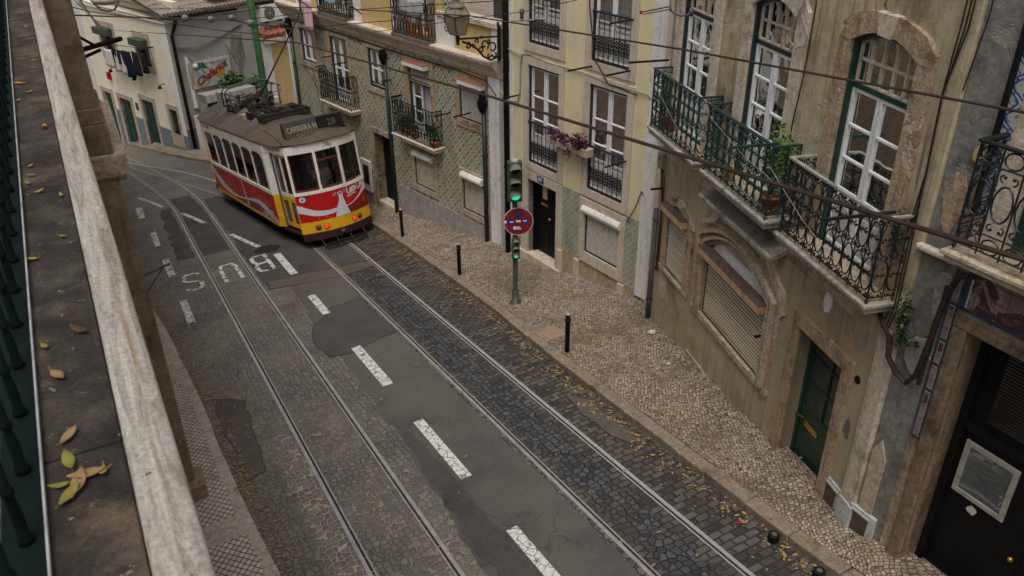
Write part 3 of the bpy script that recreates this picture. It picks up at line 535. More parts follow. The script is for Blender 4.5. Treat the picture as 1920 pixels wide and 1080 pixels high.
# ------------------------------------------------------------------ bollards, stumps, litter
def upright(s,t,h=.13,rot=0):
    p=P(s,t,h); return Matrix.Translation(p)@Matrix.Rotation(rot,4,'Z')
r=thing('bollard','','bollard',upright(6.81-.33,10.42),'black bollards on the right pavement')
tag(r,'nearest black bollard, just beyond the rusty hatch on the pavement')
obj('post',MB().lathe([(0,-.05),(.042,-.05),(.042,.62),(.05,.625),(.05,.66),(.042,.665),(.042,.76),(.036,.775),(0,.78)],n=14),M['black'],r,True)
obj('cap',MB().lathe([(0,.795),(.02,.793),(.03,.785),(.036,.775)],n=12),M['ltgrey'],r,True); obj('base_ring',MB().lathe([(.042,.01),(.075,.008),(.08,-.02)],n=14),M['stone_dark'],r)
dup(r,upright(6.57,15.33),'middle black bollard between the traffic light and the tram'); dup(r,upright(6.56,19.06),'farthest black bollard, beside the rear of the tram')
for (s,t),l in(((5.98,4.85),'low round black bollard stump in the kerb, farther one by the bottom right'),((5.95,4.13),'low round black bollard stump in the kerb, nearest the bottom right corner')):
    q=thing('bollard_stump',l,'bollard',upright(s,t,.08),'cut bollard stumps in the kerb'); obj('stump',MB().lathe([(.068,-.1),(.068,.02),(.06,.027),(0,.027)],n=18),M['black'],q,False,.006); obj('cap',MB().lathe([(0,.032),(.03,.032),(.035,.027)],n=14),M['t_vent'],q)
for (s,t,h),l,mt in(((8.0,9.98,.15),'crumpled white paper lying at the foot of the ochre wall','dirtwhite'),((7.53,8.88,.145),'small scrap of white paper on the pale pavement','dirtwhite'),((5.86,5.31,.015),'small pink wrapper in the right gutter','c_pink')):
    k=.075 if 'crumpled' in l else .035; m=MB().blob((0,0,k*.4),(k,k*.8,k*.45),7,5,.35); x=obj('paper_scrap',m,M[mt],M=upright(s,t,h)); tag(x,l,'litter')
M['visor']=plain('grey green visor',(.17,.19,.16),.5,0,.4,.2,9)
# ------------------------------------------------------------------ traffic light
G=thing('traffic_light','tall olive green traffic light pole with a round no stopping sign, green lit','traffic light',Matrix.Translation(Vector((.07,14.61,-1.47)))@Matrix.Rotation(R(8),4,'Z'))
obj('pole',MB().lathe([(0,-.1),(.05,-.1),(.05,.0),(.05,2.35),(0,2.35)],n=16),M['polegreen'],G,True); obj('base_collar',MB().lathe([(.125,.0),(.12,.02),(.075,.03),(.068,.28),(.052,.3)],n=16),M['polegreen'],G,True)
def head(par,z0,z1,w,d,r,y0,lit,vis):
    hd=obj('signal_head',MB().box(-w/2,w/2,y0-d,y0,z0,z1),M['polegreen'],par,bevel=.012); dz=(z1-z0)/3
    for i in range(3):
        z=z1-dz*(i+.5); sub('lens',MB().lathe([(0,y0-d-.012),(r*.7,y0-d-.01),(r,y0-d)],(0,0,z),18,'y'),M['green_light'] if i==lit else M['black'],hd)
        if vis:
            m=MB(); a0,a1=-.12*PI,1.12*PI
            for y,q in((y0-d,1),(y0-d-vis,1)): 
                pass
            N=14; o=len(m.v)
            for k in range(N+1):
                th=a0+(a1-a0)*k/N; ext=vis*(.45+.75*max(0,sin(th))) if 0<th<PI else vis*.35
                m.v+=[(cos(th)*(r+.012),y0-d,z+sin(th)*(r+.012)),(cos(th)*(r+.012),y0-d-ext,z+sin(th)*(r+.012)-.02),(cos(th)*(r+.006),y0-d-ext,z+sin(th)*(r+.006)-.02),(cos(th)*(r+.006),y0-d,z+sin(th)*(r+.006))]
            for k in range(N):
                for e in range(4): p=o+k*4; m.f.append((p+e,p+4+e,p+4+(e+1)%4,p+(e+1)%4))
            sub('visor',m,M['visor'],hd)
    return hd
hd=head(G,2.27,3.06,.27,.16,.098,.06,2,.20); sub('top_cap',MB().lathe([(.07,3.06),(.06,3.09),(0,3.1)],n=12),M['ltgrey'],hd)
head(G,1.06,1.50,.15,.10,.045,-.03,2,.05)
sg=thing('no_stopping_sign','round red and blue no stopping sign with white stickers on the traffic light pole','traffic sign',Matrix.Translation(Vector((.135,14.53,.385)))@Matrix.Rotation(R(3),4,'Z'))
obj('disc',MB().lathe([(0,.012),(.285,.012),(.285,0),(0,0)],n=40,ax='y'),M['signred'],sg); obj('rim',MB().lathe([(.275,-.006),(.292,-.006),(.292,.014),(.275,.014)],n=40,ax='y'),M['ltgrey'],sg)
for i in range(4):
    a=PI/2*i; m=MB(); pts=[]
    for k in range(9): t=a-.52+1.04*k/8; pts.append((cos(t)*.20,sin(t)*.20))
    pts.append((cos(a)*.045,sin(a)*.045)); m.prism(pts,-.004,-.001); obj('blue_sector',m,M['blue'],sg)
for nm,x0,x1,z0,z1 in(('sticker',-.16,-.095,-.02,.005),('sticker',.09,.165,.0,.022),('sticker',-.045,.045,-.012,.03),('sticker',-.28,-.23,-.03,.025)): obj(nm,MB().box(x0,x1,-.008,-.005,z0,z1),M['wood_white'],sg)
m=MB().prism([(-.10,-.165),(.06,-.165),(.06,-.15),(-.02,-.135),(.05,-.115),(.0,-.105),(-.10,-.10)],-.008,-.005); obj('white_arrow',m,M['wood_white'],sg)
# ------------------------------------------------------------------ buildings
def facade(name,label,cat,ox,oy,az,s=1,zb=0):
    M_=Matrix.Translation((ox*s,oy*s,CZ*(1-s)+s*zb))@Matrix.Rotation(R(90-az),4,'Z')@Matrix.Scale(s,4)
    r=thing(name,label,cat,M_); r['zb']=zb; return r
def FM(root): return root.matrix_world@Matrix.Translation((0,0,-root['zb']))  # facade coordinates (u, out, height) to world
def wall(root,mat,u0,u1,v0,v1,holes=(),y0=-.32,y1=0,name='wall'):
    us=sorted({u0,u1}|{x for h in holes for x in h[:2] if u0<x<u1}); vs=sorted({v0,v1}|{x for h in holes for x in h[2:4] if v0<x<v1}); m=MB()
    for i in range(len(us)-1):
        # merge vertical runs
        run=None
        for j in range(len(vs)-1):
            c=((us[i]+us[i+1])/2,(vs[j]+vs[j+1])/2); inside=any(h[0]<c[0]<h[1] and h[2]<c[1]<h[3] for h in holes)
            if not inside: run=[run[0],vs[j+1]] if run else [vs[j],vs[j+1]]
            if (inside or j==len(vs)-2) and run: m.box(us[i],us[i+1],y0,y1,*run); run=None
    return obj(name,m,mat,root)
def surround(part,u0,u1,v0,v1,wl=.17,wr=.17,wt=.17,wb=.17,mat='stone_tan',proud=.03,dep=-.1,rise=0,name='surround',rw=None):
    m=MB(); a=u0-wl; b=u1+wr
    m.box(a,u0,dep,proud,v0-(wb if wb else 0),v1); m.box(u1,b,dep,proud,v0-(wb if wb else 0),v1)
    if wb: m.box(u0,u1,dep,proud+.004,v0-wb,v0)
    if rise:
        n=10; inn=[];out=[]; uc=(u0+u1)/2; hw=(u1-u0)/2; rw=rw or wt
        for k in range(n+1):
            t=-1+2*k/n; z=v1+rise*(1-t*t); inn.append((uc+hw*t,z)); out.append((uc+(hw+(wl+wr)/2)*t,v1+rw*.9+rise*(1-t*t)*1.15))
        out[0]=(a,v1+rw*.55); out[-1]=(b,v1+rw*.55); inn2=[(u0,v1)]+inn[1:-1]+[(u1,v1)]
        m.prism([(a,v1),(u0,v1),out[1],out[0]],dep,proud+.004); m.prism([(u1,v1),(b,v1),out[-1],out[-2]],dep,proud+.004); m.strip(inn2,[out[1]]+out[1:-1]+[out[-2]],dep,proud+.004)
    elif wt: m.box(a,b,dep,proud+.004,v1,v1+wt)
    return sub(name,m,M[mat],part)
def arch(u0,u1,v1,rise,n=10,ins=0):
    uc=(u0+u1)/2; hw=(u1-u0)/2; return [(uc+hw*(-1+2*k/n),v1+rise*(1-(-1+2*k/n)**2)-ins) for k in range(n+1)]
def fwindow(root,u0,u1,v0,v1,dep=.09,lin='dkblue',sash='wood_white',bars=(),panel=0,back='drape',rise=0,transom=None,tg=(5,2),tmat='stone',name='window',sur=None,lt=.045,ft=.042,open_leaf=False,curt=0.0,leaves=2):
    W=MB(); y0=-dep-.03
    W.box(u0,u0+lt,y0,-.004,v0,v1); W.box(u1-lt,u1,y0,-.004,v0,v1); W.box(u0+lt,u1-lt,y0,-.03,v0,v0+lt*.6)
    if rise: a=arch(u0,u1,v1,rise); W.strip([(x,z-lt) for x,z in a],a,y0,-.006)
    else: W.box(u0+lt,u1-lt,y0,-.006,v1-lt,v1)
    top=v1-lt
    if transom: W.box(u0+lt,u1-lt,-dep-.02,-dep+.05,transom-.05,transom); top=transom-.05
    p=obj(name,W,M[lin],root)
    if sur: surround(p,u0,u1,v0,v1,rise=rise,**sur)
    a,b=u0+lt,u1-lt; mid=(a+b)/2; z0=v0+lt*.6
    rng=[(a,mid-.006),(mid+.006,b)] if leaves==2 else [(a,b)]
    if open_leaf: rng=[rng[1]]
    for (x0,x1) in rng:
        s=MB(); y=-dep; t=ft
        s.box(x0,x0+t,y,y+.04,z0,top); s.box(x1-t,x1,y,y+.04,z0,top); s.box(x0+t,x1-t,y,y+.038,top-t,top); s.box(x0+t,x1-t,y,y+.038,z0,z0+t)
        for z in bars: s.box(x0+t,x1-t,y+.006,y+.034,z-.014,z+.014)
        sub('sash',s,M[sash],p,bevel=.004)
        zg=z0+t
        if panel:
            q=MB().box(x0+t,x1-t,y+.008,y+.022,z0+t,panel).box(x0+t,x1-t,y+.006,y+.036,panel-.03,panel+.02); q.box(x0+t+.05,x1-t-.05,y+.02,y+.032,z0+t+.06,panel-.09); sub('door_panel',q,M['panel_white'],p,bevel=.004); zg=panel
        sub('glass',MB().quad((x0+t,y+.014,zg),(x1-t,y+.014,zg),(x1-t,y+.014,top-t),(x0+t,y+.014,top-t)),M['glass'],p)
    if transom:
        s=MB(); y=-dep; n,mr=tg; ar=arch(u0,u1,v1,rise) if rise else [(u0,v1),(u1,v1)]
        def ztop(x):
            if not rise: return v1-lt
            t=(x-(u0+u1)/2)/((u1-u0)/2); return v1+rise*(1-t*t)-lt
        for i in range(n+1):
            x=a+(b-a)*i/n; s.box(x-.011,x+.011,y,y+.03,transom,ztop(min(max(x,a+.01),b-.01)))
        for j in range(1,mr): z=transom+(ztop((a+b)/2)-transom)*(.46 if mr==2 else j/mr); s.box(a,b,y+.004,y+.026,z-.012,z+.012)
        s.box(a,b,y,y+.03,transom,transom+.02)
        if rise: aa=[(x,z-lt) for x,z in ar]; s.strip([(x,z-.02) for x,z in aa],aa,y,y+.03)
        sub('transom_light',s,M[tmat],p)
        g=MB(); N=8
        for k in range(N): x0=a+(b-a)*k/N; x1=a+(b-a)*(k+1)/N; g.quad((x0,y+.01,transom),(x1,y+.01,transom),(x1,y+.01,ztop(min(x1,b-.005))),(x0,y+.01,ztop(max(x0,a+.005))))
        sub('glass',g,M['glass'],p)
    if back:
        c=MB(); N=18; zt=(v1+rise*.6) if transom else top; cz=(panel or v0)+curt
        for k in range(N):
            x0=a+(b-a)*k/N; x1=a+(b-a)*(k+1)/N; f=lambda i:-dep-.07-.012*(i%2)
            c.quad((x0,f(k),cz),(x1,f(k+1),cz),(x1,f(k+1),zt),(x0,f(k),zt))
        sub('curtain',c,M[back],p)
    return p
def shutter(root,u0,u1,v0,v1,box,dep=.16,mat='slat',bmat=('box_brown','box_tan'),lin='dkgreen',pitch=.05,sur=None,rise=0,name='window',boxd=.15,shape='flat',open_to=None):
    W=MB().box(u0,u0+.035,-dep-.03,-.01,v0,v1).box(u1-.035,u1,-dep-.03,-.01,v0,v1).box(u0,u1,-dep-.03,-.006,v0-.005,v0+.035)
    p=obj(name,W,M[lin],root)
    if sur: surround(p,u0,u1,v0,v1,rise=rise,**sur)
    s=MB(); z=v0+.035; zs=open_to or z
    y=-dep+.045
    while z<v1:
        if z>=zs-.001 and pitch: h=pitch*(.62 if mat=='slat' else .7); s.box(u0+.035,u1-.035,y-.002,y+.004,z,z+h)
        z+=pitch or 9
    if pitch: sub('shutter_gap',MB().quad((u0+.035,y-.006,v0),(u1-.035,y-.006,v0),(u1-.035,y-.006,v1),(u0+.035,y-.006,v1)),M['slatgap'],p)  # dark backing sheet: shade between the slats painted as colour
    if not pitch: s.box(u0+.035,u1-.035,y-.01,y,v0+.035,v1)
    sub('roller_shutter',s,M['slat2' if mat=='slat' else mat],p)
    x0,x1,z0,z1=box
    if shape=='flat':
        sub('shutter_box',MB().box(x0,x1,.0,boxd,z0,z1-.012),M[bmat[1]],p,bevel=.006); sub('box_lid',MB().box(x0-.004,x1+.004,-.0,boxd+.006,z1-.012,z1),M[bmat[0]],p)
    else:
        d=boxd; m=MB(); pr=[(0,z0),(d*.75,z0),(d,z0+(z1-z0)*.35),(d,z0+(z1-z0)*.6),(d*.7,z1),(0,z1)]
        n=len(pr); m.add([(x0,a,b) for a,b in pr]+[(x1,a,b) for a,b in pr],[tuple(range(n-1,-1,-1)),tuple(range(n,2*n))]+[(i,(i+1)%n,n+(i+1)%n,n+i) for i in range(n)]); sub('shutter_box',m,M[bmat[1]],p)
    return p
M['slatgap']=plain('slat gap',(.05,.033,.022),.9,0,.1,.3,9)
def slab(root,u0,u1,z0,z1,d,mat='stone_grey',name='balcony',floor=None):
    b=obj(name,MB().box(u0,u1,-.05,d,z0,z1-.03).box(u0-.025,u1+.025,-.05,d+.03,z1-.045,z1),M[mat],root,bevel=.01)
    if floor: sub('floor',MB().box(u0+.03,u1-.03,-.02,d-.02,z1,z1+.006),M[floor],b)
    return b
def C_(cx,cz,r,a0,a1,y,n=8,plane='u',k=1.0):
    out=[]
    for i in range(n+1):
        t=a0+(a1-a0)*i/n; rr=r*(1-(1-k)*i/n); out.append((cx+rr*cos(t),y,cz+rr*sin(t)))
    return out
def ironwork(m,L,z0,z1,f,style,r=.0085):
    """fills a panel of length L between heights z0 and z1; f(x,z) gives the 3-D point"""
    def T(pts,rr=r,n=4): m.tube([f(x,z) for x,z in pts],rr,n,cap=False)
    H=z1-z0
    def spiral(cx,cz,r0,a0,turn,n=9):
        T([(cx+r0*(1-.75*i/n)*cos(a0+turn*i/n),cz+r0*(1-.75*i/n)*sin(a0+turn*i/n)) for i in range(n+1)],r*.95)
        m.blob(f(cx+r0*.25*cos(a0+turn),cz+r0*.25*sin(a0+turn)),(r*1.7,)*3,5,4)
    T([(0,z0+.03),(L,z0+.03)],r*1.2)
    if style=='scroll':
        n=max(1,round(L/.17)); p=L/n
        for i in range(n+1): T([(p*i,z0),(p*i,z1)],r*1.0)
        for i in range(n):
            c=p*(i+.5); q=p*.47; N=14
            for (zc,hh) in((z0+H*.30,H*.20),(z0+H*.74,H*.19)):
                T([(c+q*cos(t),zc+hh*sin(t)) for t in [2*PI*k/N for k in range(N+1)]],r*1.15)
                for sgn in(-1,1): spiral(c+sgn*q*.42,zc+hh*.05,q*.42,-PI/2*sgn,sgn*4.6)
            for sgn in(-1,1):
                spiral(c+sgn*q*.5,z0+H*.53,q*.46,PI/2,-sgn*4.8); spiral(c+sgn*q*.5,z0+H*.06,q*.42,PI/2,-sgn*4.4); spiral(c+sgn*q*.5,z1-H*.045,q*.40,-PI/2,sgn*4.4)
    elif style=='loop':
        n=max(1,round(L/.2)); p=L/n
        T([(0,z0+H*.2),(L,z0+H*.2)]); T([(0,z0+H*.82),(L,z0+H*.82)]); 
        for i in range(n+1): T([(p*i,z0),(p*i,z1)],r*1.1)
        for i in range(n):
            c=p*(i+.5)
            T([(c+p*.42*cos(t),z0+H*.51+H*.17*sin(t)) for t in [2*PI*k/14 for k in range(15)]],r*1.1); T([(c+p*.40*cos(t),z0+H*.91+H*.075*sin(t)) for t in [2*PI*k/10 for k in range(11)]]); T([(c+p*.4*cos(t),z0+H*.10+H*.07*sin(t)) for t in [2*PI*k/10 for k in range(11)]])
            for sgn in(-1,1): spiral(c+sgn*p*.22,z0+H*.75,p*.2,-PI/2,sgn*4); spiral(c+sgn*p*.22,z0+H*.27,p*.2,PI/2,-sgn*4)
    elif style=='bars':
        n=max(1,round(L/.14)); p=L/n; zc=z0+H*.36
        for i in range(n+1):
            T([(p*i,z0),(p*i,z1)],r*1.25)
            for k in range(2): m.blob(f(p*i,z0+H*(.12+.62*k)),(r*2,)*3,5,4)
        for i in range(n):
            c=p*(i+.5)
            for sgn in(-1,1):
                spiral(c+sgn*p*.22,zc+.035,p*.22,-PI/2,sgn*4); spiral(c+sgn*p*.22,zc-.05,p*.22,PI/2,-sgn*4); spiral(c+sgn*p*.2,zc+.10,p*.16,-PI/2,sgn*3.5)
            for dz in(-.11,-.05,.01,.07,.12): m.blob(f(c,zc+dz),(.030,.012,.022),5,4); m.blob(f(c+p*.5,zc+dz+.02),(.030,.014,.024),5,4)
    elif style=='belly':
        n=max(1,round(L/.13)); p=L/n
        for i in range(n+1): T([(p*i,z0),(p*i,z1)],r*1.1)
        for i in range(n):
            c=p*(i+.5)
            T([(c,z0+H*.05),(c-p*.36,z0+H*.2),(c-p*.36,z0+H*.33),(c,z0+H*.48),(c+p*.36,z0+H*.33),(c+p*.36,z0+H*.2),(c,z0+H*.05)]); T([(c,z0+H*.48),(c,z0+H*.66)]); 
            for sgn in(-1,1): T([(c,z0+H*.66),(c+sgn*p*.36,z0+H*.78),(c+sgn*p*.2,z1-.03)]); spiral(c+sgn*p*.2,z0+H*.57,p*.2,PI/2,-sgn*4)
def railing(bal,u0,u1,z0,z1,d,style,mat='gniron',rail=.028,sides=True,hmat=None,back=0.0):
    m=MB(); ironwork(m,u1-u0,z0,z1,lambda x,z:(u0+x,d,z),style)
    if sides:
        ironwork(m,d-back,z0,z1,lambda x,z:(u0,back+x,z),style); ironwork(m,d-back,z0,z1,lambda x,z:(u1,back+x,z),style)
    for u in(u0,u1): m.tube([(u,d,z0-.03),(u,d,z1)],.011,6); m.blob((u,d,z0),(.022,)*3,6,5)
    rl=sub('railing',m,M[mat],bal)
    h=MB(); pts=[(u0,back,z1),(u0,d,z1),(u1,d,z1),(u1,back,z1)] if sides else [(u0,d,z1),(u1,d,z1)]
    for i in range(len(pts)-1):
        a,b=Vector(pts[i]),Vector(pts[i+1]); x0,x1=min(a.x,b.x),max(a.x,b.x); y0,y1=min(a.y,b.y),max(a.y,b.y); h.box(x0-rail/2,x1+rail/2,y0-rail/2 if i==1 or not sides else y0,y1+rail/2 if i==1 or not sides else y1-rail/2,z1-.004,z1+.022)
    sub('handrail',h,M[hmat or mat],bal,bevel=.006)
    return rl
def arm(root,u,z,d0,d1,mat='iron',drop=0,name='drying_arm'): return obj(name,MB().box(u-.012,u+.012,d0,d1,z-.015,z+.015),M[mat],root)
def pipe(root,u,z0,z1,d=.07,r=.055,mat='black',name='drainpipe',clips=True):
    m=MB().tube([(u,d,z0),(u,d,z1)],r,12)
    if clips:
        z=z0+.8
        while z<z1: m.lathe([(r+.012,z-.02),(r+.012,z+.02)],(u,d,0),12); m.box(u-.015,u+.015,0,d,z-.015,z+.015); z+=1.6
    return obj(name,m,M[mat],root,True)
def core(root,u0,u1,v0,v1,y1=-.75,y0=-7,mat='dark',side=None):
    obj('interior',MB().box(u0+.02,u1-.02,y0,y1,v0,v1-.02),M[mat],root)  # solid block; the dimness of the rooms is put into its near-black colour
    m=MB().box(u0,u0+.02,y0,-.32,v0,v1).box(u1-.02,u1,y0,-.32,v0,v1).box(u0,u1,y0-.02,y0,v0,v1)
    obj('side_wall',m,M[side or 'whitewall'],root)
    obj('roof',MB().box(u0,u1,y0,-.32,v1,v1+.15),M['oldtile'],root)
# ============ yellow house
Y=facade('yellow_house','pale yellow house with white framed french windows and pale blue green tiles below','house',1.15,16.1,-35.48,.99,-1.6)
YH=[(.27,1.29,3.22,5.3),(-1.71,-.67,3.22,5.3),(.27,1.29,.66,2.77),(-1.72,-.67,.66,2.79),(.29,1.3,-1.62,.26),(-1.70,-.66,-.77,.12)]
wall(Y,M['yellow'],-2.23,1.86,.46,8.5,YH); wall(Y,M['plinth'],-2.23,1.86,-2.4,-1.03,YH,name='plinth',y1=.0)
wall(Y,M['azb'],-2.23,1.86,-1.03,.46,YH,name='tile_cladding')
obj('white_strip',MB().box(-2.55,-2.23,-.32,.012,-1.12,8.5),M['white'],Y); obj('white_strip',MB().box(1.86,1.98,-.32,.012,-1.6,8.5),M['white'],Y)
obj('corner_pier',MB().box(-3.0,-2.55,-.32,.03,-2,-.2).box(-3.0,-2.55,-.32,.01,-.2,8.5),M['stone_pale'],Y)
pipe(Y,2.06,-2.1,8.5,.05,.062,'black'); core(Y,-3.0,2.1,-2.4,8.6,side='yellow')
SS=dict(mat='stone_pale')
for i,(a,b,c,d) in enumerate(YH[:4]):
    up=c>3; bars=(3.95,4.6) if up else (1.12,1.62,2.12)
    p=fwindow(Y,a,b,c,d,.075,'dkblue',bars=bars if up else bars[1:],panel=(3.86 if up else 1.3),back='blinds',sur=dict(mat='stone_pale',wb=.17),name='window')
    if i==3 or i==0: 
        pass
    m=MB(); zt=4.1 if up else 1.55; u0,u1=a+.035,b-.035; ironwork(m,u1-u0,c+.02,zt,lambda x,z,u0=u0:(u0+x,.0,z),'bars',.0075); m.box(u0,u1,-.02,.015,c+.0,c+.02); sub('railing',m,M['iron'],p); sub('handrail',MB().box(a-.02,b+.02,-.02,.03,zt,zt+.03),M['dkblue'],p,bevel=.004)
a,b,c,d=YH[5]; sh=shutter(Y,a,b,c,.1,(-1.75,-.62,.12,.27),.07,'slat_w',('box_white','box_white'),'dkblue',.042,sur=dict(mat='stone_pale',wt=.32,wb=.24),boxd=.11,shape='r')
D=obj('door',MB().box(.29,.34,-.3,-.12,-1.62,.26).box(1.25,1.3,-.3,-.12,-1.62,.26).box(.34,1.25,-.3,-.12,.2,.26),M['black'],Y); surround(D,.29,1.3,-1.55,.26,wl=.2,wr=.26,wt=.2,wb=0,mat='stone_pale',dep=-.25)
for x0,x1 in((.34,.70),(.71,1.25)):
    m=MB().box(x0,x1,-.26,-.22,-1.55,.2).box(x0+.08,x1-.08,-.22,-.205,-1.42,-.85).box(x0+.08,x1-.08,-.22,-.205,-.75,-.42); sub('door_leaf',m,M['black'],D,bevel=.006)
sub('door_lattice',MB().box(.9,1.06,-.218,-.214,-.2,.16),M['slat_w'],D); sub('mail_slot',MB().box(.86,1.1,-.215,-.2,-.36,-.3),M['gold'],D); sub('knob',MB().blob((.77,-.19,-.62),(.025,.025,.025)),M['ltgrey'],D)
obj('doorstep',MB().box(.1,1.66,-.3,.09,-1.9,-1.56),M['stone_pale'],Y,bevel=.01)
pl=obj('number_plate',MB().box(.72,.93,.034,.042,.29,.44),M['blue'],Y); sub_t=text('number','89',.13,M['wood_white'],pl,basis((-1,0,0),(0,0,1),(0,1,0),(.825,.045,.365)),.001)
for u,wd in((.09,.17),(-.5,.2),(-1.9,.22)): obj('pier_foot',MB().box(u-.02,u+.0+.0+.15,-.05,.05,-2.2,-1.05),M['stone_pale'],Y,bevel=.008)
arm(Y,-.72,3.02+.1,.03,.62); arm(Y,-1.75,4.12,.0,.55); arm(Y,-1.78,1.55,.0,.55); arm(Y,1.62,2.05,.0,.4); arm(Y,-1.75,3.24,.0,.6)
obj('wall_cable',MB().tube([(2.0,.03,2.96),(1.55,.03,2.90),(1.2,.03,2.98),(.6,.03,2.93),(-.4,.03,2.95),(-1.3,.035,2.9),(-2.2,.03,2.92),(-2.6,.03,2.8)],.012,5),M['cable'],Y); obj('wall_cable',MB().tube([(2.3,.05,2.02),(1.95,.05,1.85),(1.65,.04,1.9),(1.57,.035,2.15),(1.56,.03,2.7),(1.5,.03,2.95),(1.2,.03,3.0)],.016,6),M['cable'],Y)
obj('wall_cable',MB().tube([(-1.95,.03,2.85),(-1.2,.05,2.9),(-.8,.05,3.3),(-.6,.04,4.2),(-.6,.03,6)],.012,5),M['wire'],Y); obj('wall_cable',MB().tube([(-1.9,.03,.35),(-2.1,.03,.7),(-2.25,.03,1.1),(-2.3,.03,1.05)],.01,5),M['wire'],Y)
# flower box
Fm=FM(Y)
fb=thing('flower_box','stone planter with purple trailing plants between two french windows','planter',Fm@Matrix.Translation((-.28,.14,1.38)))
obj('box',MB().box(-.6,.6,-.1,.1,0,.17),M['stone_tan'],fb,bevel=.01); obj('bracket',MB().tube([(-.3,-.14,-.1),(-.3,.08,-.02)],.012,5).tube([(.3,-.14,-.1),(.3,.08,-.02)],.012,5),M['iron'],fb)
def foliage(n,c,rad,size,seed=1,down=0,m=None):
    random.seed(seed); m=m or MB()
    for _ in range(n):
        d=Vector((random.gauss(0,1),random.gauss(0,1),random.gauss(0,1))).normalized()*random.random()**.4
        p=Vector((c[0]+d.x*rad[0],c[1]+d.y*rad[1],c[2]+d.z*rad[2])); a=Vector((random.uniform(-1,1),random.uniform(-1,1),random.uniform(-.6,.6)-down)).normalized(); b=a.cross(Vector((random.uniform(-1,1),random.uniform(-1,1),1))).normalized(); s=size*random.uniform(.6,1.3)
        m.quad(p-a*s*.5,p-b*s*.28,p+a*s*.6,p+b*s*.28)
    return m
m=foliage(230,(.1,.02,.2),(.6,.14,.1),.09,3); foliage(110,(-.35,.05,.27),(.22,.12,.18),.10,4,m=m); foliage(60,(.4,.05,.22),(.2,.12,.12),.10,6,m=m); foliage(40,(-.1,.14,-.02),(.16,.05,.14),.06,5,1,m=m)
obj('plant',m,M['purple'],fb)
# ============ tiled house
Tb=facade('tiled_house','house clad in green and yellow patterned tiles with a balcony and roller blinds','house',-.55,18.5,-40.04,1,-2.4)
TH=[(8.05,8.9,.99,1.95),(6.17,7.1,.13,2.0),(4.28,5.06,.96,2.01),(2.18,3.12,.13,1.88),(.12,1.0,.97,1.88),(4.28,5.13,-2.62,-.36),(2.21,3.12,-1.33,-.48),(.12,1.0,-1.37,-.48)]
wall(Tb,M['azg'],-.1,9.42,-1.6,2.2,TH,name='wall'); wall(Tb,M['lilac'],-.1,4.0,-3.2,-1.6,TH,name='plinth',y1=.012); wall(Tb,M['lilac'],5.4,9.42,-3.6,-1.75,TH,name='plinth',y1=.012)
wall(Tb,M['azg'],4.0,5.4,-3.4,-1.6,TH,name='wall'); obj('white_corner',MB().box(9.5,9.86,-.32,.02,-3.6,2.2),M['white'],Tb); obj('white_corner',MB().box(-.5,-.12,-.32,.03,-2.2,2.3),M['white'],Tb); obj('wall',MB().box(9.42,9.5,-.32,.0,-3.6,2.2),M['stone_tan'],Tb)
core(Tb,-.2,9.86,-3.6,2.5,side='yellow2',y0=-6)
m=MB(); pr=[(-.1,2.2),(.03,2.2),(.05,2.26),(.07,2.27),(.09,2.34),(.13,2.40),(.15,2.44),(.20,2.50),(.22,2.56),(.22,2.60),(-.1,2.62)]; n=len(pr); m.add([(-.52,a,b) for a,b in pr]+[(9.95,a,b) for a,b in pr],[tuple(range(n-1,-1,-1)),tuple(range(n,2*n))]+[(i,(i+1)%n,n+(i+1)%n,n+i) for i in range(n)]); obj('cornice',m,M['stone'],Tb)
obj('string_course',MB().box(-.12,9.5,0,.035,2.10,2.135),M['stone_dark'],Tb)
AH=[(5.6,7.3,2.64,4.7),(1.85,3.4,2.64,4.7)]
wall(Tb,M['yellow2'],1.15,9.9,2.6,6.2,AH,y0=-.34,y1=-.02,name='upper_wall'); obj('attic_wall',MB().box(-.45,1.15,-.34,-.02,2.6,3.28),M['yellow2'],Tb); obj('attic_coping',MB().box(-.5,1.75,-.4,.05,3.28,3.38),M['stone'],Tb)
for a,b,t in((1.15,1.85,3.28),(3.4,3.75,6.2),(5.25,5.6,6.2),(8.6,8.95,6.2),(-.45,-.25,3.28),(7.3,7.6,6.2)): obj('white_pilaster',MB().box(a,b,-.02,.005,2.6,t),M['white'],Tb)
obj('upper_tiles',MB().box(1.18,1.5,.006,.012,2.95,6.2).box(3.15,3.42,-.01,.01,2.62,6.2),M['azg'],Tb)
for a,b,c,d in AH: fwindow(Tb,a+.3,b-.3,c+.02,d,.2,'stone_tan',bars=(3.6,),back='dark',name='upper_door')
for a,b in((5.62,7.25),(1.85,3.45)):
    bl=obj('balcony_kerb',MB().box(a,b,.02,.24,2.6,2.66),M['stone_dark'],Tb); railing(bl,a+.02,b-.02,2.66,3.5,.2,'belly','iron',.03,back=.0)
st='stone_tan'
fwindow(Tb,*TH[0],.085,'dkgreen',bars=(1.45,),back='curtain',sur=dict(mat=st,wb=.16)); fwindow(Tb,*TH[1],.085,'dkgreen',bars=(1.1,),back='curtain',sur=dict(mat='stone_brown',wb=0),panel=.5,name='balcony_door')
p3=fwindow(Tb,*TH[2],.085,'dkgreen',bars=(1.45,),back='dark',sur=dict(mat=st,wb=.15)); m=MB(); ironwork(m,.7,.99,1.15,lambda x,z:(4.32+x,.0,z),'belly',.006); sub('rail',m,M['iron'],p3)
shutter(Tb,2.18,3.12,1.5,1.9,(2.22,3.17,1.90,2.02),.07,'slat_w',('terra','box_white'),'dkgreen',.04,sur=None,boxd=.18,name='blind')
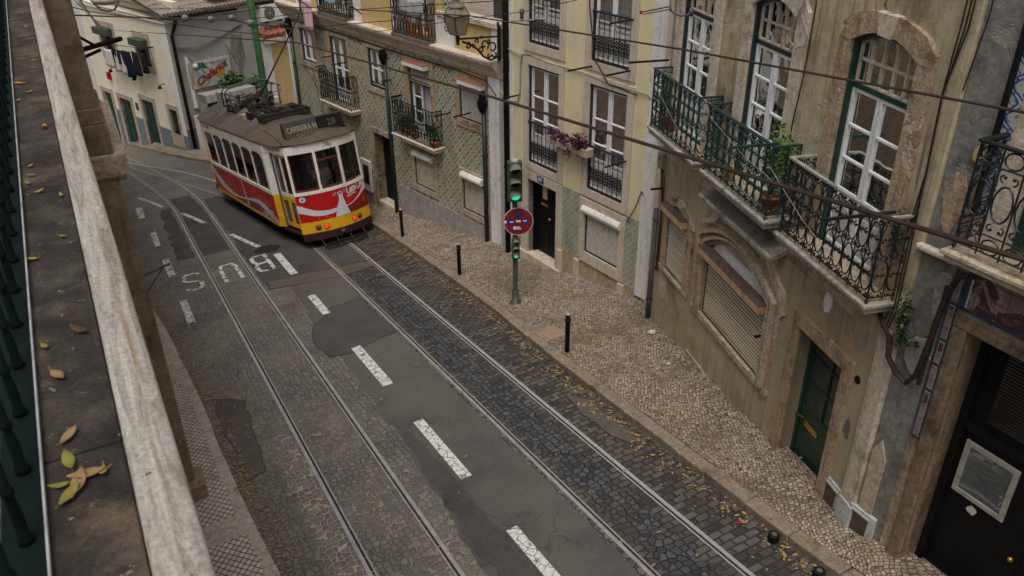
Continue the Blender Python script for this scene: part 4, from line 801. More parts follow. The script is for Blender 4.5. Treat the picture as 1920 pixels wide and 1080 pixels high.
fwindow(Tb,2.18,3.12,.13,1.5,.085,'dkgreen',bars=(.72,1.1),back='curtain',panel=.4,open_leaf=True,sur=dict(mat='stone_brown',wb=0,wt=.01),name='balcony_door'); obj('lintel',MB().box(2.02,3.29,-.1,.034,1.9,2.1).box(2.02,2.18,-.1,.034,1.51,1.9).box(3.12,3.29,-.1,.034,1.51,1.9),M['stone_brown'],Tb)
shutter(Tb,.12,1.0,1.0,1.86,(-.02,.88,1.87,1.99),.07,'slat_w',('terra','box_white'),'dkblue',.045,sur=dict(mat='stone_brown',wt=.3,wb=.2),boxd=.17)
for a,b,c,d in TH[6:]: shutter(Tb,a,b,c,d,(a+.02,b-.03,-.5,-.34),.06,'blind',('box_white','box_white'),'dkgreen',0,sur=dict(mat=st,wt=.2,wb=.15,wl=.13,wr=.13),boxd=.15,shape='r')
gd=obj('front_door',MB().box(4.28,5.13,-.3,-.26,-2.6,-.36).box(4.4,4.66,-.26,-.245,-2.3,-.6).box(4.74,5.02,-.26,-.245,-2.3,-.6),M['black'],Tb); surround(gd,4.28,5.13,-2.9,-.36,wl=.06,wr=.13,wt=.14,wb=0,mat='stone_brown',dep=-.26); obj('doorstep',MB().box(4.28,5.13,-.28,.05,-2.9,-2.42),M['stone'],Tb,bevel=.01); pl=obj('number_plate',MB().box(4.58,4.76,.036,.044,-.32,-.2),M['ltgrey'],Tb); text('number','5',.09,M['black'],pl,basis((-1,0,0),(0,0,1),(0,1,0),(4.67,.047,-.26)),.001)
vt=obj('wall_cabinet',MB().box(5.45,6.0,.0,.05,-2.3,-1.35),M['white'],Tb); sub('cabinet_door',MB().box(5.56,5.85,.05,.056,-2.1,-1.5),M['dark'],vt)
b1=slab(Tb,5.75,7.55,.0,.12,.3,'stone'); railing(b1,5.8,7.5,.13,1.02,.27,'belly','iron',.028)
b2=slab(Tb,1.74,3.62,-.06,.06,.32,'stone'); railing(b2,1.79,3.58,.07,.98,.29,'belly','iron',.028)
for u,z in((7.05,1.42),(5.9,1.05),(7.6,1.05),(4.0,1.32),(3.55,1.02),(6.25,1.38),(1.4,1.03),(.6,1.2)): arm(Tb,u,z,.0,.5 if u in(1.4,.6,6.25) else .32)
pipe(Tb,4.16,-2.7,1.85,.06,.05,'dkblue'); obj('pipe_hopper',MB().lathe([(.05,1.72),(.11,1.86),(.12,1.98),(.09,1.98),(.085,2.08),(.05,2.09)],(4.16,.1,0),10),M['black'],Tb); pipe(Tb,.02,-2.1,1.45,.06,.055,'dkblue'); obj('pipe_hopper',MB().lathe([(.055,1.35),(.12,1.5),(.13,1.62),(.09,1.62),(.08,1.8),(.04,1.82)],(.02,.1,0),10),M['black'],Tb)
pipe(Tb,9.46,-3.2,1.75,.06,.05,'dkgreen'); obj('pipe_hopper',MB().lathe([(.05,1.6),(.1,1.75),(.11,1.9),(.08,2.15)],(9.46,.09,0),12),M['black'],Tb,True)
obj('wall_cable',MB().tube([(9.3,.06,2.14),(6,.05,2.16),(3,.06,2.13),(1.0,.06,2.17),(-.1,.08,2.1),(-.5,.1,1.85)],.012,5),M['wire'],Tb); obj('wall_cable',MB().tube([(8.9,.05,.85),(8.0,.04,.2),(7.9,.04,-1)],.009,4),M['wire'],Tb)
TM=FM(Tb)
def pot(loc,label,r=.1,h=.16,plant=None,mat='terra',Mx=None):
    t=thing('potted_plant',label,'plant pot',Mx@Matrix.Translation(loc)); obj('pot',MB().lathe([(0,0),(r*.72,0),(r*.95,h*.85),(r*1.08,h*.86),(r*1.08,h),(r*.9,h),(0,h*.93)],n=14),M[mat],t,True)
    if plant: plant(t,h)
    return t
def bushy(n,w,h,size,mat,seed,stem=True):
    def f(t,z0):
        m=foliage(n,(0,0,z0+h*.55),(w,w*.8,h*.5),size,seed); obj('leaves',m,M[mat],t)
        s=MB()
        for k in range(5): a=k*1.3; s.tube([(0,0,z0-.02),(w*.3*cos(a),w*.3*sin(a),z0+h*.4),(w*.6*cos(a),w*.6*sin(a),z0+h*.8)],.006,4)
        obj('stem',s,M['leaf_dk'],t)
    return f
pot((3.38,.14,.07),'bright leafy plant in a pot at the left end of the tiled house balcony',plant=bushy(80,.16,.3,.11,'leaf_lt',11),Mx=TM); pot((3.12,.15,.07),'second potted plant, taller and darker, on the tiled house balcony',plant=bushy(150,.17,.5,.07,'leaf_dk',12),Mx=TM)
pot((2.8,.16,.07),'low potted plant beside the open balcony door of the tiled house',plant=bushy(70,.13,.22,.08,'leaf',13),Mx=TM); pot((2.02,.15,.07),'bushy plant in a pot at the right end of the tiled house balcony',plant=bushy(120,.17,.38,.07,'leaf_dk',14),Mx=TM); pot((1.84,.2,.07),'small leafy plant in the right corner of the tiled house balcony',plant=bushy(60,.12,.24,.07,'leaf',15),Mx=TM)
ch=thing('orange_chair','orange chair with three rounded cutouts behind the black upper railing','chair',TM@Matrix.Translation((2.62,.1,2.66)))
m=MB().box(-.36,.36,-.02,.0,.0,.08)
for k in range(3): m.prism([(-.24+.24*k+.1*cos(a)*.95,.2+.13*sin(a)) for a in [2*PI*i/12 for i in range(12)]],-.02,.0)
m.box(-.35,.35,-.02,.0,.06,.12); obj('backrest',m,M['orange'],ch); obj('seat',MB().box(-.33,.33,-.3,-.02,-.0,.03),M['orange'],ch); obj('leg',MB().box(-.33,-.29,-.28,-.02,-.05,.0),M['orange'],ch); obj('leg',MB().box(.29,.33,-.28,-.02,-.05,.0),M['orange'],ch)
def cloth(name,label,mat,Mx,w,h,seed=1,sag=.03,n=10,taper=0,grp=None,wav=.03):
    random.seed(seed); m=MB(); ph=random.random()*6
    for j in range(7):
        for i in range(n+1):
            x=(i/n-.5)*w*(1+taper*j/6); z=-h*j/6-sag*sin(PI*i/n); m.v.append((x,wav*sin(ph+i*1.7)*(.3+j/6),z))
    for j in range(6):
        for i in range(n): k=j*(n+1)+i; m.f.append((k,k+1,k+n+2,k+n+1))
    o=obj(name,m,M[mat],M=Mx,smooth=True); so_=o.modifiers.new('thick','SOLIDIFY'); so_.thickness=.008; return tag(o,label,'laundry',grp)
cloth('hanging_cloth','pink striped cloth hanging over the cornice of the tiled house','c_stripe',TM@Matrix.Translation((7.62,.33,2.98)),.62,.92,3,0,taper=-.05); cloth('hanging_cloth','grey translucent sheet hanging on the upper right balcony rail','ltgrey',TM@Matrix.Translation((2.5,.24,3.62)),.9,.36,5,.08); cloth('hanging_cloth','mint green cloth hanging on the upper left balcony rail','c_stripe' if 0 else 'skyblue',TM@Matrix.Translation((6.4,.25,3.3)),.5,.3,6,.05)
# street lantern on the tiled house corner
Lr=thing('street_lamp','black wrought iron bracket street lantern with dusty panes above the tiled house cornice','street lamp',TM@Matrix.Translation((-.52,0,2.62)))
m=MB().box(-.035,.035,.0,.04,.0,.74).tube([(0,.03,.52),(0,1.12,.62)],.02,6)
m.tube([(0,.03,.1),(0,.25,.05),(0,.45,.16),(0,.6,.33),(0,.8,.46),(0,1.0,.55)],.024,5)
for cy,cz,r0,a0,tn in((.2,.3,.14,0,6),(.42,.40,.10,PI,-5.5),(.62,.50,.06,0,5),(.86,.44,.075,PI/2,5.5),(.14,.16,.07,0,-5),(.32,.44,.05,PI/2,5),(.52,.33,.07,-PI/2,-5),(.30,.16,.06,PI,5),(.72,.44,.05,PI,5),(.5,.56,.035,0,5)): m.tube([(0,cy+r0*(1-.7*i/12)*cos(a0+tn*i/12),cz+r0*(1-.7*i/12)*sin(a0+tn*i/12)) for i in range(13)],.019,5)
m.tube([(0,.03,.02),(0,.08,-.02),(0,.05,-.06)],.012,5); m.blob((0,.04,.78),(.03,.03,.05),6,5); obj('bracket',m,M['iron'],Lr)
lb=obj('lantern_frame',MB(),M['iron'],Lr); 
def ring4(r,z): return [(r*cos(PI/4+PI/2*k),1.12+r*sin(PI/4+PI/2*k),z) for k in range(4)]
fr=MB(); g=MB(); A0,A1,A2=ring4(.17,.72),ring4(.27,1.10),ring4(.16,1.27)
for k in range(4):
    l=(k+1)%4
    fr.tube([A0[k],A1[k],A2[k]],.011,4).tube([A0[k],A0[l]],.011,4).tube([A1[k],A1[l]],.013,4).tube([A2[k],A2[l]],.012,4); g.quad(A0[k],A0[l],A1[l],A1[k]).quad(A1[k],A1[l],A2[l],A2[k])
fr.tube([(0,1.12,.50),(0,1.12,.70)],[.03,.045],8); me=bpy.data.meshes.new('lantern_frame'); me.from_pydata(fr.v,[],fr.f); me.materials.append(M['iron']); lb.data=me
obj('lantern_pane',g,M['lampglass'],Lr); obj('lantern_cap',MB().lathe([(.17,1.27),(.12,1.33),(.07,1.35),(.06,1.42),(.10,1.46),(.09,1.49),(0,1.5)],(0,1.12,0),14),M['stone_dark'],Lr,True)
# grey shed and red roof behind the attic
B=facade('grey_shed','grey corrugated shed wall behind the attic coping','shed',-.55,18.5,-40.04,1,2.5); m=MB()
for k in range(46): u=-.6+k*.07; m.box(u,u+.035,-2.4,-2.37,2.5,4.9).box(u+.035,u+.07,-2.42,-2.39,2.5,4.9)
obj('wall',m,M['corr'],B); obj('roof_slope',MB().add([(-1.3,-1.3,2.6),(1.0,-1.3,2.6),(1.0,-2.3,2.7),(-1.3,-2.3,3.9)],[(0,1,2,3)]).box(-1.3,1.0,-2.3,-1.3,2.4,2.6),M['terra'],B)
M['darkpane']=plain('dark door panes',(.05,.055,.05),.25,0,.5,.3,3)
# ============ ochre house
O=facade('ochre_house','weathered ochre house with three arched balcony windows and brown roller blinds','house',3.28,9.67,-12.43,1.015,-.7)
OW=[(2.02,3.08),(-.08,.97),(-2.19,-1.14)]
OH=[(a,b,2.83,5.3) for a,b in OW]+[(2.2,2.98,.40,1.70),(-.38,1.46,.36,1.86),(-2.1,-1.16,-.8,1.66)]
wall(O,M['ochre'],-2.55,3.42,2.3,9.5,[(a,b,2.83,5.24) for a,b in OW]); wall(O,M['ochre_low'],-2.55,3.42,-2.6,2.3,[(2.2,2.98,.40,1.62),(-.38,1.46,.36,1.72),OH[5]],name='lower_wall')
core(O,-2.8,3.42,-2.6,9.6,side='ochre',y0=-7)
obj('plinth',MB().box(-.94,1.8,-.1,.025,-1.6,-.56),M['ochre_low'],O,bevel=.006)
obj('stone_pilaster',MB().box(-2.8,-2.55,-.3,.05,-1.2,2.52),M['stone'],O,bevel=.012); obj('pilaster',MB().box(-2.8,-2.55,-.3,.035,2.52,9.5),M['ochre'],O,bevel=.01); obj('edge_strip',MB().box(3.12+.2,3.44,-.3,.02,.2,9.5),M['ochre_low'],O)
for i,(a,b) in enumerate(OW):
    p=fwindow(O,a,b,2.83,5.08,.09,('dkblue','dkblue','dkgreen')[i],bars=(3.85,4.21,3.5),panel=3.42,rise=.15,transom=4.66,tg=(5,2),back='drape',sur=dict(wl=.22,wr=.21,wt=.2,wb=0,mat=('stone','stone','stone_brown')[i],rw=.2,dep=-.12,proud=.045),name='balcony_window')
    if i==2: sub('keystone',MB().prism([(-1.78,5.2),(-1.58,5.21),(-1.52,5.43),(-1.84,5.43)],-.1,.075),M['stone'],p,bevel=.01)
for i,(u0,u1,l) in enumerate(((1.53,3.28,0),(-.56,1.26,0),(-2.64,-.86,0))):
    b=slab(O,u0,u1,2.72,2.83,.36,'stone_grey',floor='stone_tan'); railing(b,u0+.03,u1-.03,2.86,3.74,.34,'scroll','gniron' if i<2 else 'iron',.045,hmat='gniron' if i<2 else 'stone_grey')
arm(O,-.5,3.78,.3,-.0+.9,'dkgreen'); arm(O,-2.55,3.78,.2,.95); arm(O,3.3,3.85,.1,.75); arm(O,1.2,3.82,.34,.34+.01); 
# small window
p=shutter(O,2.2,2.98,.40,1.5,(2.19,3.03,1.46,1.59),.05,'slat',('box_brown','box_tan'),'dkgreen',.054,boxd=.15)
m=MB().box(1.97,2.2,-.1,.03,.32,1.45).box(2.98,3.14,-.1,.03,.32,1.45); ii=arch(2.2,2.98,1.45,.2,8); oo=[(1.97+(3.14-1.97)*k/8,1.5+.30*(1-(-1+k/4)**2)) for k in range(9)]; m.strip(ii,oo,-.1,.032); sub('surround',m,M['stone_brown'],p); sub('sill',MB().box(1.97,3.3,-.1,.035,.30,.36),M['stone_tan'],p)
sub('tympanum',MB().prism([(2.2,1.45)]+ii[1:-1]+[(2.98,1.45)],-.08,-.04),M['box_white'],p)
# big window
p=shutter(O,-.38,1.46,.36,1.5,(-.41,1.49,1.40,1.53),.06,'slat',('box_brown','box_tan'),'dkgreen',.054,boxd=.16)
ii=arch(-.38,1.46,1.50,.36,14)
def off(pts,d,c,sx=1): return [(c+(x-c)*(1+d/.92*sx),z+d*(.9 if 0 else 1)) for x,z in pts]
c0=.54; prev=[(-.38,.36)]+ii+[(1.46,.36)]
levels=[0,.06,.11,.17,.24,.31]; depth=[.015,.075,.025,.10,.04]
for k in range(5):
    def outl(d): 
        e=[(c0+(x-c0)*(.92+d)/.92,z+d*.75) for x,z in ii]; return [(c0-.92-d,.36)]+e+[(c0+.92+d,.36)]
    m=MB().strip(outl(levels[k]),outl(levels[k+1]),-.05,depth[k]); sub('moulding',m,M['stone_tan' if k in(1,3) else 'stone_brown'],p)
sub('shoulder',MB().prism([(1.62,1.5),(1.72,1.55),(1.74,1.84),(1.55,1.9),(1.42,2.05),(1.40,2.3),(1.30,2.32),(1.2,2.1)],-.03,.03),M['stone'],p); sub('shoulder',MB().prism([(-.70,1.5),(-.8,1.6),(-.76,1.86),(-.56,1.95),(-.42,2.1),(-.40,2.3),(-.28,2.32),(-.2,2.08)],-.03,.03),M['stone'],p)
sub('tympanum',MB().prism([(-.38,1.45)]+ii[1:-1]+[(1.46,1.45)],-.08,-.04),M['box_white'],p); sub('sill',MB().box(-.70,1.76,-.1,.05,.27,.355),M['stone_tan'],p)
arm(O,-.42,1.07,.0,.16,'black','hinge_bar'); arm(O,3.28,1.72,.0,.25)
cn=obj('canopy',MB(),M['stone_grey'],O); m=MB().add([(-.62,0,2.36),(1.52,0,2.36),(1.52,.24,2.28),(-.62,.24,2.28),(-.62,0,2.46),(1.52,0,2.46),(1.52,.25,2.35),(-.62,.25,2.35)],[(0,1,2,3),(7,6,5,4),(3,2,6,7),(1,5,6,2),(0,3,7,4)]); cn.data.from_pydata(m.v,[],m.f); cn.data.update(); cb=cn.modifiers.new('b','BEVEL'); cb.width=.012
sub('canopy_top',MB().add([(-.60,.01,2.462),(1.50,.01,2.462),(1.50,.22,2.372),(-.60,.22,2.372)],[(3,2,1,0)]),M['stone_dark'],cn)
# front door
D=obj('door',MB().box(-1.21,-1.16,-.24,-.17,-.4,1.66).box(-2.1,-2.05,-.24,-.17,-.4,1.66).box(-2.1,-1.16,-.24,-.17,1.6,1.66),M['dkgreen'],O)
surround(D,-2.1,-1.16,-1.0,1.66,wl=.17,wr=.17,wt=.18,wb=0,mat='stone_brown',dep=-.2,proud=.045)
m=MB().box(-2.05,-1.21,-.22,-.19,-.32,.47)
for u in(-2.05,-1.65,-1.24): m.box(u,u+.03,-.22,-.185,.47,1.62)
for z in(.47,.87,1.24,1.58): m.box(-2.05,-1.21,-.22,-.188,z,z+.03)
sub('door_leaf',m,M['dkgreen'],D,bevel=.004); sub('glass',MB().box(-2.05,-1.21,-.215,-.21,.47,1.6),M['darkpane'],D)
sub('mail_slot',MB().box(-1.63,-1.35,-.19,-.172,.25,.285).box(-1.63,-1.35,-.19,-.18,.285,.325).box(-1.63,-1.35,-.18,-.162,.32,.335),M['gold'],D); sub('knob',MB().tube([(-1.3,-.19,.33),(-1.27,-.14,.35),(-1.19,-.135,.33)],.014,6),M['t_rust'],D)
obj('doorstep',MB().box(-2.1,-1.16,-.24,.04,-1.2,-.31).box(-2.2,-1.08,.04,.14,-1.2,-.40),M['stone_tan'],O,bevel=.02)
mb=obj('meter_box',MB().box(-2.55,-2.2,.0,.03,-.8,.22).box(-2.8,-2.55,.0,.07,-.9,.22),M['meterwhite'],O,bevel=.008); sub('meter_door',MB().box(-2.46,-2.24,.031,.04,-.24,.15),M['meter'],mb); sub('frame_edge',MB().box(-2.5,-2.22,.03,.05,.155,.18),M['ltgrey'],mb)
eb=obj('electric_box',MB().box(3.3,3.42,.0,.1,2.05,2.32),M['t_grey'],O,bevel=.01); sub('label_plate',MB().box(3.34,3.38,.1,.103,2.2,2.26),M['dark'],eb)
for k,(du) in enumerate((0,.04,.09)): obj('wall_cable',MB().tube([(3.36-du,.05,2.06),(3.34-du*1.6,.045,1.9),(3.28-du,.04,1.6),(3.25-du*.4,.04,1.3),(3.27-du,.04,.2)],.009,5),M['wire'],O)
pipe(O,3.40,-1.3,1.3,.06,.045,'t_vent'); obj('wall_stain_hole',MB().lathe([(0,.012),(.045,.012),(.05,0)],(-2.34,0,1.67),12,'y'),M['black'],O)
random.seed(5)
for (cu,cz,r,mt) in((-1.57,2.2,.14,'box_white'),(-2.1,2.02,.12,'box_tan'),(3.0,.0,.3,'stone_tan'),(-2.35,1.0,.13,'stone_dark')):
    q=[(cu+r*random.uniform(.35,.7)*cos(a),cz+r*random.uniform(.6,1.1)*sin(a)) for a in [2*PI*k/11 for k in range(11)]]; obj('bare_patch',MB().prism(q,-.01,.004 if r<.2 else .005),M[mt],O)
obj('wall_cable',MB().tube([(-.22,.05,9),(-.25,.05,6),(-.42,.05,5.3),(-.40,.04,4.7),(-.33,.05,3.9),(-.38,.04,2.9)],.009,5),M['wire'],O)
obj('wall_cable',MB().tube([(-.38,.05,5.55),(-.15,.07,5.2),(-.02,.07,4.95),(-.03,.07,4.84),(-.18,.07,4.78),(-.36,.07,4.85),(-.38,.07,4.97),(-.2,.07,5.16),(-.19,.07,5.3),(-.38,.05,5.62)],.008,5),M['cable'],O)
for u,o_ in((-2.63,0),(-2.68,.04),(-2.72,.09)): obj('wall_cable',MB().tube([(u,.06,9),(u-.01,.06,5.5),(u+.02+o_,.055,4.9),(u-.02+o_,.055,4.2),(u+.03,.055,3.5),(u,.06,2.75),(u+.05,.07,2.5)],.008,5),M['wire'],O)
obj('wall_cable',MB().tube([(-2.5,.06,2.62),(-2.62,.09,2.56),(-2.76,.10,2.5),(-2.84,.12,2.35)],.03,6),M['wire'],O)
OM=FM(O)
pot((3.05,.2,2.86),'terracotta pot with a climbing plant at the far end of the farthest green balcony',.11,.2,bushy(90,.1,.6,.06,'leaf_dk',31),Mx=OM); pot((2.9,.14,2.86),'second terracotta pot beside the climbing plant on the farthest green balcony',.09,.17,bushy(30,.1,.2,.05,'leaf_dk',32),Mx=OM)
pot((-.36,.2,2.86),'large terracotta pot with a tall bright green plant on the middle green balcony',.13,.22,bushy(210,.2,.85,.085,'leaf_lt',33),Mx=OM)
bk=thing('yellow_bucket','small yellow bucket on the middle green balcony floor','bucket',OM@Matrix.Translation((.78,.2,2.86))); obj('body',MB().lathe([(0,0),(.06,0),(.08,.15),(.085,.15),(.08,.16),(.055,.01)],n=14),M['bucket'],bk,True); obj('handle',MB().tube(C_(0,.15,.08,0,PI,0,8),.005,4),M['ltgrey'],bk)
iv=thing('ivy','small green ivy growing on the wall edge by the nearest balcony','ivy',OM@Matrix.Translation((-2.5,.05,3.55))); obj('leaves',foliage(140,(0,.04,0),(.09,.05,.26),.05,41),M['leaf_dk'],iv)
for k,(a,b) in enumerate((((1.2,.35,3.6),(-.8,.36,3.35)),((-.5,.36,3.5),(-2.2,.38,3.0)),((3.1,.36,3.5),(1.4,.38,2.95)))):
    x=obj('clothesline',MB().tube([OM@Vector(a),OM@((Vector(a)+Vector(b))/2-Vector((0,0,.06))),OM@Vector(b)],.004,4),M['cable']); tag(x,['pale clothesline strung across the middle balcony','pale clothesline strung from the middle to the nearest balcony','pale clothesline strung across the farthest green balcony'][k],'clothesline')
# ============ shop house on the right
S=facade('shop_house','dark shopfront house with blue tile strip and maroon art tile panel, at the right','house',3.885,6.926,-27.4,1.015,-.4)
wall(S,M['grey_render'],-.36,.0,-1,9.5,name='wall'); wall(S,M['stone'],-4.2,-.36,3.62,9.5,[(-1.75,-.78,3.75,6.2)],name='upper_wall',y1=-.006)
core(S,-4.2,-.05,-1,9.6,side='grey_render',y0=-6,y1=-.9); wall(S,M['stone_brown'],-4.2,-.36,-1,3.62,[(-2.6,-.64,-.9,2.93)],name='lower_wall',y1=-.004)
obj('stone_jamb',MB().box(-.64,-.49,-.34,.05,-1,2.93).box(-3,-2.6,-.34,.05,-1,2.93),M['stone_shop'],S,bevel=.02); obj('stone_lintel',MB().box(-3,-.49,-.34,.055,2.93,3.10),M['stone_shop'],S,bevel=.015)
obj('rough_stone',MB().prism([(-.02,.28),(-.02,1.1),(-.1,1.28),(-.2,1.05),(-.19,.28)],0,.03),M['stone_tan'],S,bevel=.006)
ts_=obj('blue_tile_strip',MB().box(-.485,-.365,-.0,.012,1.55,3.45),M['slateblue'],S); 
for z0,z1 in((1.58,2.12),(2.16,2.42),(2.46,2.7),(2.74,3.1),(3.14,3.42)): sub('border',MB().box(-.455,-.395,.012,.015,z0,z1),M['stone_tan'],ts_); sub('tile_inset',MB().box(-.447,-.403,.015,.018,z0+.012,z1-.012),M['artpanel'],ts_)
tp=obj('art_tile_panel',MB().box(-3,-.53,0,.01,3.13,3.58),M['artpanel'],S); sub('blue_border',MB().box(-3,-.5,0,.016,3.10,3.135).box(-.53,-.49,0,.016,3.1,3.6),M['slateblue'],tp); sub('pale_border',MB().box(-.55,-.535,0,.014,3.135,3.6),M['slat_w'],tp)
obj('upper_blue_tiles',MB().box(-.50,-.37,0,.012,4.02,9.0),M['bluetile'],S)
sd_=obj('shop_door',MB().box(-2.6,-.64,-.34,-.30,-.4,2.93),M['black'],S); sub('louvre',MB().box(-1.6,-.9,-.30,-.29,1.95,2.8),M['dark'],sd_)
m=MB(); z=1.97
while z<2.8: m.add([(-1.6,-.29,z),(-.9,-.29,z),(-.9,-.275,z+.02),(-1.6,-.275,z+.02)],[(0,1,2,3)]); z+=.035
sub('louvre_slats',m,M['stone_dark'],sd_); sub('door_frame',MB().box(-.72,-.64,-.30,-.24,-.4,2.93).box(-1.7,-1.62,-.3,-.26,-.4,2.93).box(-2.6,-.64,-.3,-.25,1.78,1.86),M['black'],sd_)
pf=obj('poster_frame',MB().box(-1.33,-.77,-.30,-.275,1.03,1.085).box(-1.33,-.77,-.30,-.275,1.61,1.665).box(-1.33,-1.275,-.30,-.275,1.085,1.61).box(-.825,-.77,-.30,-.275,1.085,1.61),M['posterframe'],S,bevel=.004); sub('poster',MB().box(-1.275,-.825,-.30,-.29,1.085,1.61),M['poster'],pf); sub('poster_glass',MB().quad((-1.275,-.285,1.085),(-.825,-.285,1.085),(-.825,-.285,1.61),(-1.275,-.285,1.61)),M['glass'],pf)
m=MB().blob((-1.02,-.298,.92),(.05,.003,.05),8,5,.3); obj('sticker',m,M['dirtwhite'],S); obj('door_knob',MB().blob((-1.52,-.27,.72),(.03,.03,.03)),M['gold'],S)
obj('threshold',MB().box(-2.6,-.5,-.3,.1,-.8,-.02),M['stone_dark'],S,bevel=.02)
mb=obj('meter_box',MB().box(-.28,.07,0,.05,-.7,.29),M['meterwhite'],S,bevel=.01); sub('meter_door',MB().box(-.2,.0,.05,.058,-.14,.22),M['meter'],mb); sub('frame_edge',MB().box(-.22,.02,.05,.066,.225,.245),M['ltgrey'],mb)
b=slab(S,-3,-.42,3.66,3.76,.36,'stone_tan'); railing(b,-2.9,-.47,3.82,4.74,.33,'loop','iron',.05)
sp=obj('balcony_door',MB().box(-1.75,-.78,-.34,-.28,3.75,6.2),M['dark'],S); sub('jamb',MB().box(-.86,-.78,-.28,.03,3.75,6.2).box(-1.75,-1.67,-.28,.03,3.75,6.2),M['dkgreen'],sp)
obj('ledge',MB().box(-.40,.05,0,.09,3.5,3.56),M['stone'],S,bevel=.02); obj('wall_cable',MB().tube([(.06,.1,2.52),(0,.13,2.32),(-.12,.13,2.2),(-.25,.12,2.15),(-.33,.12,2.3),(-.37,.12,2.7),(-.4,.12,3.2),(-.47,.12,3.45),(-.7,.1,3.55)],.03,6),M['wire'],S); obj('wall_cable',MB().tube([(-.36,.1,1.9+.3),(-.37,.1,2.6),(-.38,.1,3.3)],.022,6),M['wire'],S)
obj('conduit',MB().tube([(-.39,.05,4.0),(-.40,.05,9)],.028,8),M['black'],S); obj('wall_cable',MB().tube([(-.02,.04,9),(-.06,.04,5.6),(.0,.04,5.0)],.008,4),M['wire'],S)
random.seed(9)
for (cu,cz,a,bb,mt,y) in((-.16,4.05,.13,.32,'stone_brown',.012),(-.18,2.85,.13,.32,'stone_dark',.012),(-.28,3.15,.09,.28,'stone_grey',.02),(-.22,2.42,.14,.22,'t_grey',.024),(-.27,4.5,.05,.09,'box_tan',.014)):
    q=[(cu+a*random.uniform(.7,1.1)*cos(t),cz+bb*random.uniform(.75,1.1)*sin(t)) for t in [2*PI*k/13 for k in range(13)]]; obj('bare_patch',MB().prism(q,-.01,y),M[mt],S,bevel=.006)
SM=FM(S)
iv=thing('ivy','green ivy tuft growing from the crumbling grey pilaster','ivy',SM@Matrix.Translation((-.02,.05,2.75))); m=foliage(170,(0,.04,0),(.08,.05,.32),.055,42); foliage(50,(-.14,.05,-.18),(.12,.04,.06),.05,43,m=m); obj('leaves',m,M['leaf_dk'],iv)
# ============ cream house and sign house in the distance
Cc=facade('cream_house','cream house with dark green doors and a blue grey painted base at the far bend','house',-14.6,35.9,-48.6,1,-5.6)
CH=[(6.98,7.85,-6.6,-4.15),(4.98,6.15,-6.5,-4.18),(2.68,3.77,-6.3,-3.84),(.54,1.2,-4.96,-3.82),(5.2,6.45,-2.1,-.8),(1.9,2.95,-2.08,-.85)]
wall(Cc,M['cream'],0,8.3,-4.9,.05,CH); wall(Cc,M['bluegrey'],0,8.3,-8,-4.9,CH,name='painted_base',y1=.015); obj('coping',MB().box(-.1,8.4,-.4,.1,.05,.2),M['cream'],Cc); obj('parapet',MB().box(-.0,8.3,-.75,-.5,.1,.85),M['cream'],Cc); obj('parapet_band',MB().box(0,8.3,-.5,-.485,.38,.46),M['box_tan'],Cc)
core(Cc,0,8.3,-8,.06,side='whitewall',y0=-8); obj('lean_roof',MB().add([(-.2,-2.2,.9),(8.5,-2.2,.9),(8.5,-7,2.6),(-.2,-7,2.6)],[(0,1,2,3)]),M['terra'],Cc)
obj('quoin',MB().box(-.02,.45,-.0,.02,-4.9,.05),M['white'],Cc)
for i,(a,b,c,d) in enumerate(CH):
    if i<4:
        g=obj('door' if i<3 else 'window',MB().box(a,b,-.18,-.12,c,d).box((a+b)/2-.02,(a+b)/2+.02,-.12,-.10,c,d),M['dkgreen'],Cc); surround(g,a,b,c if i==3 else c-.3,d,wl=.22,wr=.22,wt=.22,wb=.6 if i==3 else 0,dep=-.12,mat='stone_tan')
        if i<3: sub('number_tile',MB().box((a+b)/2-.12,(a+b)/2+.12,.034,.045,d+.03,d+.18),M['ltgrey'],g)
        else:
            m=MB()
            for k in range(6): m.box(a+.05+k*.11,a+.06+k*.11,-.12,-.11,c,d)
            sub('bars',m,M['iron'],g)
    else:
        g=obj('window',MB().box(a,b,-.2,-.16,c,d),M['dark'],Cc); surround(g,a,b,c,d,wl=.22,wr=.24,wt=.25,wb=.25,dep=-.16,mat='stone_tan'); sub('shutter_box',MB().box(a-.02,b+.1,.0,.35,d-.32,d-.02),M['polegreen'],g); sub('sash',MB().box(a+.05,a+.62,-.15,-.12,c+.05,d-.4),M['poster'],g); sub('sill',MB().box(a,b,-.3,.02,c-.02,c+.05),M['black'],g)
CM=FM(Cc)
for k,u in enumerate((5.76,3.43,1.09)):
    l=thing('wall_lamp',['small black wall lamp left of the laundry on the cream wall','small black wall lamp below the hanging dark clothes','small black wall lamp nearest the corner of the cream house'][k],'wall lamp',CM@Matrix.Translation((u,0,-2.75))); obj('arm',MB().tube([(0,0,.05),(0,.18,.08),(0,.25,0)],.02,5),M['black'],l); obj('shade',MB().lathe([(.04,.06),(.11,-.08),(0,-.06)],(0,.27,-.02),10),M['black'],l)
rs=obj('red_box',MB().box(6.42,6.68,0,.14,-3.38,-3.02),M['c_red'],bevel=.03,M=CM); tag(rs,'small red box fixed on the cream wall','wall box'); ob_=obj('brown_plaque',MB().box(4.25,4.5,0,.03,-4.5,-4.15),M['box_brown'],M=CM); tag(ob_,'small brown plaque between two green doors','plaque')
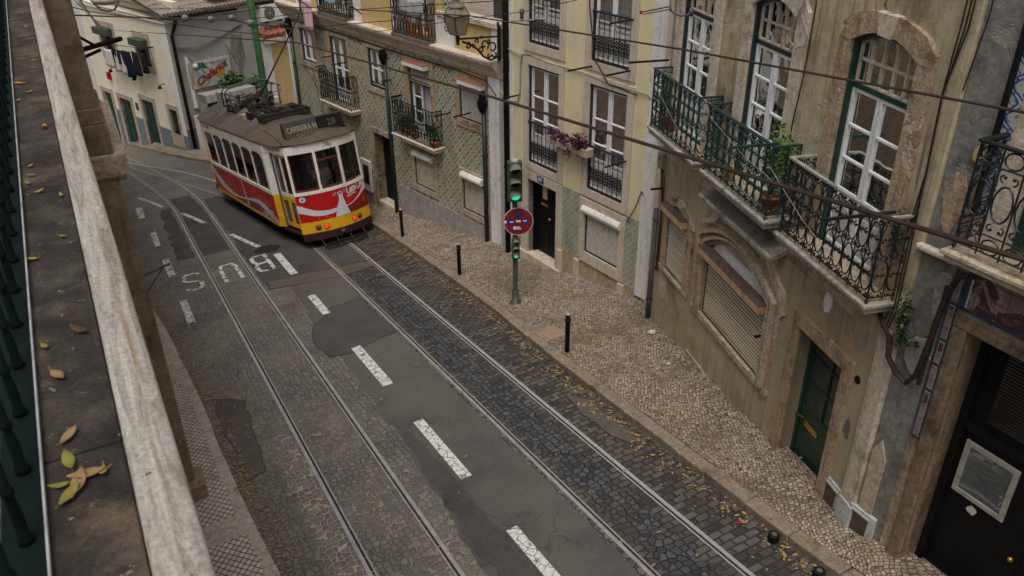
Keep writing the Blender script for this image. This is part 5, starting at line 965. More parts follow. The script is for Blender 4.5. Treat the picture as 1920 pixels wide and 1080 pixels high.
# laundry in front of the cream house
LL=[('hanging_shirt','white shirt with a red mark hanging by the cream house','c_white',5.05,.75,.85,.1),('hanging_cloth','black cloth hanging first among the dark laundry','c_dark',4.2,1.1,.62,0),('hanging_cloth','white towel hanging below the laundry line, left one','c_white',4.55,.5,1.05,-.02),('hanging_cloth','second white towel hanging partly behind dark clothes','c_white',3.95,.45,1.15,-.03),('hanging_trousers','navy trousers hanging longest on the laundry line','c_navy',3.25,.7,1.2,.05),('hanging_jacket','black jacket hanging next to the navy trousers','c_dark',2.45,.62,1.05,.04),('hanging_shirt','black shirt hanging nearest the open window','c_dark',1.8,.5,.9,.02)]
for k,(nm,l,mt,u,w,h,y) in enumerate(LL):
    Mx=CM@Matrix.Translation((u,.4+y,-1.32+(u-1.8)*-.085))
    cloth(nm,l,mt,Mx,w,h,20+k,.04,8,.1,wav=.05)
ln=obj('clothesline',MB().tube([CM@Vector((1.5,.42,-1.12)),CM@Vector((5.6,.42,-1.45))],.015,4),M['wire']); tag(ln,'clothesline with dark laundry in front of the cream house','clothesline')
ln=obj('laundry_arm',MB().box(1.45,1.5,0,.75,-1.15,-1.1),M['iron'],M=CM); tag(ln,'black iron arm holding the laundry line at the open window','clothesline arm')
# W: u grows to the right seen from the camera
Wd=facade('sign_house','dirty white house with old roof tiles and a painted bar sign on its side wall','house',-14.6,35.9,221.4,1,-5.6)
wall(Wd,M['whitewall2'],-4.4,0,-4.6,.3,(),name='wall'); wall(Wd,M['bluegrey'],-4.4,0,-8,-4.6,(),name='painted_base',y1=.02)
obj('interior',MB().box(-6.2,-.9,-9,-.4,-8,.3),M['whitewall'],Wd)
m=MB()
for k in range(34):
    u=.1-k*.19
    for j in range(7): m.tube([(u,.28-j*.55,.42+j*.12),(u,-.32-j*.55,.52+j*.12+.02)],[.10,.085],7)
obj('roof_tiles',m,M['oldtile'],Wd); obj('roof_base',MB().add([(.2,.2,.3),(-6.4,.2,.3),(-6.4,-6,1.6),(.2,-6,1.6)],[(0,3,2,1)]),M['stone_dark'],Wd); obj('gutter',MB().tube([(-.05,.2,.26),(-3.4,.2,.2)],.05,8),M['black'],Wd,True)
obj('drainpipe',MB().tube([(-.45,.2,.26),(-.42,.12,.0),(-.18,.08,-.5),(-.2,.08,-3.7),(-.22,.08,-6)],.075,10),M['black'],Wd,True); obj('white_post',MB().box(-.72,-.58,0,.08,-3.75,-1.5),M['white'],Wd)
for k in range(3): obj('wall_cable',MB().tube([(-.3,.05,-1.0-k*.06),(-1.2,.08,-1.15-k*.08),(-2.2,.06,-.95-k*.05),(-3.6,.05,-.5-k*.03)],.011,5),M['wire'],Wd)
obj('bare_patch',MB().prism([(-3.0,-.9),(-3.5,-1.0),(-3.55,-2.0),(-3.3,-2.6),(-3.0,-2.2),(-2.85,-1.6)],-.01,.012),M['grey_render'],Wd); obj('bare_patch',MB().prism([(-3.1,-2.3),(-3.3,-2.4),(-3.3,-3.6),(-3.15,-3.6)],-.01,.013),M['grey_render'],Wd)
WM=FM(Wd)
sgn=thing('bar_sign','white painted bar sign with a green palm tree and red lettering','sign',WM@Matrix.Translation((-1.65,.0,-2.35)))
obj('board',MB().box(-1.03,1.03,.02,.08,-.55,.6),M['signboard'],sgn)
nn_=26; obj('orange_ring',MB().strip([(.48+.40*cos(2*PI*k/nn_),.02+.5*sin(2*PI*k/nn_)) for k in range(nn_+1)],[(.48+.46*cos(2*PI*k/nn_),.02+.56*sin(2*PI*k/nn_)) for k in range(nn_+1)],.08,.09),M['orange_ring'],sgn); obj('blue_line',MB().box(.2,.8,.08,.088,.05,.09),M['skyblue'],sgn)
m=MB()
for a in(2.6,2.0,1.2,.5,-.1,3.3): m.prism([(.42,.36),(.42+.16*cos(a)-.04*sin(a),.36+.16*sin(a)+.06*cos(a)),(.42+.36*cos(a),.36+.30*sin(a)-.06),(.42+.16*cos(a)+.06*sin(a),.36+.16*sin(a)-.07*cos(a))],.09,.097)
m.tube([(.42,.092,.36),(.36,.092,.2),(.26,.092,.06)],.025,5); obj('palm',m,M['palm'],sgn)
RF=basis((-1,0,0),(0,0,1),(0,1,0),(0,.1,0)); tx=text('lettering','Chafarica',.45,M['crimson'],sgn,RF@Matrix.Rotation(R(24),4,'Z')@Matrix.Translation((0.02,.0,0)),.004,.35,.012); text('small_lettering','restaurante bar',.15,M['stone_dark'],sgn,RF@Matrix.Translation((.45,.48,0)),.003); obj('fruit',MB().prism([(-.4+.3*cos(2*PI*k/12),.02+.2*sin(2*PI*k/12)) for k in range(12)],.08,.09),M['orange_ring'],sgn); obj('lamp_bracket',MB().tube([(.95,.1,.9),(.85,.3,.65)],.025,5).tube([(-.95,.1,1.1),(-1.0,.35,.68)],.025,5),M['t_rust'],sgn); obj('spot_lamp',MB().blob((.8,.32,.5),(.13,.13,.12),8,6),M['c_white'],sgn,True)
sh=thing('shrub','green leafy shrub in front of the bar sign','shrub',WM@Matrix.Translation((-2.3,.6,-3.5))); m=foliage(420,(0,0,.55),(.75,.4,.65),.24,51); foliage(120,(-1.15,0,.5),(.3,.25,.4),.22,52,m=m); obj('leaves',m,M['leaf'],sh); obj('stem',MB().tube([(0,0,-.6),(0,0,.4)],.05,6).tube([(-1.1,0,-.6),(-1.15,0,.3)],.05,6),M['leaf_dk'],sh)
obj('low_wall',MB().box(-4.6,-.3,.35,.7,-8,-3.95),M['whitewall'],Wd)
gp_=thing('utility_pole','tall bright green street pole in front of the white wall','pole',WM@Matrix.Translation((-3.72,.9,-5.4))); obj('shaft',MB().lathe([(.17,0),(.16,3),(.14,9.5),(0,9.52)],n=14),M['polebright'],gp_,True); obj('clamp',MB().lathe([(.17,4.86),(.17,4.95)],n=14).lathe([(.165,6.5),(.165,6.6)],n=14),M['polebright'],gp_)
# yellow house with red roof beyond
Yf=facade('ochre_cottage','small ochre yellow house with a red tiled roof and white pilaster, behind the tram','house',-14.6,35.9,221.4,1,-5.6)
obj('wall',MB().box(-9,-4.75,-3,.25,-8,-1.45),M['yellow2'],Yf); obj('white_pilaster',MB().box(-4.78,-4.2,-3,.3,-8,-1.25),M['white'],Yf); obj('cornice',MB().box(-9,-4.4,.2,.5,-1.5,-1.3),M['stone'],Yf)
m=MB()
for k in range(14):
    u=-4.55-k*.3
    for j in range(5): m.tube([(u,.45-j*.5,-1.2+j*.22),(u,-.08-j*.5,-.96+j*.22)],[.16,.13],7)
obj('roof_tiles',m,M['terra'],Yf); obj('roof_base',MB().add([(-4.3,.4,-1.32),(-9,.4,-1.32),(-9,-2.3,-.1),(-4.3,-2.3,-.1)],[(0,3,2,1)]),M['terra'],Yf)
ac=thing('air_conditioner','white air conditioner unit with round fan above the red roof','air conditioner',WM@Matrix.Translation((-5.1,.3,-.55)))
obj('casing',MB().box(-.68,.55,-.35,.0,0,.72),M['box_white'],ac,bevel=.02); obj('fan_grille',MB().lathe([(0,.03),(.27,.02),(.3,0)],(.12,0,.36),24,'y'),M['stone_dark'],ac); obj('fan_hub',MB().lathe([(0,.05),(.05,.045),(.05,.02)],(.12,0,.36),12,'y'),M['ltgrey'],ac); obj('foot',MB().box(-.5,-.4,-.3,.02,-.08,0),M['black'],ac); obj('foot',MB().box(.25,.35,-.3,.02,-.08,0),M['black'],ac)
# far background houses above the roofs
for k,(x,y,w,d,h,l,mt) in enumerate(((-24,62,14,8,4.2,'pale distant house with a red roof behind the cream house','whitewall'),(-9,62,13,8,5.5,'distant white house behind the old tiled roof','white'),(8,52,16,9,8,'tall distant yellow house behind the tiled house','yellow2'))):
    t=thing('distant_house',l,'house',Matrix.Translation((x,y,-9))@Matrix.Rotation(R(40),4,'Z')); obj('wall',MB().box(-w/2,w/2,-d/2,d/2,0,7+h),M[mt],t); obj('roof',MB().add([(-w/2-.4,-d/2-.4,7+h),(w/2+.4,-d/2-.4,7+h),(w/2+.4,d/2+.4,7+h),(-w/2-.4,d/2+.4,7+h),(-w/2,0,9+h),(w/2,0,9+h)],[(0,1,5,4),(2,3,4,5),(1,2,5),(3,0,4)]),M['terra'],t)
    for i in range(4): wn=obj('window',MB().box(-w/2+1.5+i*3,-w/2+2.5+i*3,-d/2-.03,-d/2+.1,4+h,5.6+h),M['dark'],t)
# ------------------------------------------------------------------ our own parapet (left) and the pier below it
az=R(28.7); PT=Vector((-sin(az),cos(az),0)); PS=Vector((PT.y,-PT.x,0)); PM=basis(PS,PT,Vector((0,0,1)),(0,0,CZ-1.0))
pp=thing('parapet','stone parapet with a dark ledge and pale rounded moulding, along the left edge','wall',PM)
t=-1.2; random.seed(3); m=MB()
cuts=[-1.6,.25,1.435,2.9,4.2,5.6,7,8.6,10.2,12,14,17,20]
for a,b in zip(cuts,cuts[1:]): m.box(-.62,-.062,a+.003,b-.003,-.2,0)
obj('ledge',m,M['ledge'],pp,bevel=.004)
pr=[(-.061,-.012),(-.058,.001),(-.05,.003),(-.02,.0),(.008,-.005),(.023,-.010),(.027,-.018),(.026,-.07),(-.02,-.09),(-.03,-.2),(-.061,-.2)]
m=MB(); n=len(pr); c2=[-1.6+.6*k for k in range(37)]
for y in c2: m.v+=[(a+random.uniform(-.0006,.0006),y,b) for a,b in pr]
for j in range(len(c2)-1):
    for i in range(n): m.f.append((j*n+i,j*n+(i+1)%n,(j+1)*n+(i+1)%n,(j+1)*n+i))
obj('moulding',m,M['mould'],pp,True); obj('wall_face',MB().box(-.62,-.06,-1.6,20,-9,-.2),M['wallbrown'],pp)
rl=thing('parapet_railing','dark green cast iron railing with turned balusters, at the left edge','railing',PM)
obj('bottom_plate',MB().box(-.262,-.197,-1.6,19,.0,.012),M['rail_dk'],rl,bevel=.003); obj('edge_strip',MB().box(-.198,-.194,-1.6,19,.006,.017),M['ltgrey'],rl)
bal=[(0,0),(.013,0),(.013,.01),(.009,.025),(.010,.055),(.009,.08),(.007,.095),(.0105,.10),(.0105,.11),(.0072,.116),(.0072,.6),(.012,.62),(.0072,.64),(.0072,.86),(0,.86)]
k=-.3
first=None
while k<13:
    m=MB().lathe(bal,(-.225,k,.012),10); obj('baluster',m,M['rail_dk'],rl,True); k+=.19
obj('top_rail',MB().box(-.262,-.2,-1.6,19,.872,.9),M['rail_dk'],rl,bevel=.006)
m=MB()
struct('terrace_floor',MB().box(-6.6,-.62,-6,20,-.08,-.02),M['ledge'],PM,'dark terrace floor behind the parapet railing','terrace')
LF=[(-0.102,5.891),(-0.096,5.504),(-0.146,4.989),(-0.09,4.914),(-0.1,4.736),(-0.17,4.439),(-0.132,4.253),(-0.181,4.122),(-0.098,3.642),(-0.161,3.179),(-0.16,3.076),(-0.175,3.0),(-0.144,2.9),(-0.085,2.83),(-0.1,2.483),(-0.182,2.366),(-0.1,1.896),(-0.174,1.862),(-0.155,1.723),(-0.148,1.488),(-0.153,1.407),(-0.127,1.352),(-0.158,1.31),(-0.172,1.344),(-0.101,1.347),(-0.142,1.334)]
kinds=[('yleaf',.045,'small yellow leaf'),('bleaf',.04,'small curled brown leaf'),('gleaf',.05,'olive yellow leaf')]
desc=['at the far end of the dark ledge','next to the farthest leaf on the dark ledge','in the far group on the dark ledge, left one','in the far group on the dark ledge, right one','just this side of the far group of leaves','alone by the railing in the upper ledge','tiny, in the middle of the upper ledge','by the railing plate under the far group','orange and lengthwise near the pale moulding','small, in front of the twin leaves','long, by the railing, upper one of two','long, by the railing, lower one of two','curled and green beside the railing','pale, next to the pale moulding','pale and broken in the middle of the ledge','tiny orange by the railing','dark round, beside the pale moulding','bright yellow by the railing plate','large dry brown, beside the railing plate','long pale, above the stone joint','green yellow, lying on the stone joint','large pale one of the heap below the joint','long one at the bottom of the heap','short stub at the left of the heap','dark tip at the right of the heap','folded one in the middle of the heap']
for i,(s,t_) in enumerate(LF):
    near=t_<1.9; mt=['yleaf','bleaf','gleaf'][(i*7)%3]; sz=.03 if not near else .034
    if i in(18,): mt='bleaf'; sz=.055
    if i in(20,22): mt='gleaf'; sz=.055
    if i in(21,25): mt='bleaf'; sz=.062
    if i==16: mt='t_rust'; sz=.05
    if i in(8,5): mt='orange_ring'; sz=.05
    if i==19: mt='bleaf'; sz=.05
    m=MB(); random.seed(i+60); 
    N=7; L=sz; ang=random.uniform(0,6.28); ca,sa=cos(ang),sin(ang); cu=random.uniform(.1,.45)
    for a in range(N+1):
        x=(a/N-.5)*L; wd=L*.2*sin(PI*min(.98,max(.03,a/N)))**.8
        for q in(-1,0,1): zz=.004+cu*L*((a/N-.4)**2)*2+(abs(q)*wd*.45)+random.uniform(0,.0012); m.v.append((x*ca-q*wd*sa,x*sa+q*wd*ca,zz))
    for a in range(N):
        for q in range(2): o=a*3+q; m.f.append((o,o+1,o+4,o+3))
    m.tube([(-.5*L*ca,-.5*L*sa,.006),(-.68*L*ca,-.68*L*sa,.012)],.0012,4)
    x=obj('leaf',m,M[mt],M=PM@Matrix.Translation((s,t_,.001)),smooth=True); so_=x.modifiers.new('t','SOLIDIFY'); so_.thickness=.0012
    tag(x,('leaf '+desc[i]) if len(('leaf '+desc[i]).split())>=4 else 'leaf '+desc[i],'leaf','dry leaves on the parapet ledge')
# pier below, standing in the left pavement
c0=Vector((-4.57,9.04,0)); T2=Vector((-.4602,.8878,0)); S2=Vector((.8878,.4602,0)); QM=basis(S2,T2,Vector((0,0,1)),(c0.x,c0.y,-1.47))
pr_=thing('stone_pier','tall brown stone pier with a projecting capital below the parapet','pier',QM)
zb=1.47
obj('shaft',MB().box(-.9,0,0,.9,-.1,3.49+zb).box(-.9,-.0,.0,.9,4.12+zb,4.30+zb),M['wallbrown'],pr_,bevel=.012); obj('shaft',MB().box(-.9,-.03,.03,.9,4.30+zb,5.75+zb),M['wallbrown'],pr_,bevel=.012); obj('capital_block',MB().box(-.9,.01,-.02,.92,3.77+zb,4.12+zb),M['wallbrown'],pr_,bevel=.015)
obj('capital_slab',MB().box(-.9,.13,-.06,2.4,3.49+zb,3.77+zb),M['stone_tan'],pr_,bevel=.03); obj('lower_ledge',MB().box(-.6,.10,.95,2.2,3.1+zb,3.42+zb),M['stone_tan'],pr_,bevel=.02); obj('foot_block',MB().box(-.4,.11,-.16,.3,-.1,.32),M['wallbrown'],pr_,bevel=.03)
lb_=thing('left_house','brown house wall running along the left pavement beyond the pier','house',QM@Matrix.Translation((0,0,-3)))
obj('wall',MB().box(-1.2,-.14,.9,26,-3,9.3),M['stone_brown'],lb_); obj('wall',MB().box(-5,-1.2,-14,26,-3,9.0),M['wallbrown'],lb_); obj('white_jamb',MB().box(-.14,-.08,5.1,5.4,.6,2.3),M['white'],lb_); obj('doorstep',MB().box(-.14,.02,4.6,5.4,-.2,.55),M['stone_tan'],lb_)
obj('window_frame',MB().box(-.14,-.05,14.5,14.75,4.2,6.6),M['bluegrey'],lb_); obj('drainpipe',MB().tube([(-.06,16,-.5),(-.06,16,9)],.07,8),M['black'],lb_)
# hanging brackets and lamp
def W_(s,t,z): v=S2*s+T2*t; return Vector((v.x,v.y,z))
br=obj('clothesline_bracket',MB().tube([W_(.12,17.9,3.42),W_(.78,17.0,3.72)],.045,4).tube([W_(.0,17.0,3.9),W_(.35,17.5,3.53)],.03,4).tube([W_(.0,17.6,3.3),W_(.4,17.3,3.5)],.03,4),M['black']); tag(br,'black iron clothesline bracket sticking out above the pier, top left','bracket')
br=obj('wall_bracket',MB().tube([W_(.05,15.6,-.42),W_(.60,15.55,-.25)],.02,5).tube([W_(.12,15.55,-.75),W_(.5,15.55,-.30)],.014,5).blob(W_(.62,15.55,-.25),(.04,.04,.03),7,5),M['t_vent']); tag(br,'thin iron wall bracket over the left pavement, beside the letter S','bracket')
for k in range(4):
    x=obj('clothesline',MB().tube([W_(.0,9.5+k*.15,6.0-k*.12),W_(.5+k*.04,17.2,3.75)],.007,4),M['ltgrey']); tag(x,['topmost','second','third','lowest'][k]+' white line running down to the black clothesline bracket','clothesline','white clotheslines of the bracket')
hl=thing('hanging_lamp','pale oval street lamp hanging from the wires at the top left','street lamp',Matrix.Translation(W_(.62,15.7,4.62))); obj('shade',MB().blob((0,0,0),(.24,.24,.10),16,8),M['c_white'],hl,True); obj('hoop',MB().tube([(-.27,0,.25),(-.24,0,-.02),(-.12,0,-.17),(0,0,-.2),(.12,0,-.17),(.24,0,-.02),(.27,0,.25)],.018,6),M['ltgrey'],hl,True)
# overhead wires
def wire(name,pts,r,label,cat='wire',mt='wire',sag=0,nn=10):
    m=MB(); out=[]
    for a,b in zip(pts,pts[1:]):
        a=Vector(a); b=Vector(b)
        for k in range(nn): f=k/nn; out.append(a.lerp(b,f)-Vector((0,0,sag*4*f*(1-f))))
    out.append(Vector(pts[-1])); x=obj(name,m.tube(out,r,5),M[mt]); return tag(x,label,cat)
wire('trolley_wire',[P(1.9,44,5.6),W_(2.1,8.97,5.02),W_(2.1,4.33,5.585),W_(2.1,1.1,5.94),W_(2.1,-8,7.0)],.0085,'thick brown trolley wire crossing the whole view down to the right edge','trolley wire','copper')
wire('trolley_wire',[P(3.2,36,6.4),W_(4.9,18.83,3.62),W_(4.9,10.65,4.76),W_(4.9,6.02,5.21),W_(4.9,2.82,5.47),W_(4.9,-8,7)],.010,'upper trolley wire passing in front of the arched windows','trolley wire','copper')
# ------------------------------------------------------------------ tram
TF=Vector((.54650831,-.8227792,.15608671)); TE=Vector((.82903584,.55789494,.03811586)); TNn=Vector((-.11844092,.10857084,.98700766))
TMx=basis(TF,TE,TNn,(-6.832,23.719,-10.36893+CZ))
tr=thing('tram','old red white and yellow tram with a grey canvas roof, climbing the street','tram',TMx)
XF=3.89
def fx(y,o=0): return 4.21+o-.32*(abs(y)/1.0)**2
def frontpath(y0=-1.0,y1=1.0,n=16,o=0): return [(fx(y0+(y1-y0)*k/n,o),(y0+(y1-y0)*k/n)*(1+o)) for k in range(n+1)]
def rear(pts): return [(-1.1-x,-y) for x,y in pts]   # the far end mirrors the near end
SIDE_L=[(-3.8,-1.22),(2.68,-1.22)]; COR_L=[(2.68,-1.22),(2.88,-1.09)]
def panel(path,z0,z1,th=.03,o=0,m=None):
    m=m or MB(); n=len(path)
    P_=[Vector((a,b)) for a,b in path]
    nm=[]
    for i in range(n):
        d=(P_[min(n-1,i+1)]-P_[max(0,i-1)]).normalized(); nm.append(Vector((d.y,-d.x)))
    out=[P_[i]+nm[i]*o for i in range(n)]; inn=[P_[i]+nm[i]*(o-th) for i in range(n)]; b=len(m.v)
    for i in range(n): m.v+=[(out[i].x,out[i].y,z0),(out[i].x,out[i].y,z1),(inn[i].x,inn[i].y,z1),(inn[i].x,inn[i].y,z0)]
    for i in range(n-1):
        for k in range(4): q=b+i*4; m.f.append((q+k,q+4+k,q+4+(k+1)%4,q+(k+1)%4))
    m.f.append((b,b+1,b+2,b+3)); q=b+(n-1)*4; m.f.append((q+3,q+2,q+1,q)); return m
def mir(path): return [(a,-b) for a,b in reversed(path)]
def both(path,z0,z1,th=.03,o=0,m=None,ends=True):   # left and right side (+ optional far end)
    m=panel(path,z0,z1,th,o,m); m=panel(mir(path),z0,z1,th,o,m)
    if ends: r1=rear(path); m=panel(r1,z0,z1,th,o,m); m=panel(mir(r1),z0,z1,th,o,m)
    return m
FP=frontpath(); RP=rear(FP)
S_=[(-3.8,-1.22),(2.7,-1.22)]
both2=lambda z0,z1,th=.03,o=0,m=None: both(S_,z0,z1,th,o,m,False)
# side skirts: yellow edge, red panel, white rail, fascia
m=both2(.50,.585,o=.004); both(COR_L,.50,1.42,m=m); panel(FP,.45,.76,m=m); panel(RP,.45,.76,m=m); obj('yellow_skirt',m,M['t_yellow'],tr)
bd=obj('red_panel',both2(.585,1.41),M['t_red'],tr); fp=obj('red_front',panel(FP,.76,1.5),M['t_red'],tr); obj('red_front',panel(RP,.76,1.5),M['t_red'],tr)
m=both2(1.41,1.51,.04,.012); panel(FP,1.5,1.585,.05,.014,m); panel(RP,1.5,1.585,.05,.014,m); obj('white_rail',m,M['t_white'],tr); [obj('corner_panel',panel(q_,1.42,2.6,.03,0),M['t_white'],tr) for q_ in (COR_L,mir(COR_L),rear(COR_L),mir(rear(COR_L)))]
m=both2(2.56,2.86,.03,.004); both([(2.7,-1.22),(2.88,-1.10),(3.89,-1.0)],2.6,2.86,.03,.004,m); panel(FP,2.6,2.86,.03,.004,m); panel(RP,2.6,2.86,.03,.004,m); fa=obj('fascia',m,M['t_white'],tr)
m=both2(2.835,2.87,.04,.02); both([(2.7,-1.22),(2.88,-1.10),(3.89,-1.0)],2.835,2.87,.04,.02,m); panel(FP,2.835,2.87,.04,.02,m); panel(RP,2.835,2.87,.04,.02,m); obj('roof_trim',m,M['t_maroon'],tr)
XS=[-3.72,-2.62,-1.58,-.52,.47,1.5,2.52]
for sg in(-1,1):
    ya,yb=(-1.22,-1.2) if sg<0 else (1.2,1.22)
    for i,x in enumerate(XS):
        m=MB().box(x-(.04 if i<6 else 0),x+(.04 if i<6 else .18),ya,yb,1.5,2.57)
        if i<6:
            a,b=XS[i]+.04,XS[i+1]-.04; y0,y1=(-1.221,-1.205) if sg<0 else (1.205,1.221)
            m.prism([(a-.03,2.57),(a-.03,2.42),(a,2.42),(a+.10,2.51),(a+.3,2.54),(b-.3,2.54),(b-.10,2.51),(b,2.42),(b+.03,2.42),(b+.03,2.57)],y0,y1)
        obj('window_post',m,M['t_white'],tr)
for i in range(6):
    for sg in(-1,1):
        a,b=XS[i]+.04,XS[i+1]-.04; y=sg*1.195; f=MB(); t=.035; y0,y1=min(y,y-sg*.02),max(y,y-sg*.02)
        f.box(a,a+t,y0,y1,1.52,2.54).box(b-t,b,y0,y1,1.52,2.54).box(a,b,y0,y1,1.52,1.585).box(a,b,y0,y1,2.14,2.17)
        wd=obj('side_window',f,M['t_wood'],tr); op=(sg<0 and i in(3,4,0)); z0=2.16 if op else 1.58
        obj('glass',MB().quad((a+t,y,z0),(b-t,y,z0),(b-t,y,2.54),(a+t,y,2.54)),M['tramglass'],wd); obj('window_shade',MB().quad((a+t,y-sg*.04,2.02),(b-t,y-sg*.04,2.02),(b-t,y-sg*.04,2.54),(a+t,y-sg*.04,2.54)),M['drape'],wd)
# front windows (near end and far end)
for sgn in(1,-1):
    G_=lambda y,z,o=0,s=sgn: ((fx(y,o),y,z) if s>0 else (-1.1-fx(y,o),-y,z))
    pm=MB()
    for a,b in((-1.0,-.95),(-.36,-.29),(.31,.38),(.95,1.0)): 
        q=[(fx(a),a),(fx(b),b)]; q=q if sgn>0 else rear(q); panel(q,1.57,2.62,.05,.006,pm)
    obj('front_post',pm,M['t_white'],tr)
    for a,b in((-.945,-.365),(-.285,.305),(.385,.945)):
        f=MB(); q=[(fx(a+(b-a)*k/6,-.02),a+(b-a)*k/6) for k in range(7)]; qq=q if sgn>0 else rear(q)
        panel(qq,1.585,1.65,.03,0,f); panel(qq,2.575,2.60,.03,0,f); 
        for e0,e1 in((0,.03),(1-.03/(b-a),1)):
            y0,y1=(a,a+.03) if e0==0 else (b-.03,b); e=[(fx(y0,-.02),y0),(fx(y1,-.02),y1)]; e=e if sgn>0 else rear(e); panel(e,1.66,2.53,.03,0,f)
        if a>-.3 and a<0: panel(qq,2.33,2.38,.03,.0,f)
        wd=obj('front_window',f,M['t_wood'],tr); gl=MB(); o=0
        for k in range(6):
            y0=a+(b-a)*k/6; y1=a+(b-a)*(k+1)/6; gl.quad(G_(y0,1.64,-.035),G_(y1,1.64,-.035),G_(y1,2.55,-.035),G_(y0,2.55,-.035))
        obj('glass',gl,M['tramglass'],wd)
# folding doors on the platform sides
for (x0,y0),(x1,y1),sg in(((2.92,-1.045),(3.86,-.965),1),((-3.86-1.1,-.965),(-2.92-1.1,-1.045),1)):
  for fl in(1,-1):
    A=Vector((x0,y0*fl)); B_=Vector((x1,y1*fl)); 
    for k in range(2):
        a=A.lerp(B_,k*.5+.012); b=A.lerp(B_,(k+1)*.5-.012); path=[tuple(a),tuple(b)]; path=path if fl>0 else path[::-1]
        def sub_path(u,v): return [tuple(a.lerp(b,u)),tuple(a.lerp(b,v))] if fl>0 else [tuple(a.lerp(b,v)),tuple(a.lerp(b,u))]
        d=MB(); panel(sub_path(0,.16),.56,1.42,.03,0,d); panel(sub_path(.84,1),.56,1.42,.03,0,d); panel(sub_path(.16,.84),.56,.68,.03,0,d); panel(sub_path(.16,.84),1.3,1.42,.03,0,d); dd=obj('folding_door',d,M['t_yellow'],tr)
        e=MB(); panel(sub_path(0,.14),1.42,2.6,.03,0,e); panel(sub_path(.86,1),1.42,2.6,.03,0,e); panel(sub_path(.14,.86),1.42,1.52,.03,0,e); panel(sub_path(.14,.86),2.52,2.6,.03,0,e); obj('door_frame',e,M['t_white'],dd)
        w1=MB(); panel(sub_path(.14,.22),1.52,2.52,.02,-.005,w1); panel(sub_path(.78,.86),1.52,2.52,.02,-.005,w1); obj('wood_bead',w1,M['t_wood'],dd)
        obj('door_glass',panel(sub_path(.2,.8),1.52,2.52,.004,-.012),M['tramglass'],dd); obj('lower_pane',panel(sub_path(.16,.84),.68,1.3,.006,-.012),M['drape'],dd)
m=both([(3.86,-1.005),(3.90,-.99)],.45,2.6,.04,.0); obj('door_post',m,M['t_yellow'],tr); J_=[(2.88,-1.09),(2.90,-1.03)]; [obj('door_jamb',panel(q_,.5,2.6,.03,0),M['t_vent'],tr) for q_ in (J_,mir(J_),rear(J_),mir(rear(J_)))]
obj('door_step',both([(2.75,-1.12),(3.86,-1.02)],.40,.47,.2),M['t_maroon'],tr)
# bumper, fender, underframe
obj('bumper',panel(FP,.24,.45,.08,.035),M['t_maroon'],tr,bevel=.012); obj('bumper',panel(RP,.24,.45,.08,.035),M['t_maroon'],tr,bevel=.012)
obj('coupler',MB().blob((fx(0)+.06,0,.36),(.05,.06,.05),8,6),M['t_vent'],tr)
fd=MB()
for k in range(4): z=.10+.045*k; x=4.25+.22-.07*k; fd.box(x,x+.03,-.62,.62,z-.12,z-.09)
for y in(-.6,-.2,.2,.6): fd.tube([(4.5,y,-.01),(4.15,y,.25)],.015,5)
obj('fender',fd,M['t_gear'],tr); 
obj('underframe',MB().box(-4.9,3.9,-.95,.95,.38,.52).box(-2.6,1.6,-1.0,1.0,.2,.42),M['t_gear'],tr)
for x in(-1.75,.95):
    for y in(-.47,.47): w_=obj('wheel',MB().lathe([(0,-.05),(.32,-.05),(.34,-.04),(.34,.02),(.37,.03),(.37,.05),(0,.05)],(x,y,.36),20,'y'),M['t_vent'],tr)
    obj('axle_box',MB().box(x-.25,x+.25,-.85,-.6,.22,.5).box(x-.25,x+.25,.6,.85,.22,.5),M['t_gear'],tr)
# lamps
for y,mt in((-.60,'amber'),(-.39,'red_light'),(.41,'red_light'),(.60,'amber')):
    x=fx(y); nrm=Vector((1,.64*y,0)).normalized(); Mq=basis(Vector((0,0,1)),Vector((0,0,1)).cross(nrm)*-1 if 0 else nrm.cross(Vector((0,0,1))),nrm,(x,y,.585)); mm=MB().lathe([(0,.03),(.04,.026),(.058,.012),(.06,0)],n=16).tf(Mq); l=obj('tail_lamp' if mt!='amber' else 'head_lamp',mm,M[mt],tr,True); rr=MB().lathe([(.06,-.005),(.075,-.005),(.075,.015),(.06,.02)],n=16).tf(Mq); obj('lamp_ring',rr,M['t_wood'],l,True)
# roof
def hw(x):
    if x>2.7: t=min(1,(x-2.7)/1.55); return 1.25*(1-.17*t)*math.sqrt(max(0,1-(max(0,(x-3.4)/.88))**3.2)) if x>3.4 else 1.25*(1-.17*t)
    return 1.25
def half(x):
    xx=x if x>-.55 else -1.1-x; return max(.0,hw(xx))
def zt(x,v):
    xx=x if x>-.55 else -1.1-x; g=1 if xx<2.9 else max(0,1-((xx-2.9)/1.38)**2.4)
    return 2.86+.33*(1-abs(v)**2.3)*g
m=MB(); nx,ny=60,20; X0,X1=-5.38,4.28
for i in range(nx+1):
    f=i/nx; x=-.55+ (X1+.55)*sin(PI*(f-.5))*(1 if 1 else 0); 
    x=-.55+4.83*(2*f-1)*(1.0) if abs(2*f-1)<.85 else -.55+4.83*math.copysign(.85+.15*sin((abs(2*f-1)-.85)/.15*PI/2),2*f-1)
    h_=half(x)
    for j in range(ny+1): v=-1+2*j/ny; m.v.append((x,h_*v,zt(x,v)))
for i in range(nx):
    for j in range(ny): k=i*(ny+1)+j; m.f.append((k,k+ny+1,k+ny+2,k+1))
rf=obj('roof',m,M['t_roof'],tr,True)
rp=lambda x,y,d=0:(x,y,zt(x,max(-1,min(1,y/max(.05,half(x)))))+d)
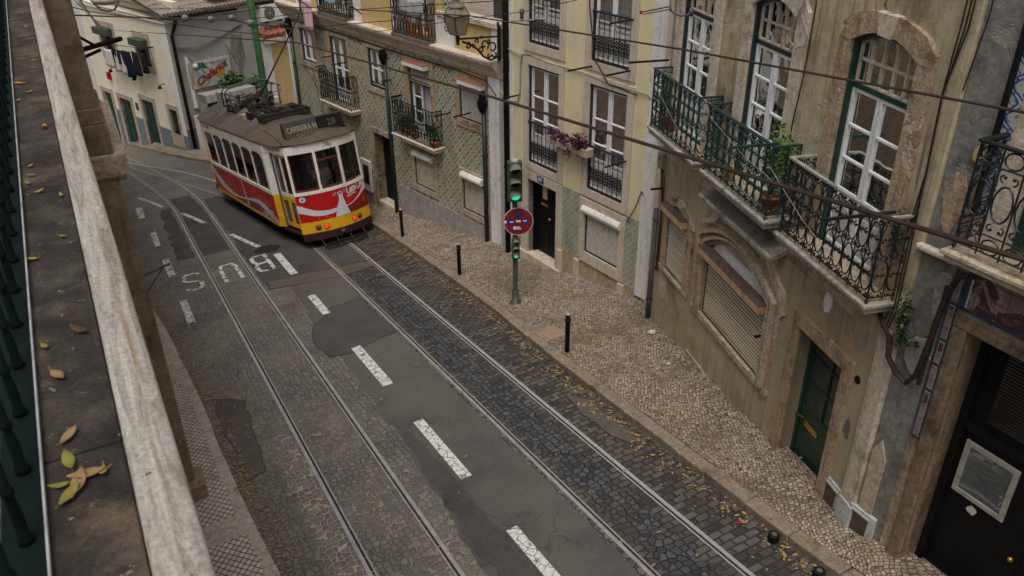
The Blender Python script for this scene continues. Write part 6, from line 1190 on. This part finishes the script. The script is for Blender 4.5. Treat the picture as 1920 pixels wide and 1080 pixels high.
obj('roof_seam',MB().tube([rp(3.85,-.6+.12*k,.012) for k in range(11)],.018,5).tube([rp(2.0+.18*k,-.86-.012*k,.012) for k in range(11)],.018,5).tube([rp(3.95,-.5+.1*k,.01) for k in range(5)],.012,5).tube([rp(2.0+.18*k,.86+.012*k,.012) for k in range(11)],.018,5),M['t_roof'],rf)
for x in(.35,):
    for sg in(-1,1): obj('roof_seam',MB().tube([rp(-3.0,sg*(1.18-.1*k),.004) for k in range(8)],.014,5),M['t_roof'],rf)
for x in(-4.2,-2.5,-.85,.85):
    for sg in(-1,1):
        m=MB(); N=8; rows=[(-.42,.21,.22),(-.58,.20,.19),(-.76,.15,.13),(-.94,.08,.06),(-1.04,.01,.01)]
        for y,w_,h_ in rows:
            for k in range(N+1): a=PI*k/N; m.v.append((x+w_*cos(a),sg*-y*-1 if 0 else sg*abs(y),rp(x,abs(y))[2]-.01+h_*sin(a)))
        for r_ in range(len(rows)-1):
            for k in range(N): q=r_*(N+1)+k; m.f.append((q,q+1,q+N+2,q+N+1))
        v_=obj('roof_vent',m,M['t_vent'],tr,True); mo=MB().add([(x+.20*cos(PI*k/N),sg*.415,rp(x,.42)[2]-.01+.21*sin(PI*k/N)) for k in range(N+1)],[tuple(range(N+1))]); obj('vent_mouth',mo,M['black'],v_)
# roof gear
bx=obj('roof_box',MB().box(-5.1,-4.0,-.80,.9,3.30,3.58),M['t_grey'],tr,bevel=.02); obj('box_feet',MB().box(-4.9,-4.8,-.6,-.5,3.0,3.3).box(-4.9,-4.8,.5,.6,3.0,3.22).box(-4.3,-4.2,-.6,-.5,3.0,3.22).box(-4.3,-4.2,.5,.6,3.0,3.22),M['t_vent'],bx)
obj('roof_box',MB().box(-3.8,-3.0,-.50,.30,3.14,3.66),M['t_grey'],tr,bevel=.012); obj('small_box',MB().box(-3.0,-2.82,-.36,-.12,3.15,3.34),M['t_grey'],tr,bevel=.01)
m=MB()
for x in(-2.6,-2.2): m.tube([(x,-.62,3.15),(x,-.60,3.72),(x+.05,-.50,3.86),(x+.05,.6,3.94),(x,.85,3.86),(x,.95,3.7)],.028,6)
m.tube([(-2.6,-.6,3.72),(-.9,-.6,3.72)],.022,5).tube([(-2.6,-.55,3.45),(-.9,-.55,3.45)],.018,5).tube([(-2.6,.8,3.86),(-.9,.8,3.80)],.022,5)
for x in(-1.7,-1.0): m.tube([(x,-.6,3.15),(x,-.6,3.72)],.028,6).tube([(x,.7,3.15),(x,.75,3.8)],.028,6)
gf=obj('pole_frame',m,M['t_vent'],tr,True)
random.seed(21); m=MB()
for k in range(110):
    x=random.uniform(-2.8,-.7); y=random.uniform(-.5,.7); z=3.17+random.random()*.35; a=random.uniform(.03,.12)
    if k%3==0: m.tube([(x,y,z),(x+random.uniform(-.4,.4),y+random.uniform(-.4,.4),z+random.uniform(-.1,.15))],random.uniform(.012,.03),6)
    elif k%3==1: m.box(x,x+a,y,y+a,z-.05,z+a*.7)
    else: m.lathe([(0,0),(a*.5,0),(a*.5,a),(0,a)],(x,y,z-.05),8)
m.box(-2.7,-.8,-.55,.75,3.12,3.2); obj('pole_gear',m,M['t_gear'],tr)
m=MB()
for k in range(14): a=random.uniform(.05,.1); x=random.uniform(-2.6,-1); y=random.uniform(-.4,.6); m.box(x,x+a*2,y,y+a,3.3,3.3+a); m.tube([(x,y,3.5),(x+.3,y+.2,3.6)],.015,5)
obj('rusty_gear',m,M['t_rust'],tr)
m=MB().box(-.1,1.5,-.62,.72,3.16,3.24).box(-.12,1.52,-.66,-.62,3.14,3.34).box(-.12,1.52,.72,.76,3.14,3.34)
for k in range(10): x=-.02+k*.15; m.box(x,x+.08,-.55,.65,3.24,3.34)
for k in range(16): x=random.uniform(0,1.3); y=random.uniform(-.5,.5); a=random.uniform(.04,.1); m.box(x,x+a*2,y,y+a,3.3,3.34+a)
obj('resistor_tray',m,M['t_gear'],tr,bevel=.006); obj('rusty_gear',MB().box(.25,.9,.0,.35,3.34,3.40),M['t_rust'],tr); obj('side_plank',MB().box(-.6,-.25,-.72,-.2,3.1,3.24),M['t_grey'],tr)
ob2=TMx.inverted()
obj('trolley_pole',MB().tube([(-1.45,.12,3.4),(-1.2,.35,3.75),(.2,1.6,5.9)],[.035,.028,.02],8),M['t_gear'],tr,True); obj('pole_rope',MB().tube([(.15,1.55,5.8),(3.6,.35,3.2),(4.22,.15,2.7),(4.27,.12,1.6)],.006,4),M['wire'],tr)
obj('rear_pole_hook',MB().tube([(-4.9,-.9,3.0),(-5.1,-1.0,3.1),(-5.25,-.9,3.05)],.02,5),M['t_gear'],tr)
M['t_dim']=plain('dim lettering',(.075,.075,.065),.6,0,.3,.3,30)
# route sign
sb=obj('route_sign',MB().add([(3.50,-.82,3.02),(3.80,-.82,2.96),(3.80,.86,2.96),(3.50,.86,3.02),(3.48,-.82,3.36),(3.66,-.82,3.40),(3.66,.86,3.40),(3.48,.86,3.36)],[(0,3,2,1),(4,5,6,7),(0,1,5,4),(1,2,6,5),(2,3,7,6),(3,0,4,7)]),M['t_sign'],tr,bevel=.02)
nrm=Vector((.953,0,.303)); upv=Vector((-.303,0,.953)); RS=basis(Vector((0,1,0)),upv,nrm,(3.735,0,3.18))
obj('number_panel',MB().box(-.36,.36,-.19,.19,.0,.018).tf(RS@Matrix.Translation((.45,0,0))),M['black'],sb); text('lettering','CARREIRA N',.21,M['letter'],sb,RS@Matrix.Translation((-.345,-.01,.006)),.003,0,.005,.70); text('lettering','28',.24,M['t_dim'],sb,RS@Matrix.Translation((.48,-.01,.022)),.003,0,.004); 
ft=frontpath; text('fleet_number','551',.13,M['t_vent'],fa,basis(Vector((0,1,0)),Vector((0,0,1)),Vector((1,0,0)),(4.222,.10,2.73)),.002)
obj('side_mark',MB().box(-3.55,-3.30,-1.228,-1.225,2.68,2.76).box(-3.08,-2.85,-1.228,-1.225,2.67,2.77),M['blue'],fa); obj('side_mark',MB().box(-3.25,-3.14,-1.228,-1.225,2.66,2.78),M['t_yellow'],fa)
# livery on the side
def ribbonpoly(up_,lo_,f,n=None):
    m=MB(); 
    for (a,b) in zip(up_,lo_): m.v+=[f(*a),f(*b)]
    for i in range(len(up_)-1): m.f.append((2*i,2*i+1,2*i+3,2*i+2))
    return m
def crv(pts,n=28):
    out=[]
    for k in range(n+1):
        x=pts[0][0]+(pts[-1][0]-pts[0][0])*k/n
        for i in range(len(pts)-1):
            if x<=pts[i+1][0]+1e-6:
                p0=pts[max(0,i-1)];p1=pts[i];p2=pts[i+1];p3=pts[min(len(pts)-1,i+2)]; t=(x-p1[0])/(p2[0]-p1[0]); m1=(p2[1]-p0[1])/2;m2=(p3[1]-p1[1])/2
                out.append((x,p1[1]*(2*t**3-3*t*t+1)+m1*(t**3-2*t*t+t)+p2[1]*(-2*t**3+3*t*t)+m2*(t**3-t*t))); break
    return out
for sg in(-1,1):
    f=lambda x,z,o=.003,sg=sg:(x*(1) if sg<0 else -1.1-x,sg*(1.22+o),z)
    U=crv([(-3.8,1.40),(-3.2,1.12),(-2.2,.84),(-1.1,.74),(0,.86),(.9,.98),(1.6,.98),(2.2,.84),(2.7,.66)]); Lw=crv([(-3.8,1.12),(-3.2,.80),(-2.2,.64),(-1.1,.68),(0,.80),(.9,.85),(1.6,.78),(2.2,.62),(2.7,.585)])
    obj('livery_wave',ribbonpoly(U,Lw,f),M['t_wave'],bd)
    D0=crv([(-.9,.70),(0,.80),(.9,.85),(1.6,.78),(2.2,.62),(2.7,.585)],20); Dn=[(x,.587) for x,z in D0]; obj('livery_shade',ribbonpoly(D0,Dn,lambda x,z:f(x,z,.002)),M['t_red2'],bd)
    m=MB(); m.v+=[f(-.42,1.36,.006),f(-.34,1.36,.006),f(-.02,.62,.006),f(-.2,.62,.006)]; m.f.append((0,1,2,3)); obj('livery_bottle',m,M['t_wave'],bd)
    random.seed(31)
    for mt,nn in(('t_yellow',46),('t_wave',60)):
        m=MB()
        for k in range(nn):
            x=random.uniform(-3.6,2.3); zb_=interp(U,x); z=zb_+.03+abs(random.gauss(0,.13)); 
            if z>1.36: continue
            r_=random.uniform(.008,.028); m.add([f(x-r_,z,.005),f(x,z-r_*1.4,.005),f(x+r_,z,.005),f(x,z+r_*1.4,.005)],[(0,1,2,3)])
        obj('livery_dots',m,M[mt],bd)
def script(par,f,W,H,mt,rad):
    """connected cursive logo lettering drawn as strokes: Coca-Cola"""
    L=[]
    def arc(cx,cy,rx,ry,a0,a1,n=12): return [(cx+rx*cos(a0+(a1-a0)*k/n),cy+ry*sin(a0+(a1-a0)*k/n)) for k in range(n+1)]
    def o_(cx): return arc(cx,.35,.2,.33,PI/2,PI/2+2*PI)+[(cx+.3,.55)]
    def c_(cx): return arc(cx,.35,.2,.33,.6,5.4)+[(cx+.33,.2)]
    def a_(cx): return arc(cx,.35,.2,.33,.6,.6+2*PI)+[(cx+.2,.6),(cx+.22,.1),(cx+.36,.06),(cx+.45,.25)]
    L.append([(-.9,.15),(-.6,-.02)]+arc(.35,.72,.52,.78,5.2,1.2,14)+[(.75,1.15)]) if 0 else None
    L.append(arc(.35,.7,.5,.75,.5,5.6,18)+[(.95,.3)]); L.append([(-.35,-.25),(.5,-.38),(1.6,-.2),(2.5,-.35)])
    L+= [o_(1.15),c_(1.72),a_(2.28),[(2.72,.38),(3.0,.42)]]
    L.append(arc(3.75,.7,.5,.75,.5,5.6,18)+[(4.3,.3)]); L.append([(4.0,1.25),(4.6,1.5),(5.4,1.3),(6.2,1.45)])
    L+= [o_(4.5),[(4.95,.2),(5.25,1.2),(5.12,1.35),(5.02,1.1),(5.08,.15),(5.3,.1)],a_(5.6)]
    m=MB()
    for pl_ in L:
        for a,b in zip(pl_,pl_[1:]):
            A=Vector(a);B2=Vector(b);d=(B2-A)
            if d.length<1e-5: continue
            d.normalize(); w=rad*(.55+.75*abs(d.y)); n_=Vector((-d.y,d.x))*w; e=d*w*.4
            sx=W/6.6; sy=H/1.9
            m.add([f((q.x+.4)*sx,(q.y+.4)*sy) for q in(A-n_-e,B2-n_+e,B2+n_+e,A+n_-e)],[(0,1,2,3)])
    return obj('script_lettering',m,M[mt],par)
script(bd,lambda x,z:(1.2+x,-1.227,.575+z*1.0),1.25,.30,'t_wave',.12)
F=lambda y,z,o=.004:(fx(y)+o,y,z)
lw=lambda q:[(x,z) for x,z in q]
U=crv([(-1.0,1.26),(-.6,1.06),(-.2,1.00),(.05,1.02)],12); Lw=crv([(-1.0,1.04),(-.6,.90),(-.2,.88),(.05,.93)],12); obj('livery_wave',ribbonpoly(U,Lw,F),M['t_wave'],fp)
U=crv([(.2,.98),(.45,1.03),(.7,1.16),(1.0,1.42)],10); Lw=crv([(.2,.95),(.45,1.0),(.7,1.10),(1.0,1.26)],10); obj('livery_wave',ribbonpoly(U,Lw,F),M['t_wave'],fp)
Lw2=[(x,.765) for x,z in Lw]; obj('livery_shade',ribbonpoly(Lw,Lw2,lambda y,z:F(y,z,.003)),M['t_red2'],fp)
bt=[(.76,-.10,.34),(.92,-.06,.29),(1.02,-.02,.25),(1.12,.04,.24),(1.18,.07,.215),(1.28,.09,.20),(1.3,.08,.21),(1.34,.085,.205)]
m=MB()
for z,a,b in bt: m.v+=[F(a,z,.008),F((a+b)/2,z,.008),F(b,z,.008)]
for i in range(len(bt)-1):
    for k in range(2): q=i*3+k; m.f.append((q,q+1,q+4,q+3))
obj('livery_bottle',m,M['t_wave'],fp); random.seed(8)
for mt,nn in(('t_wave',40),('t_yellow',22),('t_red2',16)):
    m=MB()
    for k in range(nn):
        if mt=='t_wave': y=random.gauss(.13,.12); z=1.36+abs(random.gauss(0,.06))
        else: y=random.uniform(-.9,.9); z=(.86 if y<0 else 1.0)+random.gauss(0,.06)
        if abs(y)>.95 or z>1.49: continue
        r_=random.uniform(.006,.018); m.add([F(y-r_,z,.006),F(y,z-r_,.006),F(y+r_,z,.006),F(y,z+r_,.006)],[(0,1,2,3)])
    obj('livery_dots',m,M[mt],fp)
script(fp,lambda x,z:F(.33+x,1.20+z*1.0+x*.14,.006),.66,.36,'t_wave',.125)
for (dy,mt,r0,r1) in((.05,'blue',.05,.075),(0,'t_wave',.028,.075),(0,'blue',0,.028)):
    pts=[(r1*cos(2*PI*k/20),r1*sin(2*PI*k/20)) for k in range(20)]; m=MB(); o=.005+(.002 if mt!='blue' else 0)+(.003 if r0==0 else 0)
    inn=[(r0*cos(2*PI*k/20),r0*sin(2*PI*k/20)) for k in range(20)]
    for k in range(20): l=(k+1)%20; m.add([F(-.84+dy+a,1.39+b,o) for a,b in(inn[k],pts[k],pts[l],inn[l])],[(0,1,2,3)])
    obj('round_emblem',m,M[mt],fp)
obj('wiper',MB().tube([F(-.30,1.95,.05),F(-.31,1.72,.04)],.008,5),M['black'],tr)
# interior
obj('tram_floor',MB().box(-5.0,3.75,-.94,.94,.52,.85),M['interior'],tr); obj('ceiling',MB().box(-4.8,3.7,-.95,.95,2.82,2.84),M['curtain'] if 0 else M['interior'],tr)
for x in(2.62,-3.78): obj('bulkhead',MB().box(x,x+.04,-1.18,-.4,.85,2.8).box(x,x+.04,.4,1.18,.85,2.8).box(x,x+.04,-.4,.4,2.5,2.8),M['t_wood'],tr)
for x in(-3.2,-2.2,-1.2,-.1,.9,1.9):
    for y0,y1 in((-1.15,-.35),(.35,1.15)): obj('bench',MB().box(x,x+.42,y0,y1,1.2,1.28).box(x-.05,x,y0,y1,1.2,1.75),M['seat'],tr,bevel=.01)
# people in the tram
def person(label,loc,face,top,arms,lean=0,hair='hair',h=1.0,seat=True,mx=None,hlong=False):
    """arms: list of (elbow, hand) offsets from the shoulder for left and right"""
    bm=bpy.data.meshes.new('person'); V=[];E=[];Rd=[]
    def v(p,r): V.append(p); Rd.append(r); return len(V)-1
    L=lean
    pel=v((0,0,0),.15); wai=v((.02+L*.3,0,.2),.125); chs=v((.03+L*.7,0,.4),.16); nk0=v((.01+L,0,.53),.075); nk=v((.02+L,0,.60),.055); hd0=v((.035+L,0,.68),.075); hd1=v((.03+L,0,.76),.095); hd2=v((.02+L,0,.84),.07)
    for a,b in((pel,wai),(wai,chs),(chs,nk0),(nk0,nk),(nk,hd0),(hd0,hd1),(hd1,hd2)): E.append((a,b))
    for sg,(el,ha) in zip((-1,1),arms):
        s0=Vector((.0+L*.95,sg*.19,.49)); e0=s0+Vector(el); h0=e0+Vector(ha)
        a=v(tuple(s0),.06); b=v(tuple(e0),.043); c=v(tuple(h0),.032); E+= [(chs,a),(a,b),(b,c)]
        d=(h0-e0).normalized(); pl_=h0+d*.05; p_=v(tuple(pl_),.036); E.append((c,p_)); sd_=d.cross(Vector((0,0,1))); sd_=sd_.normalized() if sd_.length>.1 else Vector((0,1,0))
        for k in range(4):
            t0=pl_+sd_*(.027*(k-1.5)*.75)+d*.02; f1=v(tuple(t0+d*.03),.0105); f2=v(tuple(t0+d*(.055+.006*(k in(1,2)))-Vector((0,0,.012))),.009); E+= [(p_,f1),(f1,f2)]
        th=v(tuple(pl_+sd_*.04-d*.005),.012); th2=v(tuple(pl_+sd_*.055+d*.022),.010); E+= [(p_,th),(th,th2)]
    for sg in(-1,1):
        k=v((.38,sg*.11,.02) if seat else (.03,sg*.1,-.42),.085); f=v((.42,sg*.11,-.40) if seat else (.0,sg*.1,-.82),.055); t=v((.54,sg*.11,-.44) if seat else (.14,sg*.1,-.86),.045); E+= [(pel,k),(k,f),(f,t)]
    bm.from_pydata(V,E,[]); o=bpy.data.objects.new('tmpp',bm); COL.objects.link(o); sk=o.modifiers.new('s','SKIN'); ly=bm.skin_vertices[0].data
    for i,r_ in enumerate(Rd): ly[i].radius=(r_,r_*(1.28 if i in(1,2) else 1))
    ly[0].use_root=True; ss=o.modifiers.new('b','SUBSURF'); ss.levels=1; ss.render_levels=1
    def bake(name):
        dg=bpy.context.evaluated_depsgraph_get(); return bpy.data.meshes.new_from_object(o.evaluated_get(dg))
    me=bake('b'); bpy.data.objects.remove(o)
    Mx=(mx or TMx)@Matrix.Translation(loc)@Matrix.Rotation(face,4,'Z')@Matrix.Scale(h,4)
    p=obj('person',me,M['skin'],smooth=True,M=Mx); tag(p,label,'person','passengers inside the tram')
    c=Vector((.035+L,0,.78)); hr=MB().blob(tuple(c+Vector((-.025,0,.035))),(.112,.098,.10),12,8,.04)
    if hlong: hr.blob(tuple(c+Vector((-.075,0,-.10))),(.07,.095,.17),10,7,.06)
    obj('hair',hr,M[hair],p,True)
    fc=MB().blob((.135+L,0,.745),(.016,.012,.02),6,5); obj('nose',fc,M['skin'],p,True); obj('eyes',MB().blob((.118+L,-.032,.775),(.01,.013,.008),6,4).blob((.118+L,.032,.775),(.01,.013,.008),6,4),M['hair'],p); obj('mouth',MB().blob((.122+L,0,.70),(.008,.025,.006),6,4),M['c_red'],p); obj('ear',MB().blob((.02+L,-.1,.75),(.02,.012,.03),6,5).blob((.02+L,.1,.75),(.02,.012,.03),6,5),M['skin'],p)
    # clothing: an offset shell of torso and sleeves
    cm=bpy.data.meshes.new('shirt'); V2=[];E2=[];R2=[]
    def v2(p_,r_): V2.append(p_);R2.append(r_);return len(V2)-1
    a=v2((0,0,-.02),.175); b=v2((.02+L*.3,0,.2),.15); c_=v2((.03+L*.7,0,.4),.185); d=v2((.01+L,0,.525),.09); E2=[(a,b),(b,c_),(c_,d)]
    for sg,(el,ha) in zip((-1,1),arms):
        s0=Vector((L*.95,sg*.19,.49)); e0=s0+Vector(el); q=v2(tuple(s0),.078); w_=v2(tuple(s0.lerp(e0,.75)),.062); E2+= [(c_,q),(q,w_)]
    cm.from_pydata(V2,E2,[]); o=bpy.data.objects.new('tmpc',cm); COL.objects.link(o); o.modifiers.new('s','SKIN'); ly=cm.skin_vertices[0].data
    for i,r_ in enumerate(R2): ly[i].radius=(r_,r_*(1.28 if i in(1,2) else 1))
    ly[0].use_root=True; ss=o.modifiers.new('b','SUBSURF'); ss.levels=1
    me=bake('c'); bpy.data.objects.remove(o); obj('shirt',me,M[top],p,True)
    return p
rest=[((.02,-.05,-.26),(.2,.03,-.05)),((.02,.05,-.26),(.2,-.03,-.05))]
person('person in a red top at the rearmost open tram window',(-3.05,-.82,1.28),R(180),'c_red',rest)
person('person in a magenta top behind the second tram window',(-2.05,-.82,1.28),R(180),'c_pink',rest,hlong=True)
person('person in dark clothes resting an arm on the open fourth window sill',(-.02,-.78,1.28),R(180),'c_dark',[((.12,.0,-.2),(.16,.08,.02)),((.12,-.12,.02),(.12,-.06,.12))],.0)
person('person in black at the open fifth tram window',(1.05,-.78,1.28),R(180),'c_dark',rest,.04)
person('person with long dark hair and a white shirt, back to the front window',(3.42,.02,1.42),R(180),'c_white',rest,seat=False,hlong=True)
person('person standing by the right front tram window in dark clothes',(3.2,.62,1.42),R(120),'c_navy',rest,seat=False)
# ------------------------------------------------------------------ overhead span wires, insulators
wire('span_wire',[(-12.4,23.7,2.66),(-9.7,24.77,2.33),(-8.26,25.26,2.19),(-7.6,24.92,2.13),(-6.61,24.67,2.09),(-6.35,24.72,1.99)],.022,'dark span wire with five insulators in front of the sign house',mt='wire')
for k,(c,r) in enumerate((((-9.47,24.86,2.31),.10),((-8.81,25.08,2.23),.09),((-8.25,25.27,2.23),.09),((-7.6,24.93,2.14),.10),((-6.6,24.69,2.15),.09))):
    t=thing('insulator',['insulator on the span wire by the black drainpipe','second insulator on the span wire, left of the green pole','third insulator on the span wire, just left of the green pole','fourth insulator on the span wire, just right of the green pole','dark square insulator below the air conditioner'][k],'insulator',Matrix.Translation(c),'insulators on the span wire'); obj('body',MB().lathe([(0,-r),(r*.9,-r*.7),(r,r*.4),(r*.7,r),(0,r)],n=10),M['polegreen' if k==4 else 'zinc'],t,True); obj('pin',MB().tube([(-r*1.8,0,0),(r*1.8,0,0)],.02,5),M['wire'],t)
wire('span_wire',[(-7.87,24.35,2.34),(-4.79,21.13,3.13),(.02,16.76,4.11)],.009,'thin wire rising from the span wire to the top edge'); wire('span_wire',[(-6.35,24.73,2.02),(-2.63,19.48,3.23)],.009,'thin wire over the pink cloth to the upper yellow wall')
wire('span_wire',[(-15.5,30.4,2.1),(-14.02,29.44,1.85),(-11.83,29.21,1.38),(-9.43,27.92,1.33),(-6.8,25.58,1.61)],.014,'thin brown wire running down from the hanging lamp',mt='copper'); wire('span_wire',[(-12.08,27.01,2.01),(-11.23,27.34,1.8),(-8.07,26.4,2.24),(-6.99,24.67,2.66)],.012,'wire passing along the old tiled eave'); wire('span_wire',[(-14.4,26.2,2.7),(-13.03,26.61,2.22),(-12.22,26.95,2.02),(-10.79,27.51,1.77),(-9.5,25,2.3)],.016,'sagging cable between the hanging lamp and the drainpipe')
wire('span_wire',[(.21,14.36,4.32),(1.0,12.78,4.77),(1.6,11.6,5.2)],.006,'thin wire going up from the trolley wire hanger to the top edge'); wire('span_wire',[(.21,14.36,4.32),(-.58,16.7,3.8),(-3.44,21.29,2.6)],.007,'thin wire going left from the trolley wire hanger')
h=thing('wire_hanger','small dark trolley wire hanger in front of the yellow house','wire hanger',Matrix.Translation((.21,14.35,4.2))); obj('bar',MB().tube([(-.18,0,-.02),(.25,0,-.01)],.016,5).tube([(.22,-.02,.01),(.40,0,.0)],.03,5),M['zinc'],h); obj('insulator',MB().lathe([(0,0),(.04,.02),(.025,.06),(.04,.10),(.035,.17),(0,.17)],n=10),M['polegreen'],h,True)
rd=thing('wire_spreader','grey curved wire bracket with a red tipped rod between the yellow and ochre houses','bracket',Matrix.Translation((2.04,10.85,4.98)))
o0=Vector((2.04,10.85,4.98)); q=lambda *p:[tuple(Vector(a)-o0) for a in p]
obj('rod',MB().tube(q((1.73,11.18,4.88),(2.04,10.84,5.01)),.009,6).tube(q((1.75,11.15,4.86),(2.05,10.82,4.98)),.007,6),M['wire'],rd); obj('red_tip',MB().blob(q((1.73,11.18,4.88))[0],(.022,.022,.025),7,5),M['c_red'],rd); obj('curved_arm',MB().tube(q((2.04,10.85,5.08),(2.05,10.84,4.97),(2.10,10.8,4.93),(2.17,10.74,4.915),(2.25,10.7,4.93),(2.28,10.7,4.98)),.014,7).box(*[x for a,b in zip(q((2.26,10.68,4.92))[0],q((2.31,10.72,5.01))[0]) for x in (a,b)]),M['t_vent'],rd,True)
for k,(a,b,c,lab) in enumerate((((-5.14,21.08,3.2),(-5.14,21.08,3.42),(-4.9,21.1,3.22),'hooked tap fitting on the upper wire by the pink cloth'),((-3.71,19.85,3.3),(-3.71,19.88,3.55),(-3.45,19.88,3.3),'hooked tap fitting on the upper wire before the yellow wall'))):
    t=thing('wire_fitting',lab,'wire fitting',Matrix.Translation(a)); A=Vector(a); obj('post',MB().tube([(0,0,-.03),tuple(Vector(b)-A)],.028,7).blob(tuple(Vector(b)-A),(.045,.045,.035),8,5),M['polegreen'],t,True); obj('hook',MB().tube([(0,0,.16),(.08,0,.17),(.16,0,.1),tuple(Vector(c)-A)],.016,5),M['wire'],t,True)
for o in bpy.data.objects:
    if 'zb' in o: del o['zb']
